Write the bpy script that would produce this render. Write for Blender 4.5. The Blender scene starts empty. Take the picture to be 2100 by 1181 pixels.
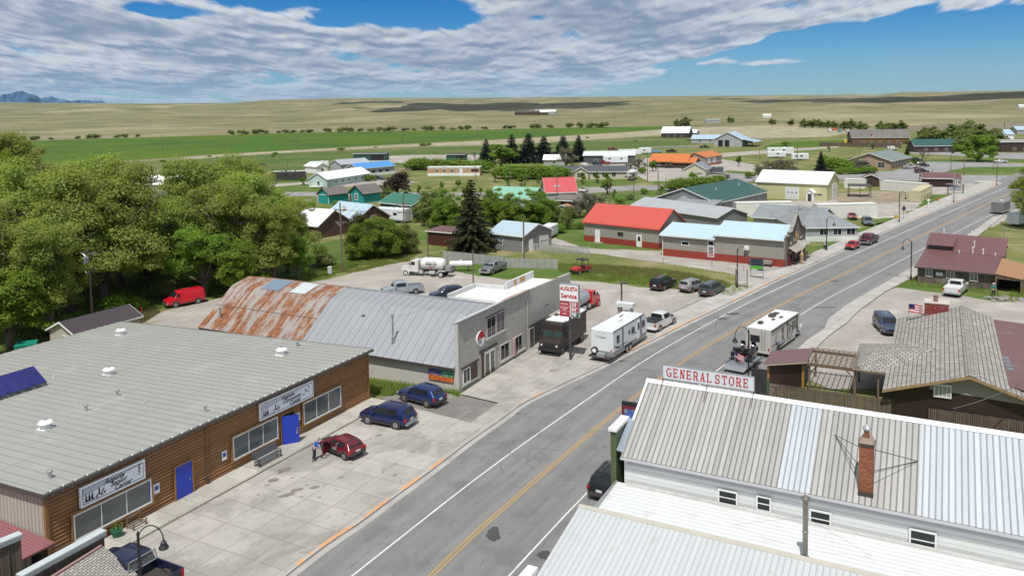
import bpy, bmesh, math, random
from mathutils import Vector, Matrix, noise
random.seed(7)
C = bpy.context.scene.collection
S = bpy.context.scene
R = math.radians
# ---------------------------------------------------------------- camera
CH = 26.0; FPX = 1654.0; PPX, PPY = 1050.0, 341.0
PIT = math.atan(125/1654.); ROL = 0.018
R0 = Vector((1,0,0)); FW = Vector((0,math.cos(PIT),-math.sin(PIT))); U0 = Vector((0,math.sin(PIT),math.cos(PIT)))
CR = R0*math.cos(ROL)-U0*math.sin(ROL); CU = U0*math.cos(ROL)+R0*math.sin(ROL)
cam = bpy.data.cameras.new('camera'); camo = bpy.data.objects.new('camera', cam); C.objects.link(camo)
M = Matrix((CR, CU, -FW)).transposed().to_4x4(); M.translation = (0,0,CH); camo.matrix_world = M
cam.sensor_width = 36; cam.lens = 36*FPX/2100; cam.shift_y = -(590.5-PPY)/2100; cam.clip_start = .5; cam.clip_end = 90000
S.camera = camo
S.render.resolution_x = 1024; S.render.resolution_y = 575
# ---------------------------------------------------------------- light
SUN_EL, SUN_AZ = 62.0, 194.0            # azimuth clockwise from +Y
S.view_settings.view_transform = 'Standard'; S.view_settings.look = 'None'; S.view_settings.exposure = 0.0; S.view_settings.gamma = 1.0
sd = bpy.data.lights.new('sun','SUN'); sd.energy = 4.35; sd.angle = R(.55); sd.color = (1,.97,.92)
so = bpy.data.objects.new('sun', sd); C.objects.link(so)
sv = Vector((math.sin(R(SUN_AZ))*math.cos(R(SUN_EL)), math.cos(R(SUN_AZ))*math.cos(R(SUN_EL)), math.sin(R(SUN_EL))))
so.rotation_euler = sv.to_track_quat('Z','Y').to_euler()
W = bpy.data.worlds.new('World'); S.world = W; W.use_nodes = True
class NT:
    "tiny helper round a node tree"
    def __init__(s, nt): s.nt = nt; s.L = nt.links
    def n(s, t, **k):
        o = s.nt.nodes.new(t)
        for a,b in k.items(): setattr(o,a,b)
        return o
    def put(s, sock, v):
        if v is None: return
        if hasattr(v,'is_output') : s.L.new(v, sock)
        elif isinstance(v,(tuple,list)) and len(v)==3 and sock.type=='RGBA': sock.default_value = (*v,1)
        else: sock.default_value = v
    def m(s, op, a, b=None, c=None, clamp=False):
        o = s.n('ShaderNodeMath', operation=op, use_clamp=clamp)
        s.put(o.inputs[0],a); s.put(o.inputs[1],b); s.put(o.inputs[2],c); return o.outputs[0]
    def mix(s, f, a, b, mode='MIX'):
        o = s.n('ShaderNodeMix', data_type='RGBA', blend_type=mode); s.put(o.inputs[0],f); s.put(o.inputs[6],a); s.put(o.inputs[7],b); return o.outputs[2]
    def noise(s, vec, sc, det=4, ro=.55, dist=0):
        o = s.n('ShaderNodeTexNoise'); s.put(o.inputs['Vector'],vec); o.inputs['Scale'].default_value=sc
        o.inputs['Detail'].default_value=det; o.inputs['Roughness'].default_value=ro; o.inputs['Distortion'].default_value=dist; return o.outputs[0]
    def ramp(s, f, lo, hi):
        o = s.n('ShaderNodeMapRange', interpolation_type='SMOOTHSTEP'); s.put(o.inputs[0],f); s.put(o.inputs[1],lo); s.put(o.inputs[2],hi); return o.outputs[0]
    def sep(s, v):
        o = s.n('ShaderNodeSeparateXYZ'); s.put(o.inputs[0],v); return o.outputs
    def comb(s, x=0,y=0,z=0):
        o = s.n('ShaderNodeCombineXYZ'); s.put(o.inputs[0],x); s.put(o.inputs[1],y); s.put(o.inputs[2],z); return o.outputs[0]
def build_world():
    W.node_tree.nodes.clear(); t = NT(W.node_tree)
    out = t.n('ShaderNodeOutputWorld'); bg = t.n('ShaderNodeBackground'); bg.inputs[1].default_value = .085
    sky = t.n('ShaderNodeTexSky', sky_type='NISHITA', sun_disc=False, sun_elevation=R(SUN_EL), sun_rotation=R(SUN_AZ), air_density=1.0, dust_density=.15, ozone_density=2.2, altitude=1200)
    g = t.n('ShaderNodeTexCoord').outputs['Generated']
    x,y,z = t.sep(g)
    zp = t.m('MAXIMUM', z, 0.0); az = t.m('DIVIDE', x, t.m('MAXIMUM', y, .05))
    U = t.m('DIVIDE', az, t.m('ADD', zp, .12)); V = t.m('MULTIPLY', t.m('LOGARITHM', t.m('ADD', zp, .03), math.e), 1.5)
    def dn(off):
        P = t.comb(U, t.m('ADD', V, off), 0); a = t.noise(P, 1.6, 3, .5); b = t.noise(P, 4.0, 9, .55, .35)
        return t.m('ADD', t.m('MULTIPLY', a, .90), t.m('MULTIPLY', b, .50))
    dens = dn(0); above = dn(.055)
    def gauss(a0,e0,sa,se,_=0):
        da = t.m('DIVIDE', t.m('SUBTRACT', az, a0), sa); de = t.m('DIVIDE', t.m('SUBTRACT', z, e0), se)
        return t.m('EXPONENT', t.m('MULTIPLY', t.m('ADD', t.m('MULTIPLY',da,da), t.m('MULTIPLY',de,de)), -1))
    # lower edge of the cloud deck: on the horizon at the left, climbing to the right
    elb = t.m('MULTIPLY', t.ramp(az, -.05, .5), .088)
    deck = t.ramp(t.m('SUBTRACT', z, elb), -.018, .022)
    cov = t.m('MULTIPLY', t.m('SUBTRACT', deck, .52), .50)
    for (a0,e0,sa,se,w) in ((-.19,.105,.085,.016,-.26),(-.40,.112,.09,.009,-.22),(-.10,.12,.06,.03,-.2),(-.27,.14,.05,.01,-.1),(.02,.03,.09,.006,-.14),(.12,.036,.07,.012,.26),(-.30,.128,.10,.010,-.34),(-.05,.108,.05,.012,-.2),(-.2,.085,.12,.010,.10),(.30,.045,.07,.005,.30),(.45,.05,.08,.004,.28),(.62,.055,.05,.004,.28),(.05,.015,.1,.006,.16),(-.12,.012,.10,.007,-.16),(.2,.1,.2,.03,.1),(-.5,.09,.16,.03,.12)):
        cov = t.m('ADD', cov, t.m('MULTIPLY', gauss(a0,e0,sa,se), w))
    d2 = t.m('ADD', dens, cov)
    mask = t.ramp(d2, .745, .85)
    rel = t.m('SUBTRACT', dens, above)
    lit = t.m('ADD', t.m('MULTIPLY', rel, 4.8), t.m('ADD', .62, t.m('MULTIPLY', t.m('SUBTRACT', d2, .87), -1.5)), None, True)
    dk = t.mix(t.ramp(lit, .0, 1.0), (2.9,3.7,5.0), (8.8,9.1,9.5))
    hz = t.ramp(z, .0, .05)
    rim = t.mix(t.m('ADD',.45,t.m('MULTIPLY',hz,.55)), (4.6,6.1,7.9), dk)
    drk = t.m('ADD', gauss(.10,.095,.16,.022,1), t.m('ADD', gauss(-.52,.095,.12,.018,1), gauss(-.2,.055,.16,.012,1)))
    rim = t.mix(t.m('MULTIPLY', drk, .48), rim, (2.9,3.5,4.6))
    tint = t.mix(1.0, sky.outputs[0], (.50,.78,.98), 'MULTIPLY')
    tint = t.mix(t.ramp(z,.0,.13), tint, t.mix(1.0, tint, (.16,.66,.98), 'MULTIPLY'))
    col = t.mix(t.m('MULTIPLY', mask, .94), tint, rim)
    t.L.new(col, bg.inputs[0]); t.L.new(bg.outputs[0], out.inputs[0])
build_world()
# ---------------------------------------------------------------- pixel of the photograph -> place on the ground
def ray(px,py): return FW + CR*((px-PPX)/FPX) + CU*((PPY-py)/FPX)
def G(px,py,z=0.0):
    r = ray(px,py); k = (z-CH)/r.z; return Vector((r.x*k, r.y*k, z))
def hz(g,py):
    lo,hi = -5.,80.
    for _ in range(40):
        m = (lo+hi)/2; p = Vector((g[0],g[1],m-CH)); y = PPY-FPX*p.dot(CU)/p.dot(FW)
        if y > py: lo = m
        else: hi = m
    return lo
def solve_up(o, dirv, px):
    "t, z so that o+dirv*t at height z lies on the pixel"
    r = ray(*px); # (o.x+d.x t) = r.x k ; (o.y+d.y t) = r.y k
    det = -dirv.x*r.y + dirv.y*r.x
    k = (o.y*dirv.x*-1 + o.x*dirv.y)/det if abs(det)>1e-9 else 0
    t = ((r.x*k-o.x)*dirv.x + (r.y*k-o.y)*dirv.y)
    return t, CH + r.z*k
# ---------------------------------------------------------------- tags
def tag(o, label=None, cat=None, group=None, kind=None):
    if label: o['label'] = label
    if cat: o['category'] = cat
    if group: o['group'] = group
    if kind: o['kind'] = kind
    return o
def empty(name, loc=(0,0,0), rz=0, label=None, cat=None, group=None):
    o = bpy.data.objects.new(name, None); C.objects.link(o); o.location = loc; o.rotation_euler = (0,0,rz); o.empty_display_size=.2
    return tag(o, label, cat, group)
CHILD = {}
def link(o, parent=None):
    C.objects.link(o)
    if parent is not None: o.parent = parent; CHILD.setdefault(parent.name,[]).append(o)
    return o
def copy_tree(o, parent=None, loc=None, rz=None, sc=None, label=None, group=None):
    c = o.copy(); link(c, parent)
    for ch in CHILD.get(o.name,[]): copy_tree(ch, c)
    if loc is not None: c.location = loc
    if rz is not None: c.rotation_euler = (0,0,rz)
    if sc is not None: c.scale = sc if hasattr(sc,'__len__') else (sc,sc,sc)
    if label: c['label'] = label
    if group: c['group'] = group
    return c
# ---------------------------------------------------------------- mesh builder
class MB:
    def __init__(s): s.v=[]; s.f=[]; s.m=[]; s.mi=0
    def poly(s, pts):
        b=len(s.v); s.v += [tuple(p) for p in pts]; s.f.append(tuple(range(b,b+len(pts)))); s.m.append(s.mi); return s
    def box(s, x0,x1,y0,y1,z0,z1):
        b=len(s.v); s.v += [(x,y,z) for z in (z0,z1) for y in (y0,y1) for x in (x0,x1)]
        for f in ((0,2,3,1),(4,5,7,6),(0,1,5,4),(1,3,7,5),(3,2,6,7),(2,0,4,6)): s.f.append(tuple(b+i for i in f)); s.m.append(s.mi)
        return s
    def cb(s, c, sz): return s.box(c[0]-sz[0]/2,c[0]+sz[0]/2,c[1]-sz[1]/2,c[1]+sz[1]/2,c[2]-sz[2]/2,c[2]+sz[2]/2)
    def extr(s, pts, d):
        "closed polygon pts (3d) extruded by vector d"
        n=len(pts); b=len(s.v); s.v += [tuple(p) for p in pts]+[(p[0]+d[0],p[1]+d[1],p[2]+d[2]) for p in pts]
        s.f.append(tuple(b+i for i in reversed(range(n)))); s.m.append(s.mi); s.f.append(tuple(b+n+i for i in range(n))); s.m.append(s.mi)
        for i in range(n): j=(i+1)%n; s.f.append((b+i,b+j,b+n+j,b+n+i)); s.m.append(s.mi)
        return s
    def tube(s, p0, p1, r0, r1=None, n=8, cap=True):
        p0=Vector(p0); p1=Vector(p1); r1=r0 if r1 is None else r1
        d=(p1-p0); 
        if d.length<1e-6: return s
        q=d.to_track_quat('Z','Y').to_matrix(); b=len(s.v)
        for p,r in ((p0,r0),(p1,r1)):
            for i in range(n):
                a=2*math.pi*i/n; s.v.append(tuple(p+q@Vector((r*math.cos(a),r*math.sin(a),0))))
        for i in range(n): j=(i+1)%n; s.f.append((b+i,b+j,b+n+j,b+n+i)); s.m.append(s.mi)
        if cap: s.f.append(tuple(b+i for i in reversed(range(n)))); s.m.append(s.mi); s.f.append(tuple(b+n+i for i in range(n))); s.m.append(s.mi)
        return s
    def path(s, pts, r, n=6):
        for i in range(len(pts)-1): s.tube(pts[i],pts[i+1],r if not hasattr(r,'__len__') else r[i], r if not hasattr(r,'__len__') else r[i+1],n)
        return s
    def lathe(s, prof, n=16, c=(0,0,0)):
        b=len(s.v)
        for (r,z) in prof:
            for i in range(n):
                a=2*math.pi*i/n; s.v.append((c[0]+r*math.cos(a),c[1]+r*math.sin(a),c[2]+z))
        for k in range(len(prof)-1):
            for i in range(n):
                j=(i+1)%n; s.f.append((b+k*n+i,b+k*n+j,b+(k+1)*n+j,b+(k+1)*n+i)); s.m.append(s.mi)
        s.f.append(tuple(b+(len(prof)-1)*n+i for i in range(n))); s.m.append(s.mi)
        s.f.append(tuple(b+i for i in reversed(range(n)))); s.m.append(s.mi)
        return s
    def build(s, name, mat, parent=None, smooth=False, loc=None, rz=None, bevel=0):
        me = bpy.data.meshes.new(name); me.from_pydata(s.v,[],s.f)
        for m in (mat if isinstance(mat,(list,tuple)) else [mat]): me.materials.append(m)
        if isinstance(mat,(list,tuple)): me.polygons.foreach_set('material_index', s.m)
        if smooth: me.polygons.foreach_set('use_smooth',[True]*len(me.polygons))
        me.update(); o = bpy.data.objects.new(name, me); link(o,parent)
        if loc is not None: o.location = loc
        if rz is not None: o.rotation_euler=(0,0,rz)
        if bevel:
            md=o.modifiers.new('bevel','BEVEL'); md.width=bevel; md.segments=2; md.limit_method='ANGLE'
        return o
# ---------------------------------------------------------------- materials
MATS = {}
def pm(key, col, rough=.7, var=.12, sc=1.5, bump=0, bsc=None, metal=0, pat=None, spec=None, dirt=None):
    """procedural material. pat = (kind, coord, size, depth, darken): ribs or lap lines along a local coordinate
       coord: x, y, z, s (= x+y); brick: pat = ('brick', coord, w, h, mortar colour, bumpdepth)"""
    if key in MATS: return MATS[key]
    m = bpy.data.materials.new(key); m.use_nodes=True; nt=m.node_tree; nt.nodes.clear(); t=NT(nt)
    out=t.n('ShaderNodeOutputMaterial'); b=t.n('ShaderNodeBsdfPrincipled'); t.L.new(b.outputs[0],out.inputs[0])
    b.inputs['Roughness'].default_value=rough; b.inputs['Metallic'].default_value=metal
    if spec is not None: b.inputs['Specular IOR Level'].default_value=spec
    oc=t.n('ShaderNodeTexCoord').outputs['Object']
    n1=t.noise(oc,sc,5,.6); n2=t.noise(oc,sc*.13,3,.5)
    f=t.m('ADD',t.m('MULTIPLY',t.m('SUBTRACT',n1,.5),var*2.2),t.m('MULTIPLY',t.m('SUBTRACT',n2,.5),var*2.2))
    val=t.m('ADD',1.0,f)
    height=None
    if pat:
        X,Y,Z=t.sep(oc); cd={'x':X,'y':Y,'z':Z}
        def co(k): return t.m('ADD',X,Y) if k=='s' else cd[k]
        if pat[0] in ('rib','lap','groove'):
            u=t.m('DIVIDE',co(pat[1]),pat[2]); fr=t.m('FRACT',u); cell=t.m('FLOOR',u)
            if pat[0]=='rib': h=t.ramp(t.m('ABSOLUTE',t.m('SUBTRACT',fr,.5)),.5-.14,.5-.06); line=t.m('MULTIPLY',h,pat[4])
            elif pat[0]=='lap': h=fr; line=t.m('MULTIPLY',t.ramp(fr,.14,.0),pat[4])
            else: h=t.m('SUBTRACT',1,t.ramp(t.m('ABSOLUTE',t.m('SUBTRACT',fr,.5)),.44,.49)); line=t.m('MULTIPLY',t.m('SUBTRACT',1,h),pat[4])
            wn=t.n('ShaderNodeTexWhiteNoise',noise_dimensions='1D'); t.L.new(cell,wn.inputs['W'])
            val=t.m('MULTIPLY',val,t.m('ADD',1-.5*(pat[5] if len(pat)>5 else .08),t.m('MULTIPLY',wn.outputs[0],pat[5] if len(pat)>5 else .08)))
            val=t.m('MULTIPLY',val,t.m('SUBTRACT',1,line)); height=t.m('MULTIPLY',h,pat[3])
        elif pat[0]=='brick':
            br=t.n('ShaderNodeTexBrick'); a,c2=pat[1][0],pat[1][1]
            t.L.new(t.comb(co(a),co(c2),0),br.inputs['Vector']); br.inputs['Scale'].default_value=1; br.inputs['Brick Width'].default_value=pat[2]; br.inputs['Row Height'].default_value=pat[3]
            br.inputs['Mortar Size'].default_value=pat[6] if len(pat)>6 else min(pat[2],pat[3])*.06; br.inputs['Color1'].default_value=(1,1,1,1); br.inputs['Color2'].default_value=(pat[7] if len(pat)>7 else .75,)*3+(1,); br.inputs['Mortar'].default_value=(*pat[4],1)
            brc=br.outputs[0]; height=t.m('MULTIPLY',t.m('SUBTRACT',1,br.outputs[1]),pat[5])
    base=t.n('ShaderNodeRGB'); base.outputs[0].default_value=(*col,1)
    vm=t.n('ShaderNodeVectorMath',operation='SCALE'); t.L.new(base.outputs[0],vm.inputs[0]); t.L.new(val,vm.inputs['Scale']); c=vm.outputs[0]
    if pat and pat[0]=='brick': c=t.mix(1.0,c,brc,'MULTIPLY')
    if dirt:
        dn=t.noise(oc,dirt[2],6,.65); c=t.mix(t.m('MULTIPLY',t.ramp(dn,dirt[3],dirt[3]+.12),dirt[1]),c,dirt[0])
    t.L.new(c,b.inputs['Base Color'])
    if bump or height is not None:
        bp=t.n('ShaderNodeBump'); bp.inputs['Strength'].default_value=1; bp.inputs['Distance'].default_value=1
        hh=t.m('MULTIPLY',t.noise(oc,bsc or sc*4,4,.6),bump)
        if height is not None: hh=t.m('ADD',hh,height)
        t.L.new(hh,bp.inputs['Height']); t.L.new(bp.outputs[0],b.inputs['Normal'])
    MATS[key]=m; return m
def glass(key='window glass', col=(.018,.022,.025), rough=.06):
    if key in MATS: return MATS[key]
    m=pm(key,col,rough,.25,.7); m.node_tree.nodes['Principled BSDF'].inputs['Specular IOR Level'].default_value=.45; return m
def paint(key,col,rough=.28,metal=0):
    if key in MATS: return MATS[key]
    m=pm(key,col,rough,.04,2,metal=metal); b=m.node_tree.nodes['Principled BSDF']; b.inputs['Coat Weight'].default_value=.6; b.inputs['Coat Roughness'].default_value=.08; return m
RIB=lambda k,c,ax='x',s=.3,d=.025,dk=.3,var=.08,rough=.45,metal=0,cell=.06: pm(k,c,rough,var,.9,pat=('rib',ax,s,d,dk,cell),metal=metal)
LAP=lambda k,c,s=.2,ax='z',dk=.35: pm(k,c,.7,.1,1.2,pat=('lap',ax,s,.02,dk,.06))
WHITE=pm('white paint',(.74,.74,.72),.5,.08,2); BLACKM=pm('black metal',(.02,.02,.022),.45,.15,3); GREYM=pm('galvanised steel',(.42,.43,.44),.4,.15,2,metal=.6)
DARKT=pm('dark trim',(.055,.045,.04),.6,.15,2); RUBBER=pm('tyre rubber',(.025,.025,.025),.85,.2,6); CHROME=pm('bright rim',(.5,.5,.51),.3,.1,5,metal=.8); WOODP=pm('weathered pole wood',(.16,.12,.095),.9,.25,1.5,bump=.01)
GLASS=glass(); PLATE=pm('number plate',(.6,.6,.6),.5,.1,20); REDL=pm('tail light red',(.4,.01,.01),.2,.05,5); LAMPW=pm('headlamp lens',(.6,.62,.64),.1,.05,8)
# ================================================================ ground
def gm(key, cols, scs, rough=.95, bump=.02, bsc=3., speck=None, far=None):
    "ground: three colours blended by noise at two scales, plus fine specks"
    m=bpy.data.materials.new(key); m.use_nodes=True; nt=m.node_tree; nt.nodes.clear(); t=NT(nt)
    out=t.n('ShaderNodeOutputMaterial'); b=t.n('ShaderNodeBsdfPrincipled'); t.L.new(b.outputs[0],out.inputs[0]); b.inputs['Roughness'].default_value=rough; b.inputs['Specular IOR Level'].default_value=.2
    oc=t.n('ShaderNodeTexCoord').outputs['Object']
    c=t.mix(t.ramp(t.noise(oc,scs[0],6,.62),.36,.64),cols[0],cols[1])
    c=t.mix(t.ramp(t.noise(oc,scs[1],5,.6,.4),.48,.7),c,cols[2])
    fine=t.noise(oc,scs[2],3,.7)
    v=t.n('ShaderNodeVectorMath',operation='SCALE'); t.L.new(c,v.inputs[0]); t.L.new(t.m('ADD',.55,t.m('MULTIPLY',fine,.9)),v.inputs['Scale']); c=v.outputs[0]
    if speck: c=t.mix(t.m('MULTIPLY',t.ramp(t.noise(oc,speck[1],2,.5),speck[2],speck[2]+.05),.8),c,speck[0])
    t.L.new(c,b.inputs['Base Color'])
    bp=t.n('ShaderNodeBump'); bp.inputs['Distance'].default_value=1; t.L.new(t.m('MULTIPLY',t.noise(oc,bsc,4,.6),bump),bp.inputs['Height']); t.L.new(bp.outputs[0],b.inputs['Normal'])
    MATS[key]=m; return m
M_PRAIRIE=gm('dry prairie grass',[(.215,.19,.10),(.14,.14,.068),(.30,.265,.165)],(.010,.0032,.2),bump=.3,bsc=.1)
M_YARD=gm('patchy yard grass',[(.16,.165,.05),(.10,.135,.03),(.26,.22,.115)],(.05,.11,2.2),speck=((.3,.27,.17),1.1,.66))
M_LAWN=gm('green lawn',[(.06,.125,.018),(.095,.145,.028),(.15,.155,.05)],(.12,.3,3.5),bump=.06,bsc=5)
M_PAST=gm('green pasture',[(.065,.115,.02),(.10,.13,.035),(.17,.165,.07)],(.02,.01,.7),bump=.05)
M_CROP=gm('green crop field',[(.05,.115,.008),(.082,.135,.008),(.035,.09,.018)],(.008,.02,.4),bump=.05,bsc=1)
M_GRAVEL=gm('pale gravel',[(.365,.33,.29),(.30,.275,.245),(.42,.39,.35)],(.12,.25,5),bump=.015,bsc=9,speck=((.2,.17,.15),2.5,.68))
M_DIRT=gm('bare dirt',[(.30,.24,.18),(.22,.18,.13),(.36,.31,.23)],(.1,.3,3),bump=.05)
M_SIDE=gm('side street paving',[(.27,.265,.26),(.23,.225,.22),(.31,.30,.29)],(.06,.2,2),bump=.005)
M_OLDASPH=gm('worn brown asphalt',[(.215,.20,.185),(.18,.165,.15),(.25,.235,.215)],(.2,.6,6),bump=.006,bsc=20)
M_SAGE=gm('pale stony grass',[(.33,.29,.19),(.24,.22,.14),(.44,.40,.31)],(.05,.1,.8),bump=.15,bsc=.5)
M_STUB=gm('ploughed stubble',[(.36,.25,.14),(.42,.31,.18),(.30,.22,.13)],(.01,.02,.4),bump=.03)
def asphalt():
    m=bpy.data.materials.new('road asphalt'); m.use_nodes=True; nt=m.node_tree; nt.nodes.clear(); t=NT(nt)
    out=t.n('ShaderNodeOutputMaterial'); b=t.n('ShaderNodeBsdfPrincipled'); t.L.new(b.outputs[0],out.inputs[0]); b.inputs['Roughness'].default_value=.88
    oc=t.n('ShaderNodeTexCoord').outputs['Object']; uv=t.n('ShaderNodeUVMap').outputs[0]; U,V,_=t.sep(uv)   # V metres across, U metres along
    c=t.mix(t.ramp(t.noise(t.comb(t.m('MULTIPLY',U,.03),t.m('MULTIPLY',V,.55),0),1.6,5,.6),.35,.65),(.175,.173,.168),(.215,.21,.203))
    c=t.mix(t.m('MULTIPLY',t.ramp(t.noise(oc,.35,6,.65),.47,.68),.6),c,(.125,.12,.116))
    # wheel tracks, paler and smoother
    for v0 in (-2.75,-1.1,1.1,2.75):
        d=t.m('ABSOLUTE',t.m('SUBTRACT',V,v0)); c=t.mix(t.m('MULTIPLY',t.ramp(d,.5,.1),.35),c,(.145,.142,.138))
    # tar seams along lanes
    for v0 in (-1.9,1.95,-4.6):
        w=t.m('ADD',v0,t.m('MULTIPLY',t.noise(t.comb(U,0,0),.25,3,.6),.5)); d=t.m('ABSOLUTE',t.m('SUBTRACT',V,t.m('SUBTRACT',w,.25)))
        c=t.mix(t.m('MULTIPLY',t.m('MULTIPLY',t.ramp(d,.06,.02),t.ramp(t.noise(oc,1.3,4,.7),.5,.6)),.55),c,(.05,.05,.05))
    vo=t.n('ShaderNodeTexVoronoi',feature='DISTANCE_TO_EDGE'); vo.inputs['Scale'].default_value=.22; wb=t.n('ShaderNodeTexNoise'); wb.inputs['Scale'].default_value=.5; wb.inputs['Detail'].default_value=6; ad=t.n('ShaderNodeVectorMath',operation='ADD'); t.L.new(oc,ad.inputs[0]); t.L.new(wb.outputs[1],ad.inputs[1]); t.L.new(ad.outputs[0],vo.inputs['Vector']); c=t.mix(t.m('MULTIPLY',t.m('MULTIPLY',t.ramp(vo.outputs[0],.010,.002),t.ramp(t.noise(oc,.11,3,.5),.5,.58)),.42),c,(.07,.068,.066))
    f=t.noise(oc,14,3,.7); v=t.n('ShaderNodeVectorMath',operation='SCALE'); t.L.new(c,v.inputs[0]); t.L.new(t.m('ADD',.75,t.m('MULTIPLY',f,.5)),v.inputs['Scale'])
    t.L.new(v.outputs[0],b.inputs['Base Color'])
    bp=t.n('ShaderNodeBump'); t.L.new(t.m('MULTIPLY',f,.004),bp.inputs['Height']); bp.inputs['Distance'].default_value=1; t.L.new(bp.outputs[0],b.inputs['Normal'])
    MATS['road asphalt']=m; return m
def concrete(key,base,joint,jc=.38,stain=.5,jx=2.3):
    m=bpy.data.materials.new(key); m.use_nodes=True; nt=m.node_tree; nt.nodes.clear(); t=NT(nt)
    out=t.n('ShaderNodeOutputMaterial'); b=t.n('ShaderNodeBsdfPrincipled'); t.L.new(b.outputs[0],out.inputs[0]); b.inputs['Roughness'].default_value=.9
    oc=t.n('ShaderNodeTexCoord').outputs['Object']; X,Y,Z=t.sep(oc)
    c=t.mix(t.ramp(t.noise(oc,.5,6,.6),.35,.65),base,tuple(x*.84 for x in base))
    c=t.mix(t.m('MULTIPLY',t.ramp(t.noise(oc,.16,7,.7,.6),.50,.62),stain),c,tuple(x*.62 for x in base))
    c=t.mix(t.m('MULTIPLY',t.ramp(t.noise(oc,.55,8,.74,1.0),.60,.68),stain*.9),c,(.10,.085,.07))
    def cell(co,s):
        u=t.m('DIVIDE',co,s); return t.m('FLOOR',u), t.m('MULTIPLY',t.m('ABSOLUTE',t.m('SUBTRACT',t.m('FRACT',t.m('ADD',u,.5)),.5)),s)
    if joint:
        a,da=cell(X,jx); b2,db=cell(Y,joint)
        wn=t.n('ShaderNodeTexWhiteNoise',noise_dimensions='2D'); t.L.new(t.comb(a,b2,0),wn.inputs['Vector'])
        sc=t.n('ShaderNodeVectorMath',operation='SCALE'); t.L.new(c,sc.inputs[0]); t.L.new(t.m('ADD',.93,t.m('MULTIPLY',wn.outputs[0],.12)),sc.inputs['Scale']); c=sc.outputs[0]
        j=t.ramp(t.m('MINIMUM',da,db),.05,.02); c=t.mix(t.m('MULTIPLY',j,jc),c,(.09,.08,.07))
    # cracks
    vo=t.n('ShaderNodeTexVoronoi',feature='DISTANCE_TO_EDGE'); vo.inputs['Scale'].default_value=.17
    wob=t.n('ShaderNodeVectorMath',operation='ADD'); t.L.new(oc,wob.inputs[0]); nn=t.n('ShaderNodeTexNoise'); nn.inputs['Scale'].default_value=.45; nn.inputs['Detail'].default_value=5; t.L.new(nn.outputs[1],wob.inputs[1]); t.L.new(wob.outputs[0],vo.inputs['Vector'])
    c=t.mix(t.m('MULTIPLY',t.m('MULTIPLY',t.ramp(vo.outputs[0],.004,.001),t.ramp(t.noise(oc,.12,2,.5),.52,.6)),.45),c,(.1,.09,.08))
    f=t.noise(oc,9,4,.7); v=t.n('ShaderNodeVectorMath',operation='SCALE'); t.L.new(c,v.inputs[0]); t.L.new(t.m('ADD',.82,t.m('MULTIPLY',f,.36)),v.inputs['Scale'])
    t.L.new(v.outputs[0],b.inputs['Base Color']); MATS[key]=m; return m
M_ASPH=asphalt(); M_CONC=concrete('apron concrete',(.40,.372,.333),2.3,.38,.75); M_WALK=concrete('sidewalk concrete',(.43,.405,.37),1.9,.3,.35,1.9); M_KERB=concrete('kerb concrete',(.40,.38,.35),0,0,.4)
LINEW=pm('worn white line paint',(.62,.62,.60),.7,.2,3,dirt=((.2,.2,.2),.7,1.2,.56)); LINEY=pm('yellow line paint',(.42,.25,.08),.7,.15,2,dirt=((.22,.19,.15),.6,1.5,.57)); KERBO=pm('worn orange kerb paint',(.60,.30,.12),.8,.2,2,dirt=((.4,.38,.34),1,.5,.47))

def smooth(pts, it=2):
    for _ in range(it):
        q=[pts[0]]
        for i in range(len(pts)-1): a,b=pts[i],pts[i+1]; q += [a*.75+b*.25, a*.25+b*.75]
        q.append(pts[-1]); pts=q
    return pts
def structure(o, kind='structure'): o['kind']=kind; return o
def sheet(name, pts, z, mat, jag=0., world=False, parent=None, kind='structure', rz=None, step=3.):
    P=[Vector((p[0],p[1],0)) if world else G(p[0],p[1]) for p in pts]
    if jag:
        q=[]
        for i in range(len(P)):
            a,b=P[i],P[(i+1)%len(P)]; n=max(1,int((b-a).length/step)); nn=Vector((-(b-a).y,(b-a).x,0)).normalized()
            for k in range(n):
                p=a.lerp(b,k/n); q.append(p+nn*(noise.noise(p*.35)*jag+noise.noise(p*1.3)*jag*.4))
        P=q
    bm=bmesh.new(); rot=Matrix.Rotation(-(rz or 0),3,'Z')
    vs=[bm.verts.new(rot@Vector((p.x,p.y,z))) for p in P]
    es=[bm.edges.new((vs[i],vs[(i+1)%len(vs)])) for i in range(len(vs))]
    bmesh.ops.triangle_fill(bm,use_beauty=True,edges=es,normal=(0,0,1))
    for f in bm.faces:
        if f.normal.z<0: f.normal_flip()
    me=bpy.data.meshes.new(name); bm.to_mesh(me); bm.free(); me.materials.append(mat)
    o=bpy.data.objects.new(name,me); link(o,parent); o.rotation_euler=(0,0,rz or 0)
    if parent is None: o['kind']=kind
    return o
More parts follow.
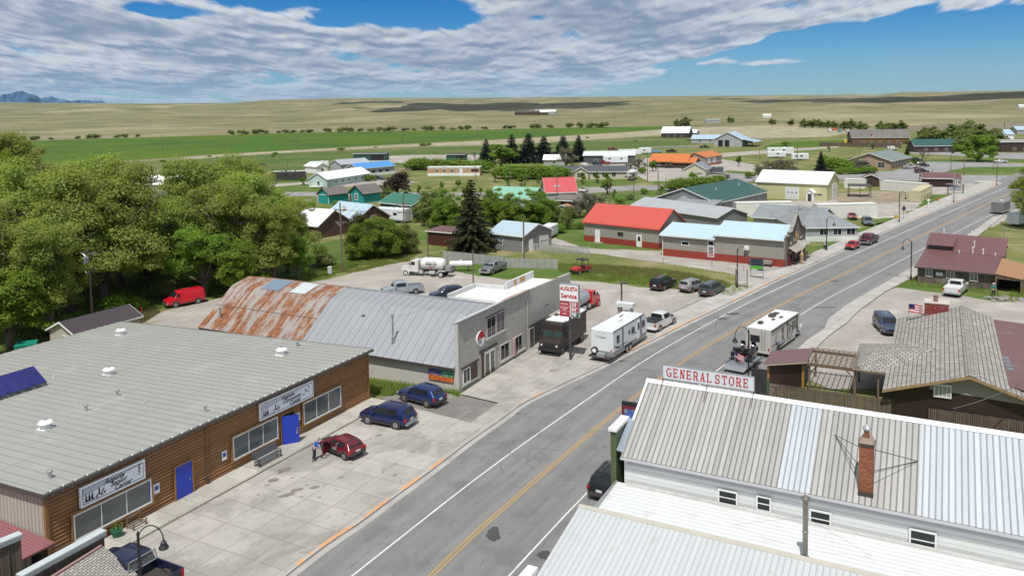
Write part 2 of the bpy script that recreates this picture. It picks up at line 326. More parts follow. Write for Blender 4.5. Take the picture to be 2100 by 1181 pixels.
def ribbon(name, pts, offs0, offs1, z0, mat, z1=None, parent=None, thick=0, kind='structure', uv=False, smth=2):
    "strip that follows pts between two sideways offsets (right is positive)"
    P=smooth([Vector((p.x,p.y,0)) for p in pts],smth); n=len(P); mb=MB(); v=[]; acc=0; us=[]
    for i,p in enumerate(P):
        d=(P[min(i+1,n-1)]-P[max(i-1,0)]).normalized(); r=Vector((d.y,-d.x,0))
        if i: acc+=(p-P[i-1]).length
        o0=offs0[0]+(offs0[1]-offs0[0])*i/(n-1) if hasattr(offs0,'__len__') else offs0
        o1=offs1[0]+(offs1[1]-offs1[0])*i/(n-1) if hasattr(offs1,'__len__') else offs1
        a=p+r*o0; b=p+r*o1; mb.v += [(a.x,a.y,z0),(b.x,b.y,z0 if z1 is None else z1)]; us.append((acc,o0,o1))
        if i: k=2*i; mb.f.append((k-2,k-1,k+1,k)); mb.m.append(0)
    if thick:
        k=len(mb.v); mb.v += [(x,y,z-thick) for x,y,z in mb.v[:]]
        for i in range(1,n):
            a=2*i; mb.f += [(a-2,a,k+a,k+a-2),(a-1,k+a-1,k+a+1,a+1)]; mb.m += [0,0]
    o=mb.build(name,mat,parent)
    if uv:
        l=o.data.uv_layers.new(name='UVMap')
        for poly in o.data.polygons:
            for li in poly.loop_indices:
                vi=o.data.loops[li].vertex_index; u=us[(vi//2)%n]; l.data[li].uv=(u[0],u[1] if vi%2==0 else u[2])
    if parent is None and kind: o['kind']=kind
    return o
# terrain: flat town, rising prairie benches beyond the fields, out to the skyline
SKY=[(-1200,205),(0,214),(300,214),(480,212),(560,206),(700,202),(1000,201),(1500,197),(1800,195),(1850,191),(2100,188),(3400,178)]
def horizon_y(px): return 216-.018*(px-1050)
def lerp(tab,x):
    for i in range(len(tab)-1):
        if x<=tab[i+1][0]:
            a,b=tab[i],tab[i+1]; f=max(0,(x-a[0])/(b[0]-a[0])); return a[1]+(b[1]-a[1])*f
    return tab[-1][1]
def terrain():
    Ds=[0,60,150,300,500,700,850]; d=900
    while d<14000: Ds.append(d); d*=1.022
    Ds += [14000]
    az=[-1.05+2.1*i/420 for i in range(421)]; mb=MB()
    for D in Ds:
        for a in az:
            px=PPX+FPX*math.tan(a); sk=(horizon_y(px)-lerp(SKY,px))/FPX; x,y=D*math.sin(a),D*math.cos(a)
            if D<=900: z=0
            else:
                t=(D-900)/(6500-900); k=min(1,max(0,t)); rise=k**.8
                zt=(CH+sk*D)*rise if D<=6500 else CH+sk*6500-(D-6500)*.01*0-(D-6500)*.004
                if D>6500: zt=CH+sk*6500+(D-6500)*(sk-.0015)
                p=Vector((x,y,0)); w=min(1,(D-900)/600)*(1-min(1,max(0,(D-4500)/2000)))
                hill=noise.noise(p*.0011)*34+noise.noise(p*.0031+Vector((5,3,0)))*18+abs(noise.noise(p*.0065))*12-6
                # coulee bluffs on the right
                bl=max(0,min(1,(px-1450)/300)); bz=max(0,min(1,(D-2500)/260))
                hill += bl*(bz*26*(1+.5*noise.noise(p*.004))-26*max(0,min(1,(D-2760)/2500)))
                z=max(-3,zt+hill*w*(.35+.65*t if t<1 else 1))
            mb.v.append((x,y,z))
    n=len(az)
    for i in range(len(Ds)-1):
        for j in range(n-1):
            if i==0: mb.f.append((j,n+j+1,n+j)) ; mb.m.append(0); continue
            mb.f.append((i*n+j,i*n+j+1,(i+1)*n+j+1,(i+1)*n+j)); mb.m.append(0)
    # behind the camera
    b=len(mb.v); mb.v += [(-14000*math.sin(1.05),-9000,0),(14000*math.sin(1.05),-9000,0),(0,0,0),(-14000*math.sin(1.05),14000*math.cos(1.05),0),(14000*math.sin(1.05),14000*math.cos(1.05),0)]
    mb.f += [(b,b+1,b+2),(b,b+2,b+3),(b+1,b+4,b+2)]; mb.m += [0]*3
    o=mb.build('ground',M_PRAIRIE,smooth=True); bm=bmesh.new(); bm.from_mesh(o.data); bmesh.ops.recalc_face_normals(bm,faces=bm.faces)
    up=sum(f.normal.z for f in bm.faces)
    if up<0: bmesh.ops.reverse_faces(bm,faces=bm.faces)
    bm.to_mesh(o.data); bm.free(); return structure(o)
ground=terrain()
def terrain_z(x,y):
    hit=ground.ray_cast(Vector((x,y,2000)),Vector((0,0,-1))); return hit[1].z if hit[0] else 0
# mountains far to the left
def mountains():
    prof=[(-260,199),(-150,203),(-60,196),(0,199),(18,194),(40,189),(52,187),(66,192),(80,196),(90,202),(112,198),(128,204),(150,207),(200,206),(222,209),(232,215),(262,216),(280,213.4),(300,216),(330,217)]
    D=26000; mb=MB(); m=[]; px=-260
    while px<=330:
        y=lerp(prof,px)+2.2*noise.noise(Vector((px*.11,0,0)))+1.0*noise.noise(Vector((px*.35,3,0))) ; m.append((px,y)); px+=1.6
    rows=9
    for k in range(rows):
        for i,(px,y) in enumerate(m):
            a=math.atan((px-PPX)/FPX); f=k/(rows-1); D2=D-3200*(1-f)+900*noise.noise(Vector((px*.07,k*.6,1)))
            el=(horizon_y(px)-y)/FPX*math.cos(a)*1.0; top=CH+D*el
            ff=f**1.15
            z=(top+150)*(ff)*(1+.28*(1-f)*noise.noise(Vector((px*.12,k*.9,0))))-150
            mb.v.append((D2*math.sin(a),D2*math.cos(a),z))
    n=len(m)
    for k in range(rows-1):
        for i in range(n-1): mb.f.append((k*n+i,k*n+i+1,(k+1)*n+i+1,(k+1)*n+i)); mb.m.append(0)
    mt=gm('haze blue mountain rock',[(.035,.095,.19),(.025,.07,.15),(.10,.17,.26)],(.0006,.0014,.01),bump=6,bsc=.004)  # blue of the distant air is put into the rock and forest colours
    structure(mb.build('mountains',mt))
mountains()
# cloud banks outside the frame whose shade lies on the far prairie
def cloud_bank(cx,cy,sx,sy,z,label,th=90):
    mb=MB(); nu,nv=44,12
    for j in range(nv+1):
        for i in range(nu):
            a=2*math.pi*i/nu; b=math.pi*j/nv-math.pi/2; p=Vector((math.cos(a)*math.cos(b),math.sin(a)*math.cos(b),math.sin(b)))
            k=1+.75*noise.noise(p*2.1+Vector((cx*.001,cy*.002,0)))+.35*noise.noise(p*5)
            mb.v.append((p.x*sx*k,p.y*sy*k,max(-.35,p.z)*th*k))
    for j in range(nv):
        for i in range(nu): a=j*nu+i; b2=j*nu+(i+1)%nu; mb.f.append((a,b2,b2+nu,a+nu)); mb.m.append(0)
    o=mb.build('cloud',pm('cloud white',(.85,.86,.88),1,.05,.01),smooth=True,loc=(cx,cy,z)); tag(o,label,'cloud','cumulus clouds high over the prairie'); return o
def shade_at(px0,px1,D,depth,label):
    a=math.atan(((px0+px1)/2-PPX)/FPX); w=(px1-px0)/FPX*D/2/math.cos(a)
    zg=1100; x,y=D*math.tan(a),D; back=zg/math.tan(R(SUN_EL)); s=Vector((math.sin(R(SUN_AZ)),math.cos(R(SUN_AZ))))
    cloud_bank(x+s.x*back,y+s.y*back,w,depth,zg,label)
shade_at(830,1260,2900,620,'broad white cumulus above the middle of the prairie, left of the blue gap')
shade_at(1620,2200,2500,520,'white cumulus above the bluffs to the right of the town')
shade_at(700,830,4300,420,'small white cumulus above the far bench left of centre')
shade_at(1440,1530,3600,300,'smallest white cumulus above the low round hills right of centre')
# ---------------------------------------------------------------- fields and yards (thin sheets, each a little above the one below)
sheet('town_ground',[(-900,560),(-700,322),(300,352),(560,345),(900,318),(1200,306),(1500,292),(1760,276),(2100,262),(2900,262),(3200,500),(3600,1300),(-2500,1300)],.010,M_YARD,2)
sheet('pasture',[(-700,340),(40,330),(300,331),(560,316),(800,305),(1000,299),(1180,291),(1330,281),(1430,277),(1480,288),(1400,300),(1200,309),(900,335),(560,350),(480,352),(300,372),(-700,420)],.020,M_PAST,2)
sheet('crop_field',[(-600,318),(-200,296),(40,289.5),(230,283.5),(420,278),(600,273.5),(900,268),(1250,260.5),(1400,256),(1462,253.5),(1478,255.5),(1400,261.5),(1300,269.5),(1180,277),(1000,286.5),(800,297),(560,310),(420,318),(330,325),(180,333),(40,340),(-600,372)],.030,M_CROP,1)
sheet('crop_field',[(1580,296),(1640,290),(1750,287),(1790,291),(1745,298),(1560,305)],.030,M_CROP,1)
sheet('crop_field',[(1880,233),(2100,229),(2400,226),(2400,233),(2100,237),(1900,238)],.3,M_CROP,1) if False else None
sheet('dry_grass_strip',[(330,327),(430,319),(560,311),(800,299),(1000,289),(1200,277),(1300,270.5),(1420,262),(1560,258),(1700,262),(1745,272),(1700,281),(1560,284),(1440,276),(1330,279),(1180,289),(1000,297),(800,302),(560,315),(430,324),(330,332)],.034,M_SAGE,2)
sheet('ploughed_field',[(1440,250),(1600,245),(1800,238),(2100,232),(2500,226),(2500,240),(2100,246),(1850,258),(1650,259),(1490,256)],.05,M_STUB,1)
sheet('ploughed_field',[(1800,262),(1930,255),(2100,250),(2500,244),(2500,252),(2100,262),(1900,272)],.05,gm('dark ploughed soil',[(.20,.165,.12),(.17,.14,.10),(.24,.2,.15)],(.02,.03,.4)),1)
# lawns
for P in ([(640,505),(780,470),(905,478),(880,500),(735,545),(700,560),(660,575),(560,600),(430,612),(200,660),(60,720),(-80,760),(-80,640),(300,520),(560,470),(640,440)],
          [(1090,455),(1200,440),(1300,470),(1360,505),(1350,512),(1200,508),(1140,492)],
          [(860,560),(960,520),(1140,540),(1240,545),(1330,552),(1400,560),(1500,582),(1545,592),(1500,612),(1420,595),(1350,588),(1200,573),(1140,568),(1050,572)],
          [(1672,517),(1680,503),(1760,480),(1745,498),(1700,514)],[(1735,478),(1800,458),(1840,448),(1800,466),(1755,480)],
          [(1290,395),(1420,382),(1480,392),(1400,412),(1300,420),(1210,408)],[(1330,355),(1400,355),(1420,372),(1340,378)],
          [(1180,372),(1280,365),(1290,378),(1190,384)],[(1900,404),(1960,398),(1990,397),(1930,416),(1890,432),(1868,428)],
          [(1790,450),(1840,445),(1880,440),(1850,452),(1800,462)],[(1490,352),(1560,350),(1600,368),(1530,368)],
          [(1870,330),(2000,326),(2200,322),(2200,334),(2000,332),(1900,337)],[(1940,342),(2080,340),(2200,342),(2200,352),(1980,356),(1925,352)],
          [(560,372),(640,366),(700,372),(690,392),(560,394)],[(2080,575),(2180,560),(2180,600),(2070,612)],[(1830,588),(1880,572),(2045,598),(2040,618),(1960,606),(1850,592)]):
    sheet('lawn',P,.022,M_LAWN,1.2,step=1.5)
# gravel lots and lanes
for i,P in enumerate(([(285,668),(330,640),(450,612),(560,594),(660,575),(760,552),(800,541),(850,535),(870,545),(980,566),(1050,575),(1150,572),(1200,577),(1330,590),(1420,598),(1505,612),(1480,640),(1400,668),(1290,700),(1190,735),(1050,760),(700,720),(420,690)],
          [(1130,486),(1200,510),(1360,515),(1480,532),(1614,551),(1570,575),(1540,570),(1400,545),(1250,525),(1140,508),(1090,500)],
          [(1800,400),(1900,400),(1880,428),(1830,447),(1800,448),(1700,440),(1500,440),(1500,415),(1700,410)],
          [(2200,380),(2100,430),(2045,462),(1960,500),(1875,560),(1840,590),(1960,605),(2045,620),(2200,612),(2300,700),(2300,800),(1700,800),(1620,760),(1690,690),(1760,620),(1860,560),(1900,520),(2100,400)],
          [(1920,372),(2010,372),(2050,378),(2010,390),(1960,398),(1900,400),(1895,385)],
          [(640,372),(720,364),(850,372),(840,380),(700,384),(640,382)],[(690,335),(850,335),(980,330),(985,318),(850,318),(760,322)],
          [(1190,330),(1440,320),(1560,340),(1640,350),(1560,354),(1490,350),(1450,372),(1330,372),(1290,352),(1190,346)],
          [(1540,310),(1620,306),(1720,300),(1720,303),(1620,311),(1560,316),(1440,326),(1440,318)])):
    sheet('gravel',P,.030+.002*i,M_GRAVEL,.8,step=1.2)
sheet('gravel',[(480,388),(560,378),(650,372),(650,376),(560,384),(480,394)],.05,M_GRAVEL,.3)
sheet('bare_ground',[(1700,398),(1800,392),(1895,398),(1880,412),(1800,418),(1720,415)],.060,M_DIRT,1)
sheet('bare_ground',[(120,690),(330,655),(280,672),(200,690),(60,735),(0,760),(-60,760)],.060,M_DIRT,1)
# side streets
for i,P in enumerate(([(-300,402),(300,398),(600,394.5),(860,395.5),(1000,396),(1180,387),(1300,381),(1480,380),(1560,377),(1560,384),(1480,389),(1290,391),(1130,403),(860,404),(600,402.5),(-300,412)],
          [(1440,352),(1600,362),(1640,356),(1740,358),(1760,352),(1830,352),(1870,340),(1905,332),(2010,334),(2200,338),(2200,343),(1985,343),(1940,352),(1925,358),(2040,360),(2200,362),(2200,372),(2070,380),(2010,376),(1870,372),(1760,368),(1560,372),(1430,380)],
          [(1860,306),(1960,312),(2060,314),(2200,316),(2200,330),(2060,326),(1960,320),(1870,316)])):
    sheet('side_street',P,.070+.002*i,M_SIDE,.2)
sheet('service_drive',[(775,818),(860,848),(1000,888),(1070,840),(1030,800),(943,812),(860,800)],.080,M_OLDASPH,.15)
sheet('service_drive',[(1290,700),(1330,680),(1420,645),(1500,604),(1530,607),(1440,660),(1330,705),(1240,745),(1190,735)],.084,M_OLDASPH,.2)
# ---------------------------------------------------------------- the road
YEL=[G(*p) for p in ((640,1440),(885,1181),(1000,1072),(1137,954),(1274,837),(1383,754),(1440,717),(1611,620),(1735,560),(1860,499.5),(1960,450),(2090,388),(2250,312+2),(2330,276))]
LWH=[G(*p) for p in ((540,1330),(725,1181),(1000,964),(1165,848),(1321,740),(1420,683),(1537,620),(1700,545),(1860,475),(1960,430),(2070,382),(2200,327),(2330,272))]
RWH=[G(*p) for p in ((880,1370),(1045,1181),(1220,994),(1440,782),(1548,706),(1648,643),(1690,617),(1860,529),(1912,501),(2000,458),(2100,407))]
ribbon('road',YEL,(-9.5,-9.5),(11,5.5),.100,M_ASPH,uv=True)
for sgn in (-1,1): ribbon('lane_line',YEL,.12*sgn-.055,.12*sgn+.055,.106,LINEY)
ribbon('lane_line',LWH,-.06,.06,.106,LINEW); ribbon('lane_line',RWH,-.055,.055,.106,LINEW)
KERB=[(470,1275),(587,1181),(672,1116),(730,1079),(798,1028),(865,980),(910,946),(967,902),(1028,861),(1066,831),(1115,807),(1253,742),(1294,721),(1348,694),(1402,667),(1465,637),(1515,613),(1537,602),(1584,578),(1643,553),(1700,526),(1770,494),(1865,454),(1908,437),(1946,421),(1984,406),(2014,393),(2046,380),(2050,375),(2035,371.5),(2000,371)]
OUTER=[(300,1270),(100,1200),(105,1176),(757,823),(800,828),(965,871),(1022,830),(944,812),(1085,717),(1120,700),(1180,712),(1280,694),(1335,664),(1400,636),(1470,604),(1540,568),(1614,549),(1672,518),(1700,507),(1760,480),(1800,464),(1850,444),(1905,419),(1960,397),(1995,383),(2010,376.5),(1998,375)]
ki=KERB.index((1348,694)); oi=OUTER.index((1335,664))
sheet('pavement',KERB[:ki+1]+OUTER[:oi+1][::-1],.200,M_CONC,rz=R(62))
sheet('pavement',KERB[ki:]+OUTER[oi:][::-1],.200,M_WALK,rz=R(49))
kg=[G(*p) for p in KERB]
ribbon('kerb',kg,-.05,.14,.206,M_KERB,thick=.1,smth=1)
ribbon('gutter',kg,.16,.62,.110,M_KERB,smth=1)
def sub(pts,a,b):
    "stretch of a ground polyline between two image columns"
    q=[]; 
    for i in range(len(pts)-1):
        n=8
        for k in range(n): q.append(pts[i].lerp(pts[i+1],k/n))
    w=[p for p in q if a<=pxx(p)<=b]; return w
def pxx(p):
    v=Vector((p.x,p.y,-CH)); return PPX+FPX*v.dot(CR)/v.dot(FW)
for a,b in ((600,800),(820,912),(1062,1085),(1090,1116),(1262,1340),(1345,1460),(1500,1642),(1865,1908),(1948,1984),(2016,2040)):
    w=sub(kg,a,b)
    if len(w)>1: ribbon('kerb_paint',w,-.12,.12,.211,KERBO,smth=0)
# right side kerb walk
RK=[G(*p) for p in ((1560,800),(1600,756),(1690,672),(1716,650),(1765,600),(1860,553),(1885,540))]
sheet('pavement',[(1500,880),(1545,800),(1600,752),(1655,700),(1690,676),(1700,655),(1735,628),(1800,590),(1860,556),(1905,530),(1940,530),(1885,565),(1815,600),(1760,640),(1735,665),(1700,690),(1650,740),(1590,800),(1560,880)],.170,M_WALK,.1,rz=R(49))
sheet('pavement',[(1960,500),(2036,447),(2062,440),(2000,490),(1975,510)],.160,M_WALK,.1,rz=R(49))
# potholes patches and stains on the road are flat dark shapes a few millimetres thick
TAR=pm('fresh tar patch',(.06,.058,.056),.8,.2,3)
def blotch(px,py,rx,ry,seed,mat=TAR,z=.1065,name='tar_patch',ang=0):
    c=G(px,py); pts=[]
    for i in range(26):
        a=2*math.pi*i/26; k=1+.5*noise.noise(Vector((math.cos(a)*1.7+seed,math.sin(a)*1.7,seed))); pts.append(Vector((rx*k*math.cos(a),ry*k*math.sin(a),0)))
    rot=Matrix.Rotation(ang,3,'Z'); mb=MB(); mb.poly([tuple(c+rot@p+Vector((0,0,z))) for p in pts]); structure(mb.build(name,mat))
for a in ((1012,1098,.42,.75,1),(1118,1140,.55,.45,2),(1425,634,.9,.5,3),(1504,645,1.0,.35,4),(1482,655,.8,.3,5),(1692,632,1.6,.22,6),(1712,578,.7,.35,7),(1060,800,.25,.18,8),(1062,850,.2,.12,9),(1275,742,.3,.2,10)): blotch(*a,z=.1065 if a[0]!=1425 else .09)
OIL=pm('old oil stain',(.19,.17,.145),.85,.35,3)
for a in ((586,968,.55,.35,11),(560,990,.4,.3,12),(610,1010,.5,.22,13),(645,1005,.35,.25,14),(590,1020,.6,.25,15),(777,897,.28,.18,16),(700,985,.2,.15,17),(655,1025,.12,.1,18),(573,975,.22,.12,31),(600,985,.15,.1,32),(548,1000,.2,.1,33),(630,1000,.14,.08,34),(665,1000,.1,.08,35),(570,1012,.16,.08,36),(618,1024,.2,.07,37),(720,955,.1,.07,38),(690,1010,.12,.05,39),(530,1020,.14,.1,40),(760,905,.12,.08,41)): blotch(*a,mat=OIL,z=.204,name='oil_stain',ang=.5)
blotch(1170,737,.75,.6,21,mat=M_KERB,z=.215,name='post_base')

def logwalk():
    fr=G(757,823); d=Vector((math.sin(R(28)),math.cos(R(28)),0)); n=Vector((d.y,-d.x,0)); a=fr-d*31; w=concrete('old walk concrete',(.45,.425,.37),1.8,.3,.5,1.8)
    m=MB(); m.box(0,31.3,-1.95,.1,.1,.262); o=structure(m.build('pavement',w)); o.location=a; o.rotation_euler=(0,0,R(62)); m=MB(); m.box(0,31.3,-2.08,-1.96,.19,.2045); o=structure(m.build('joint_strip',pm('dirt filled joint',(.13,.11,.085),.95,.4,1.2))); o.location=a; o.rotation_euler=(0,0,R(62))
logwalk()
# ================================================================ buildings
def axes(o,x,y=None): pass
class Bld:
    """local frame: x along the front from its left end, y away from the camera, z up"""
    def __init__(s,name,label,cat,o,az,L,W,h,group=None,sub=None):
        s.L,s.W,s.h=L,W,h; s.root=empty(name,(o[0],o[1],o[2] if len(o)>2 else 0),R(90-az),label,cat,group)
    def w(s): return s.root
def gable(b,rise,wall,roof,oh=.35,ridge='x',th=.12,trim=WHITE,z0=-.1,gtrim=True,asym=None):
    L,W,h=b.L,b.W,b.h; mb=MB()
    if ridge=='x':
        ym=asym if asym else W/2
        prof=[(0,z0),(W,z0),(W,h),(ym,h+rise),(0,h)]; mb.extr([(0,y,z) for y,z in prof],(L,0,0))
    else:
        xm=asym if asym else L/2
        prof=[(0,z0),(L,z0),(L,h),(xm,h+rise),(0,h)]; mb.extr([(x,0,z) for x,z in prof],(0,W,0))
    mb.build('wall',wall,b.root)
    r=MB(); sp=(ym if ridge=='x' else xm); s=rise/sp; g=.012
    if ridge=='x': pts=[(-oh,h-oh*s),(ym,h+rise),(W+oh,h-oh*(rise/(W-ym)))]; 
    else: pts=[(-oh,h-oh*s),(xm,h+rise),(L+oh,h-oh*(rise/(L-xm)))]
    pr=[(a,z+g) for a,z in pts]+[(a,z+g+th) for a,z in reversed(pts)]
    if ridge=='x': r.extr([(-oh,a,z) for a,z in pr],(L+2*oh,0,0))
    else: r.extr([(a,-oh,z) for a,z in pr],(0,W+2*oh,0))
    ro=r.build('roof',roof,b.root)
    if gtrim:
        t=MB()
        for e in (-oh-.03,(L if ridge=='x' else W)+oh):
            q=[(a,z+g-.08) for a,z in pts]+[(a,z+g+th+.01) for a,z in reversed(pts)]
            if ridge=='x': t.extr([(e,a,z) for a,z in q],(.03,0,0))
            else: t.extr([(a,e,z) for a,z in q],(0,.03,0))
        for a,z in (pts[0],pts[2]):
            a2=a-.03 if a<0 else a
            if ridge=='x': t.box(-oh,L+oh,a2,a2+.03,z-.06,z+th+.01)
            else: t.box(a2,a2+.03,-oh,W+oh,z-.06,z+th+.01)
        t.build('trim',trim,ro)
    return ro
def hip(b,rise,wall,roof,oh=.4,trim=WHITE,hipx=None,z0=-.1):
    L,W,h=b.L,b.W,b.h; MB().box(0,L,0,W,z0,h).build('wall',wall,b.root); k=W/2 if hipx is None else hipx
    s=oh*rise/(W/2)*.8; z=h-s+.02; A=[(-oh,-oh,z),(L+oh,-oh,z),(L+oh,W+oh,z),(-oh,W+oh,z)]; r0=(k,W/2,h+rise); r1=(L-k,W/2,h+rise)
    r=MB(); r.poly([A[0],A[1],r1,r0]); r.poly([A[2],A[3],r0,r1]); r.poly([A[1],A[2],r1]); r.poly([A[3],A[0],r0]); r.poly([A[3],A[2],A[1],A[0]])
    ro=r.build('roof',roof,b.root); t=MB(); t.box(-oh,L+oh,-oh-.03,-oh,z-.14,z+.03); t.box(L+oh,L+oh+.03,-oh,W+oh,z-.14,z+.03); t.box(-oh-.03,-oh,-oh,W+oh,z-.14,z+.03); t.build('trim',trim,ro); return ro
def shed(b,hb,wall,roof,oh=.25,th=.12,trim=WHITE,z0=-.1):
    L,W,h=b.L,b.W,b.h; MB().extr([(0,0,z0),(0,W,z0),(0,W,hb),(0,0,h)],(L,0,0)).build('wall',wall,b.root)
    s=(hb-h)/W; g=.012; q=[(-oh,h-oh*s+g),(W+oh,hb+oh*s+g)]
    ro=MB().extr([(-oh,q[0][0],q[0][1]),(-oh,q[1][0],q[1][1]),(-oh,q[1][0],q[1][1]+th),(-oh,q[0][0],q[0][1]+th)],(L+2*oh,0,0)).build('roof',roof,b.root)
    MB().box(-oh,L+oh,-oh-.03,-oh,q[0][1]-.05,q[0][1]+th+.015).build('trim',trim,ro); return ro
def on(b,side,s,z,w,h,d=.05,out=0.):
    "box corners on a wall: side f,r,l,k ; s metres along the wall from its left seen from outside"
    if side=='f': return (s,s+w,-d-out,-out,z,z+h)
    if side=='k': return (s,s+w,b.W+out,b.W+out+d,z,z+h)
    if side=='r': return (b.L+out,b.L+out+d,s,s+w,z,z+h)
    return (-d-out,-out,s,s+w,z,z+h)
def window(b,side,s,z,w,h,frame=WHITE,gl=None,mull=1,tr=0,name='window',fw=.07,parent=None):
    f=MB(); B=lambda *a,**k: f.box(*on(b,side,*a,**k))
    B(s-fw,z-fw,w+2*fw,fw,.06); B(s-fw,z+h,w+2*fw,fw,.06); B(s-fw,z,fw,h,.06); B(s+w,z,fw,h,.06)
    for i in range(1,mull+1): B(s+w*i/(mull+1)-.025,z,.05,h,.045)
    for i in range(1,tr+1): B(s,z+h*i/(tr+1)-.025,w,.05,.047)
    fo=f.build(name,frame,parent or b.root); MB().box(*on(b,side,s+.002,z+.002,w-.004,h-.004,.02,.004)).build('pane',gl or GLASS,fo); return fo
def door(b,side,s,w,h,mat=WHITE,frame=WHITE,z=0.,lite=None,name='door',handle=True,fw=.08):
    d=MB().box(*on(b,side,s,z,w,h,.045,.003)).build(name,mat,b.root)
    f=MB()
    for a in ((s-fw,z,fw,h+fw),(s+w,z,fw,h+fw),(s,z+h,w,fw)): f.box(*on(b,side,*a,.07))
    f.build('frame',frame,d)
    if lite: MB().box(*on(b,side,s+w*lite[0],z+h*lite[1],w*lite[2],h*lite[3],.02,.048)).build('pane',GLASS,d)
    if handle: MB().box(*on(b,side,s+w*.82,z+h*.46,.05,.12,.05,.05)).build('handle',CHROME,d)
    return d
def garage(b,side,s,w,h,mat=None,frame=WHITE,z=0.,lites=3):
    mat=mat or pm('sectional door white',(.62,.63,.62),.55,.05,2,pat=('lap','z',.52,.02,.3,0))
    d=MB().box(*on(b,side,s,z,w,h,.04,.003)).build('garage_door',mat,b.root); f=MB()
    for a in ((s-.12,z,.12,h+.12),(s+w,z,.12,h+.12),(s,z+h,w,.12)): f.box(*on(b,side,*a,.07))
    f.build('frame',frame,d)
    if lites:
        g=MB()
        for i in range(lites): g.box(*on(b,side,s+w*(i+.5)/lites-.22,z+h*.58,.44,.22,.02,.045))
        g.build('pane',GLASS,d)
    return d
def pb(name,label,cat,near,eave,far,ridge,h=None,zr=0.,group=None,W=None,rise=None):
    """building from the photo: near corner on the ground, its eave, the far eave corner of the same wall, the ridge end above the near gable.
       returns Bld with .rise, x along that wall"""
    g=G(*near,0); hh=h if h else hz(g,eave[1]); e=G(*eave,hh); m=G(*far,hh); d=(m-e); d.z=0; L=d.length; d.normalize()
    perp=Vector((-d.y,d.x,0)) if m.x<e.x or True else None
    p1=Vector((-d.y,d.x,0))
    if p1.y<0: p1=-p1
    t,zt=solve_up(e,p1,ridge)
    WW=W or abs(t)*2; rr=rise or (zt-hh)
    left = (d.x*p1.y-d.y*p1.x)>0   # p1 is left of d : frame is right-handed with origin at e
    org=e if left else m; dd=d if left else -d
    az=math.degrees(math.atan2(dd.x,dd.y)); b=Bld(name,label,cat,(org.x,org.y,0),az,L,WW,hh,group); b.rise=rr; b.nearx=0 if left else L; 
    PBLOG.append('%-24s L%.1f W%.1f h%.1f rise%.2f az%.0f near_%s at %.0f,%.0f'%(name,L,WW,hh,rr,az,'left' if left else 'right',e.x,e.y)); return b
PBLOG=[]
# ---------------------------------------------------------------- materials for buildings
LOGM=pm('stained log siding',(.27,.135,.055),.6,.22,.8,bump=.01,bsc=3,pat=('lap','z',.231,.0,.62,.25),dirt=((.07,.035,.018),.6,.5,.60))  # dark lap lines paint the shade between the logs into the colour
LOGT=pm('orange brown log trim',(.26,.135,.05),.6,.2,1.5)
GALV=pm('weathered galvanised roof panels',(.335,.335,.305),.5,.06,.9,metal=.15,dirt=((.40,.395,.37),.6,.35,.53))
GALV2=RIB('grey steel roof panels',(.315,.325,.34),'y',.9,.03,.16,.03,.42,metal=.2,cell=.05)
def rustmat():
    m=pm('rusted corrugated roof',(.33,.30,.27),.85,.12,1.2,pat=('rib','y',.22,.02,.3,.12)); nt=m.node_tree; t=NT(nt); b=nt.nodes['Principled BSDF']
    l=b.inputs['Base Color'].links[0].from_socket; oc=t.n('ShaderNodeTexCoord').outputs['Object']; x,y,z=t.sep(oc)
    s=t.noise(t.comb(t.m('MULTIPLY',x,.35),t.m('MULTIPLY',y,1.5),0),1.0,6,.65); s2=t.noise(t.comb(t.m('MULTIPLY',x,.15),t.m('FLOOR',t.m('DIVIDE',y,.66)),0),1.3,4,.7)
    k=t.ramp(t.m('ADD',t.m('MULTIPLY',s,.55),t.m('MULTIPLY',s2,.5)),.455,.575); c=t.mix(k,l,t.mix(t.ramp(t.noise(oc,3,5,.7),.4,.6),(.30,.115,.038),(.15,.052,.028)))
    sm=t.m('ABSOLUTE',t.m('SUBTRACT',x,2.35)); c=t.mix(t.m('MULTIPLY',t.ramp(sm,.08,.02),.7),c,(.05,.04,.03)); t.L.new(c,b.inputs['Base Color']); return m
RUST=rustmat()
BLOCK=pm('painted rock face block',(.49,.465,.42),.85,.1,1.5,bump=.022,bsc=3.5,pat=('brick','sz',.62,.225,(.33,.31,.29),.05,.012,.90),dirt=((.30,.28,.25),.45,.5,.56))
STUCCO=pm('pale grey stucco',(.46,.44,.40),.85,.07,.7,dirt=((.25,.235,.21),.5,.5,.6))
MEMB=pm('white roof membrane',(.72,.71,.68),.8,.08,.7,dirt=((.36,.34,.30),.8,.8,.56))
BLUED=pm('blue door paint',(.015,.045,.42),.45,.08,1); SIGNW=pm('sign panel white',(.84,.88,.97),.5,.05,2); INK=pm('black sign ink',(.015,.015,.02),.6,.1,5); REDI=pm('red sign ink',(.45,.015,.02),.5,.08,5)
CREAMM=RIB('cream ribbed steel siding',(.42,.39,.33),'s',.34,.03,.3,.05,.5)
BOARD=pm('dark weathered boards',(.115,.09,.07),.9,.2,1.2,bump=.01,pat=('groove','s',.28,.02,.55,.35))
RUSTIC=pm('old barn board siding',(.13,.105,.085),.92,.25,.8,bump=.01,pat=('groove','s',.2,.02,.5,.5),dirt=((.26,.24,.22),.7,.5,.55))
SHING=pm('pale cedar shingles',(.36,.34,.30),.9,.12,1,bump=.008,pat=('brick','xy',.42,.34,(.15,.14,.13),.03,.026,.68))
SHINGY=pm('pale cedar shingles on side slopes',(.38,.36,.32),.9,.12,1,bump=.008,pat=('brick','yx',.42,.34,(.15,.14,.13),.03,.026,.68))
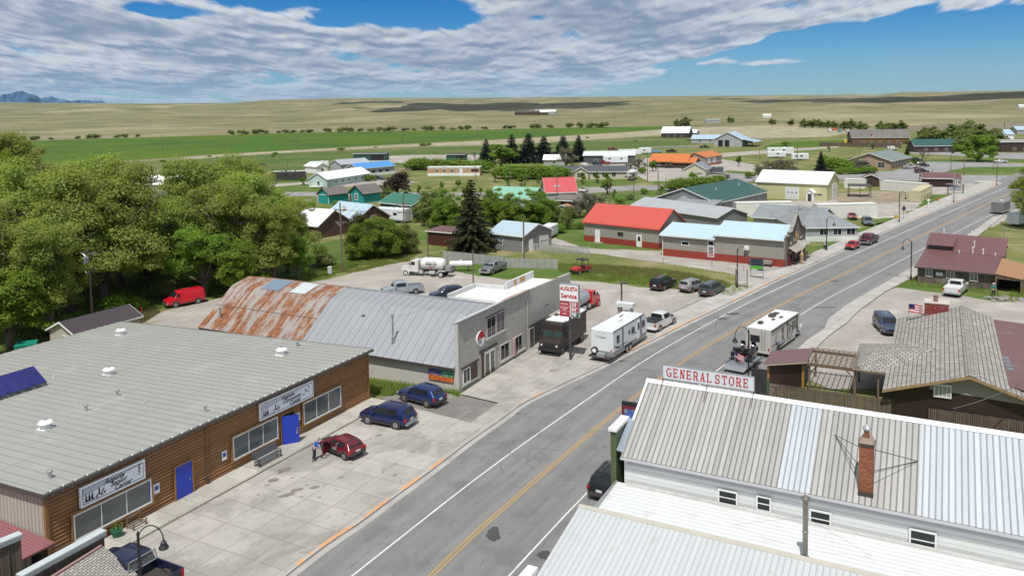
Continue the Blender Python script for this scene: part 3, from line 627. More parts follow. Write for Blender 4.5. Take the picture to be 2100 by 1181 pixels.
MARN=RIB('maroon steel roofing',(.155,.075,.075),'x',.3,.02,.25,.04,.45); MARNY=RIB('maroon steel roofing lengthwise',(.16,.085,.085),'y',.3,.02,.2,.04,.45); MARF=pm('maroon roll roofing',(.145,.080,.080),.9,.08,.6,dirt=((.21,.14,.135),.7,.7,.58))
MLOG=pm('dark maroon log siding',(.045,.018,.018),.6,.2,1,pat=('lap','z',.2,.05,.5,.1)); DLOG=pm('dark brown log siding',(.05,.027,.024),.65,.2,1,pat=('lap','z',.22,.05,.5,.1))
AMBER=pm('amber stained post',(.32,.16,.035),.6,.15,2); CEDAR=pm('weathered cedar timber',(.17,.115,.075),.85,.2,2); FENCEB=pm('brown picket fence boards',(.12,.085,.065),.9,.25,.8,pat=('groove','s',.145,.02,.5,.4)); 
WSID=pm('white lap siding',(.78,.79,.77),.55,.04,.7,pat=('lap','z',.24,.03,.62,.03),dirt=((.62,.70,.46),.35,.35,.55))
WROOF=RIB('white steel roofing',(.80,.81,.81),'y',.42,.015,.08,.02,.45); WROOF2=RIB('bluish white steel roofing',(.60,.655,.66),'x',.36,.02,.12,.03,.45)
BRICKO=pm('orange chimney brick',(.36,.13,.07),.85,.2,2,bump=.01,pat=('brick','sz',.22,.075,(.42,.34,.28),.012,.010,.55)); BRICKR=pm('red chimney brick',(.28,.055,.045),.85,.2,2,bump=.01,pat=('brick','sz',.24,.08,(.42,.33,.30),.012,.010,.5),dirt=((.5,.38,.36),.6,2.5,.55))
# ---------------------------------------------------------------- lettering
def text(body,mat,parent,loc,size,face='f',shear=0,off=0,name='lettering',ext=.008,align='CENTER',sx=1.0,rot=None,space=1.0):
    cu=bpy.data.curves.new('t','FONT'); cu.body=body; cu.size=size; cu.shear=shear; cu.offset=off; cu.extrude=ext; cu.align_x=align; cu.align_y='CENTER'; cu.resolution_u=2; cu.space_character=space
    o=bpy.data.objects.new('t',cu); C.objects.link(o); dg=bpy.context.evaluated_depsgraph_get(); me=bpy.data.meshes.new_from_object(o.evaluated_get(dg)); bpy.data.objects.remove(o)
    me.name=name; me.materials.clear(); me.materials.append(mat); n=bpy.data.objects.new(name,me); link(n,parent); n.location=loc; n.rotation_euler=rot if rot else (R(90),0,0); n.scale=(sx,1,1); return n
def sideprof(prof,x0,x1): return [[(x0,a,z) for a,z in prof],(x1-x0,0,0)]
# ================================================================ log sided community and senior centre
SHOPG=glass('painted reflection glass',(.10,.115,.12),.12); SHOPG.node_tree.nodes['Principled BSDF'].inputs['Specular IOR Level'].default_value=.8  # grey reflection is put into the lighter base colour of these panes
def community():
    FL=G(92,1009,4.72); FR=G(757,823); az=math.degrees(math.atan2(FR.x-FL.x,FR.y-FL.y)); az=28.0
    o=Vector((FR.x-29.2*math.sin(R(az)),FR.y-29.2*math.cos(R(az)),0)); b=Bld('community_building','long log sided community and senior centre with grey ribbed metal roof','building',o,az,29.2,33.4,4.55)
    L,Wd=b.L,b.W; zb=3.35
    w=MB(); w.extr([(.0,.12,0),(0,Wd,0),(0,Wd,zb),(0,.12,4.55)],(L,0,0)); w.build('wall',CREAMM,b.root)
    s=MB(); rows=20; r=4.62/rows; prof=[(.13,0)]
    for k in range(rows):
        for a in (-80,-50,-15,15,50,80): prof.append((.10-.105*math.cos(R(a)),k*r+r/2+r/2*math.sin(R(a))*.98))
    prof.append((.13,4.62)); s.extr([(0.02,a,z) for a,z in prof],(L-.04,0,0)); s.build('log_siding',LOGM,b.root,smooth=False)
    t=MB(); t.box(-.06,.14,-.06,.14,0,4.6); t.build('corner_post',LOGT,b.root); MB().box(L-.14,L+.06,-.06,.14,0,4.6).build('corner_post',LOGT,b.root)
    sl=(zb-4.65)/Wd; q=lambda y:4.72+sl*y
    rf=MB(); e=.3; rf.extr([(-e,-e,q(-e)-.1),(-e,Wd+e,q(Wd+e)-.1),(-e,Wd+e,q(Wd+e)),(-e,-e,q(-e))],(L+2*e,0,0)); 
    k=0; x=-.02
    while x<L+.2: rf.extr([(x,-e-.01,q(-e)),(x,Wd+e,q(Wd+e)),(x,Wd+e,q(Wd+e)+.055),(x,-e-.01,q(-e)+.055)],(.07,0,0)); x+=.745
    for y in (5.6,11.2,16.8,22.4,28): rf.extr([(-e,y,q(y)+.002),(-e,y+.05,q(y)+.002),(-e,y+.05,q(y)+.009),(-e,y,q(y)+.009)],(L+2*e,0,0))
    ro=rf.build('roof',GALV,b.root)
    g=MB(); g.box(-e-.06,L+e+.06,-e-.14,-e-.02,q(0)-.2,q(0)-.04); g.extr([(-e-.06,-e,q(-e)-.24),(-e-.06,Wd+e,q(Wd)-.24),(-e-.06,Wd+e,q(Wd)+.02),(-e-.06,-e,q(-e)+.02)],(.05,0,0)); g.extr([(L+e+.01,-e,q(-e)-.24),(L+e+.01,Wd+e,q(Wd)-.24),(L+e+.01,Wd+e,q(Wd)+.02),(L+e+.01,-e,q(-e)+.02)],(.05,0,0)); g.build('gutter',pm('bronze gutter',(.075,.065,.058),.5,.1,2),ro)
    X=lambda t:L-t
    for t0,t1,z0,z1,m in ((27.6,22.5,1.1,2.5,2),(15.55,11.3,1.05,2.58,2),(8.3,3.95,1.02,2.62,2)):
        tr=MB(); a,c=X(t0)-.22,X(t1)+.22
        for bx in ((a,c,-.13,-.02,z1+.1,z1+.22),(a,c,-.13,-.02,z0-.22,z0-.1),(a,a+.13,-.13,-.02,z0-.1,z1+.1),(c-.13,c,-.13,-.02,z0-.1,z1+.1)): tr.box(*bx)
        wi=window(b,'f',X(t0),z0,t0-t1,z1-z0,mull=m,fw=.09,gl=SHOPG); wi.location=(0,-.06,0); tr.build('surround',LOGT,wi).location=(0,.06,0)
        MB().box(c-.27,c-.13,-.1,-.05,z0-.05,z1+.05).build('shutter_strip',BLUED,wi).location=(0,.06,0)
        bl=MB()
        for i in range(int((t0-t1)/.16)):
            if noise.noise(Vector((i*.31,t0,0)))>-.12: bl.box(X(t0)+.05+i*.16,X(t0)+.16+i*.16,-.0035,-.001,z0+.05,z1-.05)
    d=door(b,'f',X(20.55),1.32,2.33,BLUED,LOGT,z=.16,fw=.12); d.location=(0,-.05,0)
    # second door stands open, hinged on its right
    fr=MB(); a,c=X(10.78),X(9.44)
    for bx in ((a-.13,a,-.1,.0,.16,2.5),(c,c+.13,-.1,0,.16,2.5),(a-.13,c+.13,-.1,0,2.5,2.62)): fr.box(*bx)
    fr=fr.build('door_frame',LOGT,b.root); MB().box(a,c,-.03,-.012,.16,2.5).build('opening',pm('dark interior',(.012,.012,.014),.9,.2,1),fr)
    od=MB(); od.box(0,1.25,-.025,.025,.03,2.3); od=od.build('door',BLUED,b.root,loc=(a+.02,-.12,.17),rz=R(-38)); MB().box(1.08,1.14,-.07,-.026,1.0,1.3).build('handle',CHROME,od); MB().box(1.02,1.14,-.028,-.026,.8,1.0).build('kick_plate',CHROME,od)
    # notices
    for t,z,n in ((22.0,1.75,0),(16.4,1.7,1),(8.95,1.85,2)):
        o2=MB().box(X(t)-.22,X(t)+.22,-.06,-.03,z-.35,z+.3).build('notice',WHITE,b.root)
        MB().box(X(t)-.14,X(t)+.14,-.068,-.062,z+.0-.12,z+.16).build('symbol',pm('blue sign ink',(.02,.08,.40),.5,.05,4) if n<2 else GREYM,o2)
    # conduits
    c=MB(); c.tube((X(18.0),-.06,.7),(X(18.0),-.06,4.4),.02); c.tube((X(17.7),-.06,.5),(X(17.7),-.06,4.4),.015); c.box(X(18.1),X(17.9),-.15,-.02,.5,.75); c.build('conduit',DARKT,b.root)
    # roof fittings
    def P(px,py):   # photo point on the roof plane -> local x,y
        r=ray(px,py); n=Vector((0,-sl,1)); rot=Matrix.Rotation(R(90-az),3,'Z'); nw=rot@n; p0=rot@Vector((0,0,4.72))+o; k=(p0-Vector((0,0,CH))).dot(nw)/r.dot(nw); w=Vector((0,0,CH))+r*k; l=rot.transposed()@(w-o); return l
    ORIG=P
    for px,py in ((94,879),(224,768),(578,727),(248,686)):
        p=P(px,py); m=MB(); m.box(p.x-.42,p.x+.42,p.y-.42,p.y+.42,p.z-.02,p.z+.06); m.lathe([(.28,0),(.28,.30),(.47,.33),(.50,.42),(.42,.52),(.16,.62),(.05,.64)],20,(p.x,p.y,p.z+.03)); v=m.build('roof_ventilator',WHITE,ro)
        MB().lathe([(.16,0),(.15,.03)],16,(p.x,p.y,p.z+.655)).build('cap_disc',GREYM,v)
    for px,py in ((103,980),(177,842),(241,811),(421,844),(610,710)):
        p=P(px,py); MB().lathe([(.10,0),(.10,.34),(.16,.35),(.17,.46),(.10,.50)],14,(p.x,p.y,p.z)).build('vent_pipe',GREYM,ro)
    p=P(110,776); MB().lathe([(.045,0),(.045,.32)],8,(p.x,p.y,p.z)).build('vent_pipe',WHITE,ro)
    p=P(297,826); MB().box(p.x-.12,p.x+.12,p.y-.08,p.y+.08,p.z,p.z+.1).build('junction_box',STUCCO,ro)
    # solar array : stands on the roof
    p=P(97,790); sp=Bld('solar_panel','tilted blue solar panel array on the grey ribbed roof','solar panel',(0,0,0),az,1,1,1); r2=sp.root; r2.parent=None
    rot=Matrix.Rotation(R(90-az),3,'Z'); r2.location=o+rot@p
    pv=pm('photovoltaic cells',(.018,.022,.13),.15,.35,1.1,pat=('brick','xz',.16,.16,(1.6,1.7,2.2),.0,.006,.7)); 
    ca,sa=math.cos(R(32)),math.sin(R(32)); 
    for i in range(5):
        x0=-1.04*(i+1); MB().extr([(x0+.02,0,.28),(x0+.02,2.0*ca,.28+2.0*sa),(x0+.02,2.0*ca-.03,.34+2.0*sa),(x0+.02,-.03,.34)],(.99,0,0)).build('panel',pv,r2)
    fr=MB()
    for i in range(6):
        x=-1.03*i-.02; fr.tube((x,.05,.24),(x,2*ca,.24+2*sa),.025); fr.tube((x,2*ca,.24+2*sa),(x,2*ca,-.1),.025); fr.tube((x,.05,.24),(x,.05,-.02),.025)
    fr.build('frame',GREYM,r2)
    # roof edge light string
    sl_=empty('string_lights',b.root.location,R(90-az),'white icicle light string clipped along the front eave of the log building','light string'); bq=MB().lathe([(.02,0),(.05,.03),(.04,.1),(.0,.13)],6).build('bulb',pm('bulb plastic',(.8,.8,.8),.3,.02,4),sl_,loc=(.13,-.36,4.7))
    for i in range(1,39): q_=bq.copy(); link(q_,sl_); q_.location.x=.13+i*.748
    wr=MB(); i=0
    for i in range(150): x=.4+i*.19; wr.tube((x,-.16,4.42+.02*(i%3)),(x+.19,-.16,4.42+.02*((i+1)%3)),.008,n=3,cap=False); 
    for i in range(0,150,3): x=.4+i*.19; wr.box(x,x+.022,-.17,-.15,4.42-.10-.12*((i*7)%3)/2,4.44)
    wr.build('icicle',pm('light wire white',(.62,.62,.60),.6,.1,3),sl_)
    return b,X
CB,CX=community()
def hung(b,x,y,z,name,label,cat,group=None):
    "a separate thing whose frame is parallel to building b"
    rz=b.root.rotation_euler.z; o=b.root.location+Matrix.Rotation(rz,3,'Z')@Vector((x,y,z)); return empty(name,o,rz,label,cat,group)
def wallsign(t0,t1,z0,z1,label,lines,birds):
    x0,x1=CX(t0),CX(t1); w=x1-x0; h=z1-z0; r=hung(CB,x0,-.12,z0,'wall_sign',label,'sign')
    MB().box(0,w,-.10,.05,0,h).build('frame',pm('sign frame white',(.86,.88,.92),.5,.04,2),r); MB().box(.13,w-.13,-.106,-.102,.13,h-.13).build('panel_border',INK,r); MB().box(.17,w-.17,-.112,-.108,.17,h-.17).build('panel',SIGNW,r)
    MB().extr([(.18,-.116,h-.6),(w*.42,-.116,h-.42),(w-.18,-.116,h-.2),(w-.18,-.116,h-.18),(.18,-.116,h-.18)],(0,.003,0)).build('grey_band',pm('sign grey',(.50,.53,.62),.5,.05,2),r)
    for i,l in enumerate(lines): text(l,INK,r,(w*(.50+.065*i),-.12,h*(.74-.25*i)),.44,shear=.42,ext=.003,sx=.95,off=.008)
    m=MB(); rnd=random.Random(5)
    for i in range(3): cx=.34+i*.2; m.poly([(cx-.1,-.122,.24),(cx+.1,-.122,.24),(cx+.04,-.122,.45),(cx+.07,-.122,.45),(cx,-.122,.78),(cx-.07,-.122,.45),(cx-.04,-.122,.45)])
    # rider and horses, low brush
    hx=w*.27
    m.poly([(hx-.2,-.122,.42),(hx+.14,-.122,.42),(hx+.2,-.122,.55),(hx+.32,-.122,.68),(hx+.34,-.122,.60),(hx+.2,-.122,.40),(hx+.16,-.122,.22),(hx+.12,-.122,.22),(hx+.1,-.122,.36),(hx-.14,-.122,.36),(hx-.16,-.122,.22),(hx-.2,-.122,.22)]); m.box(hx-.04,hx+.05,-.124,-.121,.43,.74); m.box(hx-.02,hx+.03,-.124,-.121,.74,.82)
    for i in range(16): x=.3+rnd.random()*w*.28; z=.2+rnd.random()*.22; m.box(x,x+.12,-.1235,-.121,z,z+.035+.02*rnd.random())
    if birds:
        for i in range(5):
            cx=w*.80+rnd.random()*w*.13; cz=h*.5+(i-2)*.11+.06; m.poly([(cx-.14,-.122,cz),(cx,-.122,cz+.03),(cx+.15,-.122,cz+.02),(cx,-.122,cz-.03)]); m.poly([(cx-.03,-.1225,cz),(cx-.1,-.1225,cz+.14),(cx+.05,-.1225,cz+.02)])
    else:
        for i in range(9): cx=w*.90+rnd.random()*.16-.08; cz=h*.38+i*.07; m.box(cx-.06,cx+.07,-.1235,-.121,cz,cz+.045)
    m.build('silhouettes',INK,r)
wallsign(27.25,22.87,2.84,4.08,'white framed Augusta Senior Center sign above the window nearest the camera',('Augusta','Senior','Center'),False)
wallsign(13.05,7.28,2.95,4.28,'white framed Augusta Community Center sign with flying geese',('Augusta','Community','Center'),True)
# bench and flower pot in front
def bench(name,label,loc,rz,L=1.9,mat=None,group=None):
    r=empty(name,loc,rz,label,'bench',group); m=mat or pm('slate grey bench slats',(.09,.10,.115),.5,.1,3); s=MB()
    for i in range(5): s.box(0,L,-.12-.1*i,-.04-.1*i,.43,.465)
    s.build('seat',m,r); s=MB()
    for i in range(5): s.extr([(0,.0+.03*i,.52+.1*i),(0,.03+.03*i,.52+.1*i),(0,.05+.03*i,.6+.1*i),(0,.02+.03*i,.6+.1*i)],(L,0,0))
    s.build('backrest',m,r)
    for x in (.08,L-.12):
        l=MB(); l.box(x,x+.05,-.5,-.44,.0,.62); l.box(x,x+.05,-.02,.04,0,.46); l.box(x,x+.05,-.5,.02,.38,.43); l.box(x,x+.05,-.5,.1,.6,.64); l.build('end_frame',BLACKM,r)
    return r
p=hung(CB,CX(14.6),-1.0,.2,'x',None,None); bench('park_bench','dark slatted bench under the window beside the open blue door',p.location,p.rotation_euler.z,2.3); bpy.data.objects.remove(p)
def pot(px,py,z,label,s=1,col=(.02,.12,.06)):
    r=empty('flower_pot',G(px,py,z),0,label,'flower pot'); MB().lathe([(.2*s,0),(.30*s,.38*s),(.33*s,.4*s),(.33*s,.46*s),(.27*s,.46*s)],14).build('pot',pm('pot %s'%(col,),col,.6,.1,3),r); m=MB(); rnd=random.Random(int(px))
    for i in range(70):
        a=rnd.random()*6.28; q=rnd.random()*.3*s; z0=.45*s+rnd.random()*.28*s; c=Vector((q*math.cos(a),q*math.sin(a),z0)); u=Vector((rnd.uniform(-1,1),rnd.uniform(-1,1),rnd.uniform(-.4,1)))*.08*s; v=u.cross(Vector((rnd.random(),rnd.random(),1))).normalized()*.04*s; m.poly([c-u,c+v,c+u,c-v])
    m.build('plant',pm('potted leaves',(.12,.20,.03),.6,.3,4),r); return r
pot(240,1101,.2,'green flower pot on the log stand beside the senior centre window',1.1)
r=hung(CB,CX(24.4),-.9,.2,'log_chair','small bark log stand holding the flower pot','plant stand'); m=MB()
for x,y in ((0,0),(.9,0),(0,.6),(.9,.6)): m.tube((x,y,0),(x,y,.75 if y else .5),.045)
for a,c in (((0,0,.3),(.9,0,.3)),((0,.6,.3),(.9,.6,.3)),((0,0,.3),(0,.6,.3)),((.9,0,.3),(.9,.6,.3)),((0,.6,.7),(.9,.6,.7)),((0,.3,.3),(.9,.3,.3))): m.tube(a,c,.04)
m.build('frame',CEDAR,r)
# ================================================================ service garage
def service():
    o=G(941,807); b=Bld('service_garage','old service garage with rock face block front and half rusted barrel roof','garage',o,28,14.3,33,2.5); rt=b.root
    H=6.55
    pr=[(0,2.55),(.9,3.2),(2.4,4.35),(4.6,5.85),(7.2,6.35),(9.8,5.85),(12,4.35),(14.3,2.6)]
    w=MB(); w.extr([(0,.35,0)]+[(x,.35,z-.12) for x,z in [(0,2.55),(2.4,4.3),(4.6,5.75),(7.2,6.25),(9.8,5.75),(12,4.3),(14.3,2.6)]]+[(14.3,.35,0)],(0,32.6,0)); w.build('wall',STUCCO,rt)
    def rf(y0,y1,mat,name,pts,zo=0,off=.08):
        m=MB(); P=[(x,z+zo) for x,z in pts]; m.extr([(x,y0,z) for x,z in P]+[(x,y0,z-off) for x,z in reversed(P)],(0,y1-y0,0)); return m.build(name,mat,rt)
    G1=[(-.35,2.35),(4.7,5.95),(7.2,6.55),(9.8,5.95),(14.6,2.4)]
    g=rf(.32,18.6,GALV2,'roof',G1); MB().box(7.1,7.3,.35,18.6,6.54,6.6).build('ridge_cap',GREYM,g); MB().box(-.42,-.34,.35,33,2.18,2.4).build('fascia',DARKT,g)
    f=rf(18.61,33.3,RUST,'roof',G1,.02); 
    blue=pm('blue grey patch sheet',(.17,.23,.30),.5,.1,1,pat=('rib','y',.3,.02,.3,.05)); wh=pm('white patch sheet',(.48,.52,.52),.5,.08,1)
    def patch(y0,y1,m): MB().extr([(4.75,y0,6.01),(7.15,y0,6.585),(7.15,y0,6.60),(4.75,y0,6.03)],(0,y1-y0,0)).build('patch_sheet',m,f)
    patch(26.2,28.9,blue); patch(22.4,24.6,wh)
    MB().tube((1.0,31.2,2.8),(1.0,31.2,4.5),.12).build('vent_pipe',GREYM,f)
    # stovepipe with stays
    st=MB(); st.tube((1.1,8,2.9),(1.1,8,6.1),.09,n=12); st.lathe([(.16,0),(.17,.12),(.05,.2)],12,(1.1,8,6.1)); st.lathe([(.16,0),(.14,.9),(.1,1.0)],12,(1.1,8,3.1)); st=st.build('stovepipe',GREYM,g)
    wy=MB(); wy.tube((1.1,8,5.8),(5.5,6,6.2),.008,n=3); wy.tube((1.1,8,5.8),(4.5,12,5.9),.008,n=3); wy.build('stay_wire',DARKT,st); MB().box(3.2,3.4,13.1,13.4,4.85,5.02).build('vent_pipe',BLACKM,g)
    # front wall with parapet
    fw=MB(); fw.extr([(0,0,0),(0,0,H+.05),(14.3,0,H-.05),(14.3,0,0)],(0,.34,0)); fr=fw.build('front_wall',BLOCK,rt)
    MB().box(-.06,.12,-.05,.3,0,H).build('corner_pilaster',pm('pale corner trim',(.50,.48,.44),.8,.1,2),fr)
    cp=MB(); cp.extr([(-.1,-.28,H+.06),(-.1,.55,H-.25),(-.1,.55,H-.18),(-.1,-.28,H+.13)],(8.3,0,0)); cp.build('parapet_cap',pm('dull blue metal cap',(.25,.33,.40),.5,.15,1),fr)
    cp=MB(); cp.extr([(8.2,-.22,H+.03),(8.2,.6,H-.2),(8.2,.6,H-.13),(8.2,-.22,H+.09)],(6.2,0,0)); cp.build('parapet_cap',pm('rusty red cap',(.42,.33,.27),.8,.2,1,dirt=((.28,.10,.07),.8,.6,.5)),fr)
    # side bay over the truck entrance
    L2=25.2; H2=6.2
    s=MB(); s.extr([(14.32,.0,2.62),(14.32,.0,H-.0),(14.35,.0,H-.05),(L2,.0,H2),(L2,.0,2.62)],(0,.25,0)); sb=s.build('block_front',BLOCK,rt)
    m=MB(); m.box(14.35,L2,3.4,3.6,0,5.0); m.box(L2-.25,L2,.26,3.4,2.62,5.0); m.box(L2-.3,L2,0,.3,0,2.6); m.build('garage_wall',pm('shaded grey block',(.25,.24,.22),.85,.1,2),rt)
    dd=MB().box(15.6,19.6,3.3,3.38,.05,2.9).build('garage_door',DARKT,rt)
    m=MB(); m.extr([(12.2,.36,5.15),(12.2,8.6,5.0),(12.2,8.6,5.2),(12.2,.36,5.35)],(5.8,0,0)); m.extr([(18,.36,5.15),(18,4.9,5.05),(18,4.9,5.25),(18,.36,5.35)],(6.9,0,0)); m.build('flat_roof',MEMB,rt); m=MB(); m.box(12.2,18.2,8.6,8.85,4.6,5.7); m.box(17.9,18.15,4.9,8.6,4.6,5.7); m.box(18.15,L2-.2,4.7,4.95,4.6,6.1); m.box(12.3,12.5,3,8.6,4.6,5.4); m.build('rear_parapet',pm('peeling white boards',(.60,.61,.60),.8,.12,1,pat=('brick','sz',1.2,.2,(.7,.7,.7),.0,.01,.85),dirt=((.40,.22,.10),.5,.6,.66)),rt); MB().box(14.4,17.8,3.7,8.5,0,4.6).build('rear_wall',STUCCO,rt)
    for t in ((19.8,.7,.5),(21.3,1.3,.42)): MB().box(t[0],t[0]+t[1],4.66,4.69,5.45,5.55+t[2]).build('old_lettering',pm('rusted letter shapes',(.45,.25,.12),.8,.2,2),rt)
    # openings
    WF=pm('putty window frame',(.45,.43,.39),.6,.1,2); dk=pm('weathered brown board infill',(.11,.075,.05),.85,.3,1.5,pat=('lap','z',.12,.02,.5,.3))
    MB().box(5.1,8.95,-.04,-.0,5.62,5.78).build('lintel',DARKT,rt); MB().box(5.15,8.95,-.14,.0,3.5,3.68).build('sill',WF,rt)
    drp=pm('striped curtain',(.16,.12,.14),.8,.1,2,pat=('lap','z',.3,.0,.7,.5))
    wi=window(b,'f',5.35,3.72,1.6,1.85,WF,mull=1,fw=.1); MB().box(5.4,6.9,-.028,-.025,3.8,4.6).build('curtain',drp,wi)
    wi=window(b,'f',7.25,3.72,1.55,1.85,WF,mull=1,fw=.1); MB().box(7.3,7.95,-.028,-.025,3.75,5.5).build('curtain',drp,wi); MB().box(8.1,8.75,-.028,-.025,3.75,5.5).build('curtain',drp,wi)
    for s0,s1 in ((7.95,9.6),(11.0,12.5)):
        wi=window(b,'f',s0,.75,s1-s0,1.42,WF,mull=1,fw=.12); MB().box(s0-.15,s1+.75,-.16,.0,.48,.62).build('sill',WF,wi)
    MB().box(9.8,10.35,-.05,-.01,.72,2.2).build('board_infill',WF,rt)
    m=MB(); m.box(10.42,10.75,-.25,-.02,.5,2.3); m.build('faded_banner',pm('faded red cloth',(.42,.28,.28),.8,.3,3),rt)
    wi=window(b,'f',.85,.62,1.1,1.25,WHITE,mull=1,fw=.09); MB().box(2.1,3.3,-.05,-.01,.6,2.0).build('board_infill',dk,rt); MB().box(.55,3.5,-.08,-.0,.36,.5).build('sill',WF,rt); MB().box(.5,3.6,-.10,-.0,2.05,2.2).build('lintel',DARKT,rt)
    d=door(b,'f',4.75,1.95,2.2,pm('brown storm door',(.07,.055,.045),.4,.2,2),WF,z=.22,fw=.14); m=MB(); m.box(4.82,5.6,-.055,-.05,.5,2.2); m.box(5.82,6.6,-.055,-.05,.5,2.2); m.build('pane',glass('storm door glass',(.12,.125,.12),.12),d); m=MB(); m.box(5.68,5.76,-.09,-.02,.25,2.4); m.box(4.75,6.7,-.08,-.02,2.25,2.42);
    for x in (4.8,5.6,5.8,6.6): m.box(x,x+.04,-.075,-.05,.5,2.2)
    m.build('stile',WHITE,d); MB().box(4.15,4.6,-.04,-.01,.2,2.5).build('board_infill',dk,rt); MB().box(3.75,7.2,-.1,-.0,2.62,2.8).build('lintel',DARKT,rt)
    d=door(b,'f',14.35,.95,2.1,pm('louvred dark door',(.10,.095,.09),.6,.1,2,pat=('lap','z',.3,.02,.5,.1)),WF,z=.1,fw=.1)
    m=MB(); m.tube((18.2,-.35,4.1),(18.2,.0,3.9),.03); m.lathe([(.14,0),(.05,.15)],8,(18.2,-.4,4.0)); m.build('wall_lamp',BLACKM,rt)
    for t in ((13.9,.11),(10.0,.04)): MB().tube((t[0],-.05,.2),(t[0],-.05,5.6 if t[0]>13 else 2.2),.035).build('downpipe',WF,rt)
    # grass edge base
    # round sign and mural hang on the walls
    r=hung(b,3.95,-.1,4.05,'round_sign','round red and white disc sign on the block wall','sign'); m=MB()
    def disc(mb,a0,a1,rr,y): mb.poly([(0,y,0)]+[(rr*math.sin(R(a0+(a1-a0)*i/16)),y,rr*math.cos(R(a0+(a1-a0)*i/16))) for i in range(17)])
    m.tube((0,.09,0),(0,-.05,0),.73,n=28); m.build('disc',WHITE,r); m=MB(); disc(m,-90,90,.71,-.055); m.build('red_half',REDI,r); m=MB(); disc(m,170,290,.5,-.06); m.poly([(-.6,-.062,-.1),(-.2,-.062,.25),(-.1,-.062,-.3),(-.35,-.062,-.6)]); m.build('figure',GREYM,r)
    r=hung(b,-.06,.35,.95,'mural','colourful painted mural panel on the side wall of the garage','mural'); r.rotation_euler.z+=0
    MB().box(-.06,.0,.15,2.85,0,1.42).build('board',muralmat(),r)
    return b
def muralmat():
    m=pm('mural paint',(.5,.5,.5),.6,0,1); nt=m.node_tree; t=NT(nt); b=nt.nodes['Principled BSDF']; oc=t.n('ShaderNodeTexCoord').outputs['Object']; x,y,z=t.sep(oc)
    n=t.noise(oc,5,5,.8,1.5); n2=t.noise(oc,1.3,4,.6)
    top=t.mix(t.ramp(t.m('ADD',y,t.m('MULTIPLY',n2,.8)),1.7,2.0),(.02,.22,.08),(.05,.05,.20)); top=t.mix(t.ramp(n,.56,.6),top,(.65,.65,.7)); bot=t.mix(t.ramp(n,.45,.55),(.45,.03,.02),(.55,.22,.03)); c=t.mix(t.ramp(t.m('ADD',z,t.m('MULTIPLY',n2,.35)),.75,.55),top,bot); t.L.new(c,b.inputs['Base Color']); return m
SV=service()
# pole sign
def polesign():
    r=empty('pole_sign',G(1170,737,.2),R(90-118),'tall Augusta Service pole sign with red and white fuel price boards','sign')
    MB().tube((0,0,0),(0,0,4.6),.14,.13,10).build('pole',pm('scuffed dark pole',(.06,.055,.06),.6,.4,2,dirt=((.3,.22,.22),.7,3,.6)),r)
    c=MB(); c.box(-1.05,1.05,-.2,.2,4.42,7.75); c.build('cabinet',GREYM,r); MB().box(-1.0,1.0,-.215,-.201,6.05,7.68).build('face',pm('sign face white',(.80,.80,.78),.35,.03,2),r)
    MB().box(-1.0,1.0,-.215,-.201,4.48,5.98).build('price_panel',pm('price board red',(.42,.03,.045),.4,.05,2),r); MB().box(.12,1.0,-.219,-.216,4.5,4.97).build('green_panel',pm('price board green',(.01,.12,.06),.4,.05,2),r)
    text('AUGUSTA',REDI,r,(0,-.225,7.28),.56,off=.018,ext=.006,sx=.74); text('Service',REDI,r,(0,-.225,6.55),.66,off=.02,ext=.006,sx=.9)
    for i,(l,p) in enumerate((('UNLEADED','358'),('UNLEADED\nPLUS','384'),('DIESEL','398'))):
        z=5.72-.5*i; text(l,WHITE,r,(-.5,-.225,z),.17,ext=.004,off=.004); text(p,WHITE,r,(.42,-.225,z),.56,off=.012,ext=.004,sx=.9); text('9',WHITE,r,(.88,-.225,z+.13),.16,ext=.004)
        if i: MB().box(-1.0,1.0,-.222,-.217,z+.24,z+.262).build('divider',WHITE,r)
polesign()
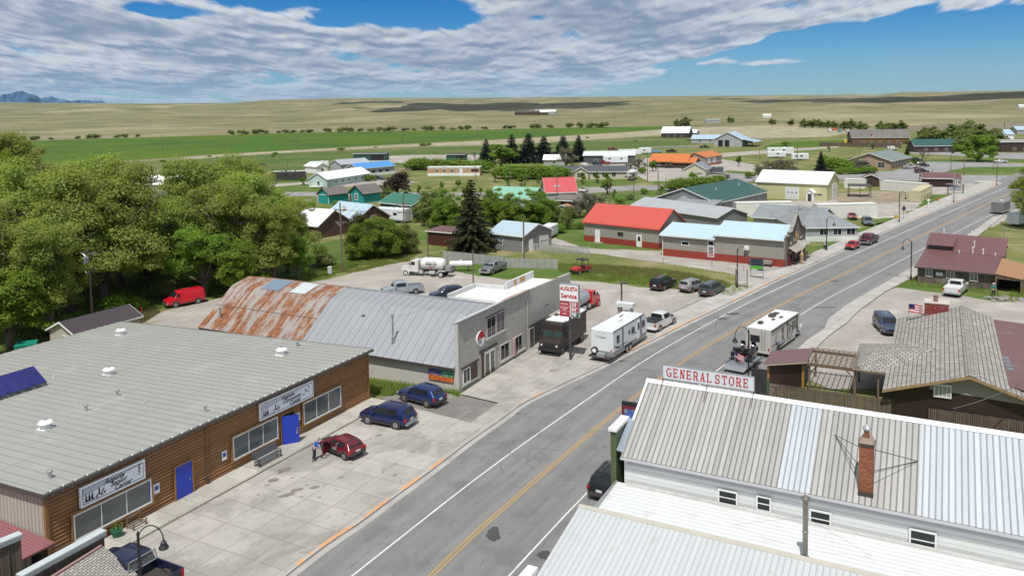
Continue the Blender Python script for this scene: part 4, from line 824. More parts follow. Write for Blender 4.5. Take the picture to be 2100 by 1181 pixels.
# ================================================================ general store and the white roofs beside it
STEELN=RIB('old silver roof panels',(.38,.37,.345),'x',.3,.028,.5,.09,.4,metal=.1,cell=.26); STEELB=RIB('new bright roof panels',(.49,.52,.55),'x',.3,.028,.4,.06,.35,metal=.15,cell=.14)
def gstore():
    o=G(1279,928.5,4.8); b=Bld('general_store','white lap sided general store with silver metal roof','shop',(o.x,o.y,0),118,40,10,4.8); rt=b.root; L=40; ry,rz_=5.15,7.75
    MB().extr([(0,0.1,0),(0,9.9,0),(0,9.9,4.7),(0,ry,rz_-.25),(0,.1,4.7)],(L,0,0)).build('wall',WSID,rt)
    def pl(x0,x1,mat,y0=-.25,y1=ry,nm='roof',d=.0):
        z=lambda y:4.8+(rz_-4.8)*y/ry
        return MB().extr([(x0,y0,z(y0)+d-.06),(x0,y1,z(y1)+d-.06),(x0,y1,z(y1)+d),(x0,y0,z(y0)+d)],(x1-x0,0,0)).build(nm,mat,rt)
    xs=[(-.1,9.05,STEELN),(9.05,10.7,STEELB),(10.7,16.0,STEELN),(16.0,L,STEELB)]
    for x0,x1,m in xs: ro=pl(x0,x1,m)
    MB().extr([(-.2,ry,rz_),(-.2,10.3,4.7),(-.2,10.3,4.64),(-.2,ry,rz_-.07)],(L,0,0)).build('roof',STEELN,rt)
    rc=MB(); rc.extr([(-.25,ry-.28,rz_-.12),(-.25,ry,rz_+.07),(-.25,ry+.28,rz_-.12),(-.25,ry,rz_-.02)],(L,0,0)); rc.extr([(-.22,2.2,6.1),(-.22,ry,rz_+.05),(-.22,ry,rz_-.12),(-.22,2.2,5.93)],(.14,0,0)); rc.build('ridge_cap',pm('white flashing',(.74,.75,.76),.5,.06,1),rt)
    m=MB(); m.box(-.1,L,-.34,-.24,4.5,4.66); m.box(.2,L,-.06,.0,4.2,4.5); m.build('fascia',pm('pale grey fascia',(.52,.52,.54),.6,.06,1),rt)
    MB().box(-.1,L,-.3,-.1,4.62,4.66).build('soffit',DARKT,rt)
    for x0,x1,z0,z1 in ((5.8,6.75,2.98,3.7),(7.95,8.6,3.08,3.78),(10.8,11.75,2.85,3.62),(15.7,16.8,2.8,3.7)):
        window(b,'f',x0,z0,x1-x0,z1-z0,mull=0,tr=1,fw=.09).location=(0,.04,0)
    # false front with green end post
    f=MB(); f.box(-.9,-.55,.15,2.25,0,6.0); f.box(-.9,-.55,2.25,10,0,4.6); f.build('false_front',pm('moss green paint',(.085,.115,.045),.6,.1,2),rt)
    MB().box(-1.0,-.45,-.0,2.35,6.0,6.18).build('cap',pm('white flashing',(.74,.75,.76)),rt); MB().extr([(-.5,.1,4.9),(-.5,2.3,6.05),(-.15,2.4,6.1),(-.1,.05,4.85)],(0,0,-.06)).build('valley_flashing',pm('bare bright flashing',(.5,.58,.66),.25,.2,2,metal=.6),rt)
    # chimney
    zc=5.0; c=MB().box(13.15,13.85,.25,.95,4.8,7.65).build('chimney',BRICKO,rt); MB().box(13.1,13.9,.2,1.0,7.65,7.78).build('cap',DARKT,c); MB().extr([(13.12,.22,7.78),(13.88,.22,7.78),(13.7,.4,8.0),(13.3,.4,8.0)],(0,.75,0)).build('mortar_cap',pm('stained mortar',(.30,.22,.17),.9,.2,3),c); MB().box(13.35,13.62,.5,.75,7.9,8.4).build('flue',pm('rusty flue',(.22,.10,.06),.8,.2,3),c); MB().lathe([(.2,0),(.22,.1),(.02,.3)],8,(13.48,.62,8.42)).build('cowl',GREYM,c)
    MB().box(13.12,13.88,.18,.3,4.85,5.15).build('base_flashing',DARKT,c)
    s=MB(); s.tube((13.15,.6,7.4),(11.6,3.4,6.75),.02); s.tube((13.2,.4,6.4),(11.6,3.4,6.75),.02); s.tube((13.85,.6,7.4),(15.9,2.6,6.35),.02); s.tube((13.85,.4,6.3),(15.9,2.6,6.35),.02); s.build('stay_rod',DARKT,c)
    return b
GSB=gstore()
# flat white roof between, then the nearest white roof
def flatshop():
    b=Bld('white_shop','low shop with flat white ribbed roof between two taller ones','shop',(GSB.root.location.x,GSB.root.location.y,0),118,40,4,3); rt=b.root
    MB().extr([(-.2,-4.1,0),(-.2,-.02,0),(-.2,-.02,2.7),(-.2,-4.1,2.45)],(40,0,0)).build('wall',WSID,rt)
    r=MB(); q=lambda y:2.92+.06*y/1.; r.extr([(-.42,-4.2,q(-4.2)-.1),(-.42,-.0,q(0)-.1),(-.42,-.0,q(0)),(-.42,-4.2,q(-4.2))],(41,0,0)); y=-4.1
    while y<-.1: r.extr([(-.42,y,q(y)),(-.42,y+.03,q(y)+.035),(-.42,y+.08,q(y)+.035),(-.42,y+.11,q(y))],(41,0,0)); y+=.36
    ro=r.build('roof',pm('white roof paint',(.56,.57,.565),.5,.05,.6,dirt=((.45,.44,.41),.5,.7,.55)),rt); MB().box(-.52,-.40,-4.2,.0,2.5,3.0).build('edge_trim',GREYM,ro); MB().extr([(.2,-.03,2.9),(.2,-.06,3.05),(.2,-.2,2.95),(.2,-.2,2.9)],(40,0,0)).build('flashing',pm('torn grey flashing',(.40,.40,.38),.7,.3,2),ro)
flatshop()
def nearroof():
    b=Bld('white_roofed_shop','nearest shop with pale ribbed roof at the bottom of the view','shop',(GSB.root.location.x,GSB.root.location.y,0),118,40,9,3); rt=b.root; q=lambda y:3.22-.20*(-4.2-y)
    MB().extr([(-.7,-13.5,0),(-.7,-4.3,0),(-.7,-4.3,3.1),(-.7,-13.5,1.3)],(40,0,0)).build('wall',WSID,rt)
    r=MB(); r.extr([(-1.1,-13.8,q(-13.8)-.1),(-1.1,-4.2,q(-4.2)-.1),(-1.1,-4.2,q(-4.2)),(-1.1,-13.8,q(-13.8))],(41,0,0)); x=-.9
    while x<24: r.extr([(x,-13.8,q(-13.8)),(x+.02,-13.8,q(-13.8)+.03),(x+.06,-13.8,q(-13.8)+.03),(x+.08,-13.8,q(-13.8))],(0,9.6,q(-4.2)-q(-13.8))); x+=.3
    ro=r.build('roof',pm('pale blue white steel',(.47,.49,.49),.5,.05,.8,pat=('rib','x',.3,.0,.22,.06),dirt=((.36,.36,.34),.4,.8,.58)),rt); MB().extr([(-1.15,-4.45,q(-4.45)+.03),(-1.15,-4.15,q(-4.2)+.05),(-1.15,-4.1,2.75),(-1.15,-4.45,2.75)],(40,0,0)).build('ridge_flashing',pm('sand coloured flashing',(.42,.40,.33),.6,.1,1),ro)
    MB().box(-1.7,-1.15,-13.5,-9.6,0,q(-9.6)+.25).build('false_front',pm('white flashing',(.7,.7,.7)),rt)
    # stovepipe
    s=MB(); s.lathe([(.2,0),(.2,.25),(.13,.3),(.13,1.5),(.15,1.52),(.15,1.58),(.13,1.6),(.13,2.7),(.15,2.72),(.13,2.76),(.13,3.1),(.16,3.1),(.24,3.25),(.24,3.3),(.05,3.42)],14,(11.05,-3.95,2.9)); s.build('stovepipe',pm('dull stainless steel',(.26,.24,.21),.35,.3,1.5,metal=.7),rt)
    m=MB(); m.tube((11.05,-3.95,5.2),(7,-2,2.9),.008,n=3); m.tube((11.05,-3.95,5.2),(14,-2,2.9),.008,n=3); m.build('stay_wire',GREYM,rt)
nearroof()
def glyph(ch):
    "slab serif capitals on a 0..0.72 x 0..1 box as polygons"
    w=.15; s=.09; out=[]; R_=lambda x0,x1,z0,z1: out.append([(x0,z0),(x1,z0),(x1,z1),(x0,z1)])
    def arc(cx,cz,rx,rz,a0,a1,t=w,tz=.12,n=12):
        for i in range(n):
            a=R(a0+(a1-a0)*i/n); c=R(a0+(a1-a0)*(i+1)/n); out.append([(cx+rx*math.cos(a),cz+rz*math.sin(a)),(cx+rx*math.cos(c),cz+rz*math.sin(c)),(cx+(rx-t)*math.cos(c),cz+(rz-tz)*math.sin(c)),(cx+(rx-t)*math.cos(a),cz+(rz-tz)*math.sin(a))])
    st=lambda x: (R_(x,x+w,s,1-s),R_(x-.07,x+w+.07,0,s),R_(x-.07,x+w+.07,1-s,1))
    if ch=='E': st(.08); R_(.23,.66,.0,s); R_(.23,.64,1-s,1); R_(.23,.5,.46,.55); R_(.6,.68,.0,.26); R_(.58,.66,.76,1); R_(.46,.53,.37,.64)
    elif ch=='L': st(.08); R_(.23,.66,0,s); R_(.6,.68,0,.3)
    elif ch=='T': R_(.3,.3+w,s,1-s); R_(.2,.56,0,s); R_(.03,.72,1-s,1); R_(.03,.11,.7,1); R_(.64,.72,.7,1)
    elif ch=='N': R_(.1,.22,s,1); R_(.0,.3,0,s); R_(.56,.66,0,1-s); R_(.48,.76,1-s,1); out.append([(.08,1),(.26,1),(.66,0),(.5,0)])
    elif ch=='R': st(.08); R_(.23,.42,1-s,1); R_(.23,.42,.44,.53); arc(.42,.72,.26,.28,-90,90,.15,.09); out.append([(.36,.48),(.52,.48),(.68,.0),(.5,.0)]); R_(.5,.76,0,s)
    elif ch=='A': out.append([(.08,0),(.2,0),(.42,1),(.34,1)]); out.append([(.34,1),(.46,1),(.68,0),(.5,0)]); R_(.2,.56,.28,.37); R_(0,.28,0,s); R_(.44,.76,0,s)
    elif ch=='O': arc(.37,.5,.37,.51,0,360,.15,.09,20)
    elif ch=='G': arc(.38,.5,.38,.51,40,330,.15,.09,18); R_(.58,.72,.05,.46); R_(.46,.76,.40,.48)
    elif ch=='S': arc(.36,.72,.3,.29,20,270,.14,.09,12); arc(.36,.28,.32,.29,-160,90,.14,.09,12); R_(.58,.66,.68,.98); R_(.04,.11,.02,.32)
    return out
def roofsign():
    r=hung(GSB,.9,5.12,7.6,'roof_sign','long white GENERAL STORE sign with red slab letters on the ridge','sign'); w=5.8; h=.86
    MB().box(0,w,-.03,.03,.42,.42+h).build('board',pm('pale sign board',(.62,.66,.70),.5,.05,1),r); e=MB()
    for bx in ((-.02,w+.02,-.045,.045,.38,.42),(-.02,w+.02,-.045,.045,.42+h,.46+h),(-.05,0,-.045,.045,.38,.46+h),(w,w+.05,-.045,.045,.38,.46+h)): e.box(*bx)
    e.build('edge',GREYM,r)
    x=.22; 
    for word in ('GENERAL','STORE'):
        for ch in word:
            m=MB()
            for i,p in enumerate(glyph(ch)): m.extr([(x+a*.465,-.05-.0006*i,.56+z*.58) for a,z in p],(0,.02,0))
            m.build('letter',REDI,r); x+=.44 if ch!='L' else .39
        x+=.13
    br=MB()
    for x in (.0,w/2,w): br.tube((x,0,-.05),(x,0,1.3),.02,n=6); br.tube((x,-.05,.4),(x,-1.0,-.45),.02,n=6)
    br.build('bracket',pm('rusty angle iron',(.12,.07,.05),.8,.2,3),r)
roofsign()
r=hung(GSB,-1.45,4.5,3.5,'hanging_sign','dark framed painted sign projecting from the store front over the pavement','sign'); MB().box(-.28,.9,-.12,.12,0,2.75).build('cabinet',BLACKM,r); MB().box(-.2,.85,-.135,-.121,.1,2.5).build('face',pm('maroon sign paint',(.22,.02,.04),.5,.1,3),r); MB().box(-.08,.75,-.14,-.136,.35,2.3).build('picture',muralmat() if False else pm('painted blue picture',(.06,.12,.40),.5,.6,3,dirt=((.35,.55,.05),1,2.2,.5)),r)
# ================================================================ board walls, awning and red roof at the lower left
def boardwall(p0,p1,z1,label,coping=(.46,.50,.50)):
    a=G(*p0,z1); c=G(*p1,z1); d=(c-a); L=d.length; r=empty('parapet_wall',(a.x,a.y,0),math.atan2(d.y,d.x),label,'parapet wall'); MB().box(0,L,0,.16,0,z1-.12).build('boards',BOARD,r)
    for i in range(int(L/.55)+1): MB().box(i*.55,i*.55+.1,-.035,0,0,z1-.12).build('batten',BOARD,r)
    c=MB(); c.box(-.05,L+.06,-.16,.34,z1-.1,z1); c.box(-.05,L+.06,-.13,-.09,z1-.26,z1-.1); c.box(-.05,L+.06,-.09,-.04,z1-.34,z1-.26); c.build('coping',pm('painted metal coping',coping,.45,.12,1.2),r); return r
boardwall((43,1178),(213,1086),3.2,'dark board parapet wall with pale coping beside the pickup')
boardwall((-140,1165),(41,1093),4.1,'taller dark board parapet wall with pale coping in the bottom left corner')
def lowleft():
    b=Bld('red_roofed_shop','shop with dull red ribbed roof against the end wall of the log building','shop',(CB.root.location.x,CB.root.location.y,0),28,1,1,1); rt=b.root
    MB().box(-9.5,-.6,.6,20,0,1.7).build('wall',CREAMM,rt); RR=RIB('dull red ribbed roof',(.27,.105,.11),'x',.2,.02,.25,.03,.5)
    q=lambda x:2.05 if x>-.5 else 2.05; MB().extr([(-9.8,-.9,2.0),(-9.8,20,2.3),(-9.8,20,2.2),(-9.8,-.9,1.9)],(9.72,0,0)).build('roof',RIB('dull red ribbed roof along',(.27,.105,.11),'x',.22,.02,.25,.03,.5),rt)
lowleft()
def awning():
    a=G(110,1186,2.45); c=G(213,1121,2.45); d=(c-a).normalized(); r=empty('shingle_awning',(a.x,a.y,0),math.atan2(d.y,d.x),'weathered shingle awning sloping down from the board wall','awning'); L=(c-a).length
    MB().extr([(-3,0,2.5),(-3,-2.3,1.35),(-3,-2.3,1.25),(-3,0,2.4)],(L+3,0,0)).build('shingles',pm('small grey shingles',(.40,.375,.34),.9,.12,1,pat=('brick','xy',.30,.125,(.2,.18,.17),.02,.014,.72)),r); MB().box(-3,L-.1,-.02,.12,2.3,2.62).build('ledger',pm('faded pink board',(.33,.20,.18),.8,.15,1),r)
    pp=MB(); pp.box(L-.15,L-.05,-2.2,-2.1,0,1.4); pp.box(-2.9,-2.8,-2.2,-2.1,0,1.4); pp.build('post',CEDAR,r)
awning()
# ================================================================ roadhouse with shingle roof, log cabin, pergola, fence
def roadhouse():
    e=G(1818.7,797,2.85); b=Bld('roadhouse','dark log roadhouse with pale shingle roof and maroon flat wing','restaurant',(e.x,e.y,0),118,11,23.5,2.85); rt=b.root; z=lambda x:2.85+(4.72-2.85)*x/5.75 if x<5.75 else 4.72-(4.72-2.85)*(x-5.75)/5.9
    MB().extr([(.6,.7,0),(.6,.7,z(.6)-.1),(5.75,.7,4.55),(11,.7,z(11)-.1),(11,.7,0)],(0,21.8,0)).build('wall',DLOG,rt)
    MB().extr([(3.0,.66,z(3)-.15),(5.75,.66,4.55),(11.0,.66,z(11)-.15),(11,.66,2.75),(3.0,.66,3.1)],(0,.03,0)).build('gable_panel',pm('beige gable panel',(.30,.28,.24),.8,.08,1),rt)
    r=MB(); n=.12
    MB().extr([(-.3,0,z(-.3)-n),(5.75,0,4.72-n),(5.75,0,4.72),(-.3,0,z(-.3))],(0,23.5,0)).build('roof',SHINGY,rt)
    MB().extr([(5.75,0,4.72-n),(8.4,0,z(8.4)-n),(8.4,0,z(8.4)),(5.75,0,4.72)],(0,23.5,0)).build('roof',SHINGY,rt); MB().extr([(8.4,0,z(8.4)-n),(14.,0,z(14)-n),(14.,0,z(14)),(8.4,0,z(8.4))],(0,1.3,0)).build('roof',SHINGY,rt)
    MB().extr([(5.45,-.02,4.66),(5.75,-.02,4.78),(6.3,-.02,4.58),(6.3,-.02,4.53),(5.75,-.02,4.72),(5.45,-.02,4.6)],(0,23.6,0)).build('ridge_cap',SHING,rt)
    m=MB(); m.extr([(-.35,-.04,z(-.35)-.24),(5.75,-.04,4.48),(5.75,-.04,4.70),(-.35,-.04,z(-.35)-.01)],(0,.035,0)); m.extr([(5.75,-.04,4.48),(14,-.04,z(14)-.24),(14,-.04,z(14)-.01),(5.75,-.04,4.70)],(0,.035,0)); m.build('rake_board',pm('tan rake board',(.30,.20,.10),.7,.15,1.5),rt)
    MB().extr([(8.4,1.3,z(8.4)-.14),(22,1.3,2.95),(22,1.3,3.1),(8.4,1.3,z(8.4)+.01)],(0,21.2,0)).build('wing_roof',MARF,rt); MB().box(11,22,1.6,22,0,2.8).build('wing_wall',DLOG,rt)
    m=MB(); 
    for i in range(4): m.box(8.42+.04*i,8.9+.04*i,8.6-1.0*i,9.5-1.0*i,z(8.4)+.0,z(8.4)+.03-.004*i)
    m.build('repair_patch',pm('slate repair shingles',(.15,.155,.17),.8,.3,2),rt)
    w=MB(); w.box(3.3,4.55,.55,.63,2.55,3.62); w=w.build('window',WHITE,rt); g=MB()
    for i in range(4): g.box(3.42+i*.28,3.63+i*.28,.53,.545,2.7,3.45)
    g.build('pane',pm('frosted vent glass',(.32,.32,.29),.4,.1,2),w)
    # brick chimney straddling the eave at the far end
    c=MB().box(2.3,4.5,22.4,23.9,2.0,4.95).build('chimney',BRICKR,rt); MB().box(2.25,4.55,22.35,23.95,4.95,5.07).build('cap',pm('pale mortar cap',(.50,.44,.38),.9,.1,2),c); MB().lathe([(.24,0),(.2,.3),(.2,.5),(.24,.5),(.24,.62)],10,(3.3,23.1,5.07)).build('flue',pm('sooty flue',(.22,.14,.12),.8,.4,4),c)
    for x,y in ((9.7,6.0),(9.2,15)): pass
    MB().tube((13.3,10.6,3.3),(13.3,10.6,5.1),.09).build('vent_pipe',WHITE,rt)
    ac=MB(); ac.box(12.9,14.0,14.6,15.6,3.45,4.35); ac.lathe([(.4,0),(.4,.05)],16,(13.45,15.1,4.35)); MB().box(12.7,14.4,14.4,15.8,3.25,3.42).build('pad',WHITE,rt); ac.build('air_conditioner',pm('grey condenser louvres',(.20,.20,.195),.5,.1,2,pat=('lap','z',.06,.01,.5,0)),rt)
    # hipped canopy to the left
    k=MB(); A=(-3.0,4.9,2.55); B2=(.2,4.9,2.62); Cc=(-3.0,13.2,2.6); D=(3.4,9.3,z(3.4)+.05); k.poly([A,B2,D,(-1.2,9.2,3.5)]); k.poly([Cc,A,(-1.2,9.2,3.5)]); k.poly([Cc,(-1.2,9.2,3.5),D,(0,13.2,2.9)]); k.build('canopy_roof',SHING,rt); f=MB(); f.box(-3.0,.2,4.86,4.9,2.4,2.56); f.box(-3.04,-3.,4.9,13.2,2.4,2.58); f.build('canopy_fascia',CEDAR,rt)
    f=MB(); 
    for x,y in ((-2.85,5.1),(-1.0,5.1),(-2.85,13.)): f.box(x,x+.15,y,y+.15,0,2.5)
    f.build('canopy_post',CEDAR,rt)
    for x,y in ((.5,5.6),(-.8,7)): pass
    return b
RH=roadhouse()
def cabin():
    a=G(1575.,786.,.17); b=Bld('log_cabin_shed','small maroon log shed with amber corner posts beside the pergola','shed',(a.x,a.y,0),118,3.1,3.6,2.2); rt=b.root
    MB().extr([(0,0,0),(0,0,1.85),(3.1,0,2.45),(3.1,0,0)],(0,3.4,0)).build('wall',MLOG,rt); MB().extr([(-.35,-.5,1.95),(3.45,-.5,2.72),(3.45,-.5,2.84),(-.35,-.5,2.07)],(0,4.4,0)).build('roof',MARNY,rt)
    MB().extr([(-.38,-.53,1.9),(3.48,-.53,2.68),(3.48,-.53,2.80),(-.38,-.53,2.02)],(0,.03,0)).build('fascia',pm('beige fascia',(.38,.33,.26),.7,.1,2),rt)
    for x in (0,3.0):
        MB().box(x-.06,x+.14,-.07,.1,0,1.9 if x<1 else 2.5).build('corner_post',AMBER,rt)
    return b
CAB=cabin()
def pergola():
    b=hung(CAB,3.35,-.2,0,'pergola','weathered timber pergola with open lattice roof beside the maroon shed','pergola'); 
    for x,y in ((.15,.1),(3.9,.1),(.15,4.3),(3.9,4.3)): m=MB(); m.box(x,x+.16,y,y+.16,0,2.55); m.build('post',CEDAR,b)
    m=MB(); 
    for y in (.05,4.25): m.box(-.2,4.3,y,y+.06,2.35,2.55); m.box(-.2,4.3,y+.2,y+.26,2.35,2.55)
    for x,y in ((.3,.13),(3.85,.13)): d=1 if x<1 else -1; m.tube((x,y,1.75),(x+.6*d,y,2.4),.05,n=4)
    m.build('beam',CEDAR,b); m=MB()
    for i in range(10): m.box(-.1+i*.46,-.04+i*.46,-.3,4.8,2.56,2.70)
    m.build('rafter',CEDAR,b); m=MB()
    for i in range(12): m.box(-.3,4.4,-.2+i*.43,-.16+i*.43,2.705,2.75)
    m.build('lath',CEDAR,b)
pergola()
def picket(p0,p1,h,label,mat=None,name='picket_fence',step=.145,pw=.125,z=0,group=None,rail=True):
    a=p0 if isinstance(p0,Vector) else G(*p0,z); c=p1 if isinstance(p1,Vector) else G(*p1,z); d=c-a; L=d.length; r=empty(name,a,math.atan2(d.y,d.x),label,'fence',group); m=MB(); n=int(L/step); mt=mat or FENCEB
    for i in range(n):
        hh=h*(1+.03*noise.noise(Vector((i*.37,L,0)))); x=i*step; m.extr([(x,0,0),(x+pw,0,0),(x+pw,0,hh-.05),(x+pw*.72,0,hh),(x+pw*.28,0,hh),(x,0,hh-.05)],(0,.02,0))
    m.build('pickets',mt,r); m=MB()
    for zz in (.25*h,.8*h): m.box(0,L,.022,.07,zz,zz+.09)
    m.build('rail',mt,r); m=MB(); k=0
    while k<=L: m.box(k,k+.1,.072,.17,0,h*.95); k+=2.4
    m.build('post',mt,r); return r
a=GSB.root.location; dd=Vector((math.sin(R(118)),math.cos(R(118)),0)); nn=Vector((math.sin(R(28)),math.cos(R(28)),0)); f0=Vector((a.x,a.y,0))+nn*13.6
fa=G(1548,781,1.8); fb=G(1829,819,1.8); fa.z=fb.z=0; picket(fa,fb,1.8,'dark brown picket fence running from the street to the roadhouse')
fa=G(1904,836,1.6); fb=G(2110,864,1.6); fa.z=fb.z=0; picket(fa,fb,1.6,'dark brown picket fence in front of the roadhouse gable end')
# ladder
g=G(1893,868,0); r=empty('stepladder',g,R(-28),'pale ladder leaning on the dark log wall of the roadhouse','ladder'); m=MB(); m.tube((0,0,0),(0,.5,2.9),.03); m.tube((.4,0,0),(.4,.5,2.9),.03); m.build('rail',pm('ladder aluminium',(.6,.58,.52),.5,.1,2),r); m=MB()
for i in range(9): m.tube((0,.08+.05*i,.3+.3*i),(.4,.08+.05*i,.3+.3*i),.022)
m.build('rung',pm('ladder aluminium',(.6,.58,.52)),r)
# ================================================================ rustic bar across the road
def rustic():
    h=2.35; el=G(1881,546,h); er=G(2037.,561,h); d=(er-el); az=math.degrees(math.atan2(d.x,d.y)); b=Bld('rustic_bar','weathered board bar with maroon metal roof and shed dormer','bar',(el.x,el.y,0),az,d.length,17,h); rt=b.root; L=b.L
    n=Vector((math.sin(R(az-90)),math.cos(R(az-90)),0)); t1,z1=solve_up(el,n,(1905,508)); t2,z2=solve_up(el,n,(1917.5,474)); t1,z1,t2,z2=7.0,3.55,11.0,5.6
    PBLOG.append('rustic az %.1f L %.1f t %.1f %.1f  %.1f %.1f'%(az,L,t1,z1,t2,z2))
    x0=0; MB().extr([(0,.3,-.1),(0,.3,h-.1),(0,t1,z1-.15),(0,t2,z2-.15),(0,2*t2-t1,z1-.15),(0,2*t2-t1,-.1)],(L,0,0)).build('wall',RUSTIC,rt)
    def P(a,za,c,zc,nm='roof',x0=-.3,x1=L+.2): return MB().extr([(x0,a,za-.07),(x0,c,zc-.07),(x0,c,zc),(x0,a,za)],(x1-x0,0,0)).build(nm,MARN,rt)
    P(-.25,h-.05,t1,z1); ro=P(t1-.02,z1+.04,t2,z2,x1=L+.6); P(t2,z2,2*t2-t1,z1)
    MB().box(-.32,L+.22,-.3,-.26,h-.2,h-.02).build('fascia',DARKT,ro)
    s=(z2-z1)/(t2-t1); yd=t1+.25; MB().extr([(.3,yd,z1+s*.25),(.3,yd,z1+s*.25+.78),(.3,t2-1.2,z2-1.2*s+.22)],(2.9,0,0)).build('dormer',pm('dark dormer wall',(.04,.03,.027),.8,.2,2),ro); MB().extr([(.0,yd-.35,z1+.82),(.0,t2-1.0,z2-1.0*s+.28),(.0,t2-1.0,z2-1.0*s+.34),(.0,yd-.35,z1+.89)],(3.5,0,0)).build('dormer_roof',MARN,ro)
    m=MB(); m.box(.45,1.65,yd-.02,yd-.005,z1+.25,z1+.78); m.box(1.75,3.0,yd-.02,yd-.005,z1+.25,z1+.78); m.build('dormer_window',glass(),ro)
    for x,y,hh in ((4.2,t1+.0,.35),(5.9,t1+.1,1.0),(5.9,t1+1.5,.9),(7.2,t1+.1,.8),(8.7,t1,.4),(1.5,t2+.4,.9),(5.2,t2+.3,.8),(9.3,t2+.3,1.6)): zz=z1+s*max(0,y-t1) if y<t2 else z2-s*(y-t2); MB().lathe([(.07,-.1),(.07,hh*.8),(.12,hh*.82),(.1,hh)],8,(x,y,zz)).build('vent_pipe',WHITE if hh<1.5 else GREYM,ro)
    for x0,w in ((1.1,.75),(3.7,.85),(6.55,.85)): window(b,'f',x0,1.05,w,.95,fw=.07,mull=1,gl=glass('curtained glass',(.2,.2,.19),.2)).location=(0,.28,0)
    MB().box(2.35,3.2,.2,.24,1.25,1.75).build('poster',WHITE,rt)
    # porch on the right
    px=L+.25; MB().extr([(px,-.3,2.35),(px,7,3.3),(px+3.2,7,2.5),(px+3.2,-.3,1.9)],(0,0,.08)).build('porch_roof',pm('tan porch roofing',(.30,.165,.085),.85,.08,.8),rt)
    m=MB(); m.extr([(px,-.2,1.75),(px,-.2,2.3),(px+3.0,-.2,1.9),(px+3.0,-.2,1.7)],(0,.05,0)); m.box(px+2.9,px+2.95,-.1,7,0,1.85); m.build('porch_wall',RUSTIC,rt)
    for x,y in ((px,-.2),(px+2.9,-.2),(px+2.95,3),(px+2.95,6.5)): MB().box(x,x+.18,y-.02,y+.16,-.05,1.95).build('porch_post',CEDAR,rt)
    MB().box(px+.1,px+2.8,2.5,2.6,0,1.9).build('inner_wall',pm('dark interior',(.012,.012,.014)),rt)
    return b
RB=rustic()
# ================================================================ the rest of the town
REDR=RIB('coral red steel roof',(.52,.085,.060),'x',.3,.02,.12,.02,.4); SKYR=RIB('pale blue steel roof',(.43,.57,.64),'x',.3,.015,.05,.02,.4); TAUPE=RIB('taupe ribbed siding',(.31,.29,.245),'s',.3,.02,.25,.03,.5); REDW=RIB('brick red ribbed siding',(.28,.045,.03),'s',.3,.02,.2,.04,.5)
GRNR=RIB('dark green steel roof',(.025,.085,.075),'x',.4,.02,.15,.05,.45); GRNR2=RIB('green steel roof',(.03,.15,.095),'x',.4,.02,.12,.05,.45); YELW=RIB('pale yellow ribbed siding',(.52,.50,.27),'s',.3,.02,.2,.03,.5)
GWALL=LAP('light grey lap siding',(.36,.375,.38)); GWALL2=LAP('mid grey lap siding',(.22,.225,.225),.22); WBRI=RIB('white steel roof far',(.80,.80,.80),'x',.5,.02,.05,.02,.45); GSHING=pm('grey asphalt shingles',(.24,.26,.27),.9,.15,2.5,pat=('brick','xy',.5,.25,(.8,.8,.8),.005,.01,.82)); DSHING=pm('dark asphalt shingles',(.07,.075,.085),.9,.15,2); BSHING=pm('brown grey shingles',(.15,.135,.12),.9,.2,2)
CREAM=LAP('cream siding',(.52,.49,.38)); TEAL=LAP('teal siding',(.012,.27,.27),.25); MINT=LAP('mint siding',(.42,.53,.48)); BROWNB=pm('brown brick wall',(.13,.06,.05),.85,.15,2,pat=('brick','sz',.3,.1,(.7,.6,.55),.005,.01,.8)); ORAN=RIB('orange steel roof',(.52,.16,.045),'x',.4,.02,.12,.03,.45); BLUR=RIB('bright blue steel roof',(.07,.27,.60),'x',.4,.02,.1,.03,.45); PALEB=RIB('blue tinted galvanised roof',(.37,.49,.59),'x',.6,.02,.15,.06,.4,cell=.2); MINTR=RIB('pale green steel roof',(.22,.45,.33),'x',.5,.02,.1,.05,.45); DKBR=LAP('dark brown siding',(.055,.03,.025),.2); TAN=pm('tan brick',(.36,.25,.18),.85,.1,2,pat=('brick','sz',.4,.2,(.8,.8,.8),.005,.01,.88)); DKG=LAP('dark green grey siding',(.07,.085,.08),.25)
def ph(name,label,cat,near,eave,far,ridge,wall,roof,kind='x',oh=.35,trim=WHITE,rise=None,W=None,h=None,group=None,**k):
    b=pb(name,label,cat,near,eave,far,ridge,W=W,rise=rise,h=h,group=group)
    if kind=='hip': hip(b,b.rise,wall,roof,oh,trim,**k)
    elif kind=='shed': shed(b,b.h+b.rise,wall,roof,oh,trim=trim)
    else: gable(b,b.rise,wall,roof,oh,'x',trim=trim)
    return b
def wins(b,side,n,z=1.1,w=1.0,h=1.0,frac=(.12,.88),frame=WHITE,**k):
    S_=b.L if side in 'fk' else b.W
    for i in range(n): window(b,side,S_*(frac[0]+(frac[1]-frac[0])*(i+.5)/n)-w/2,z,w,h,frame,**k)
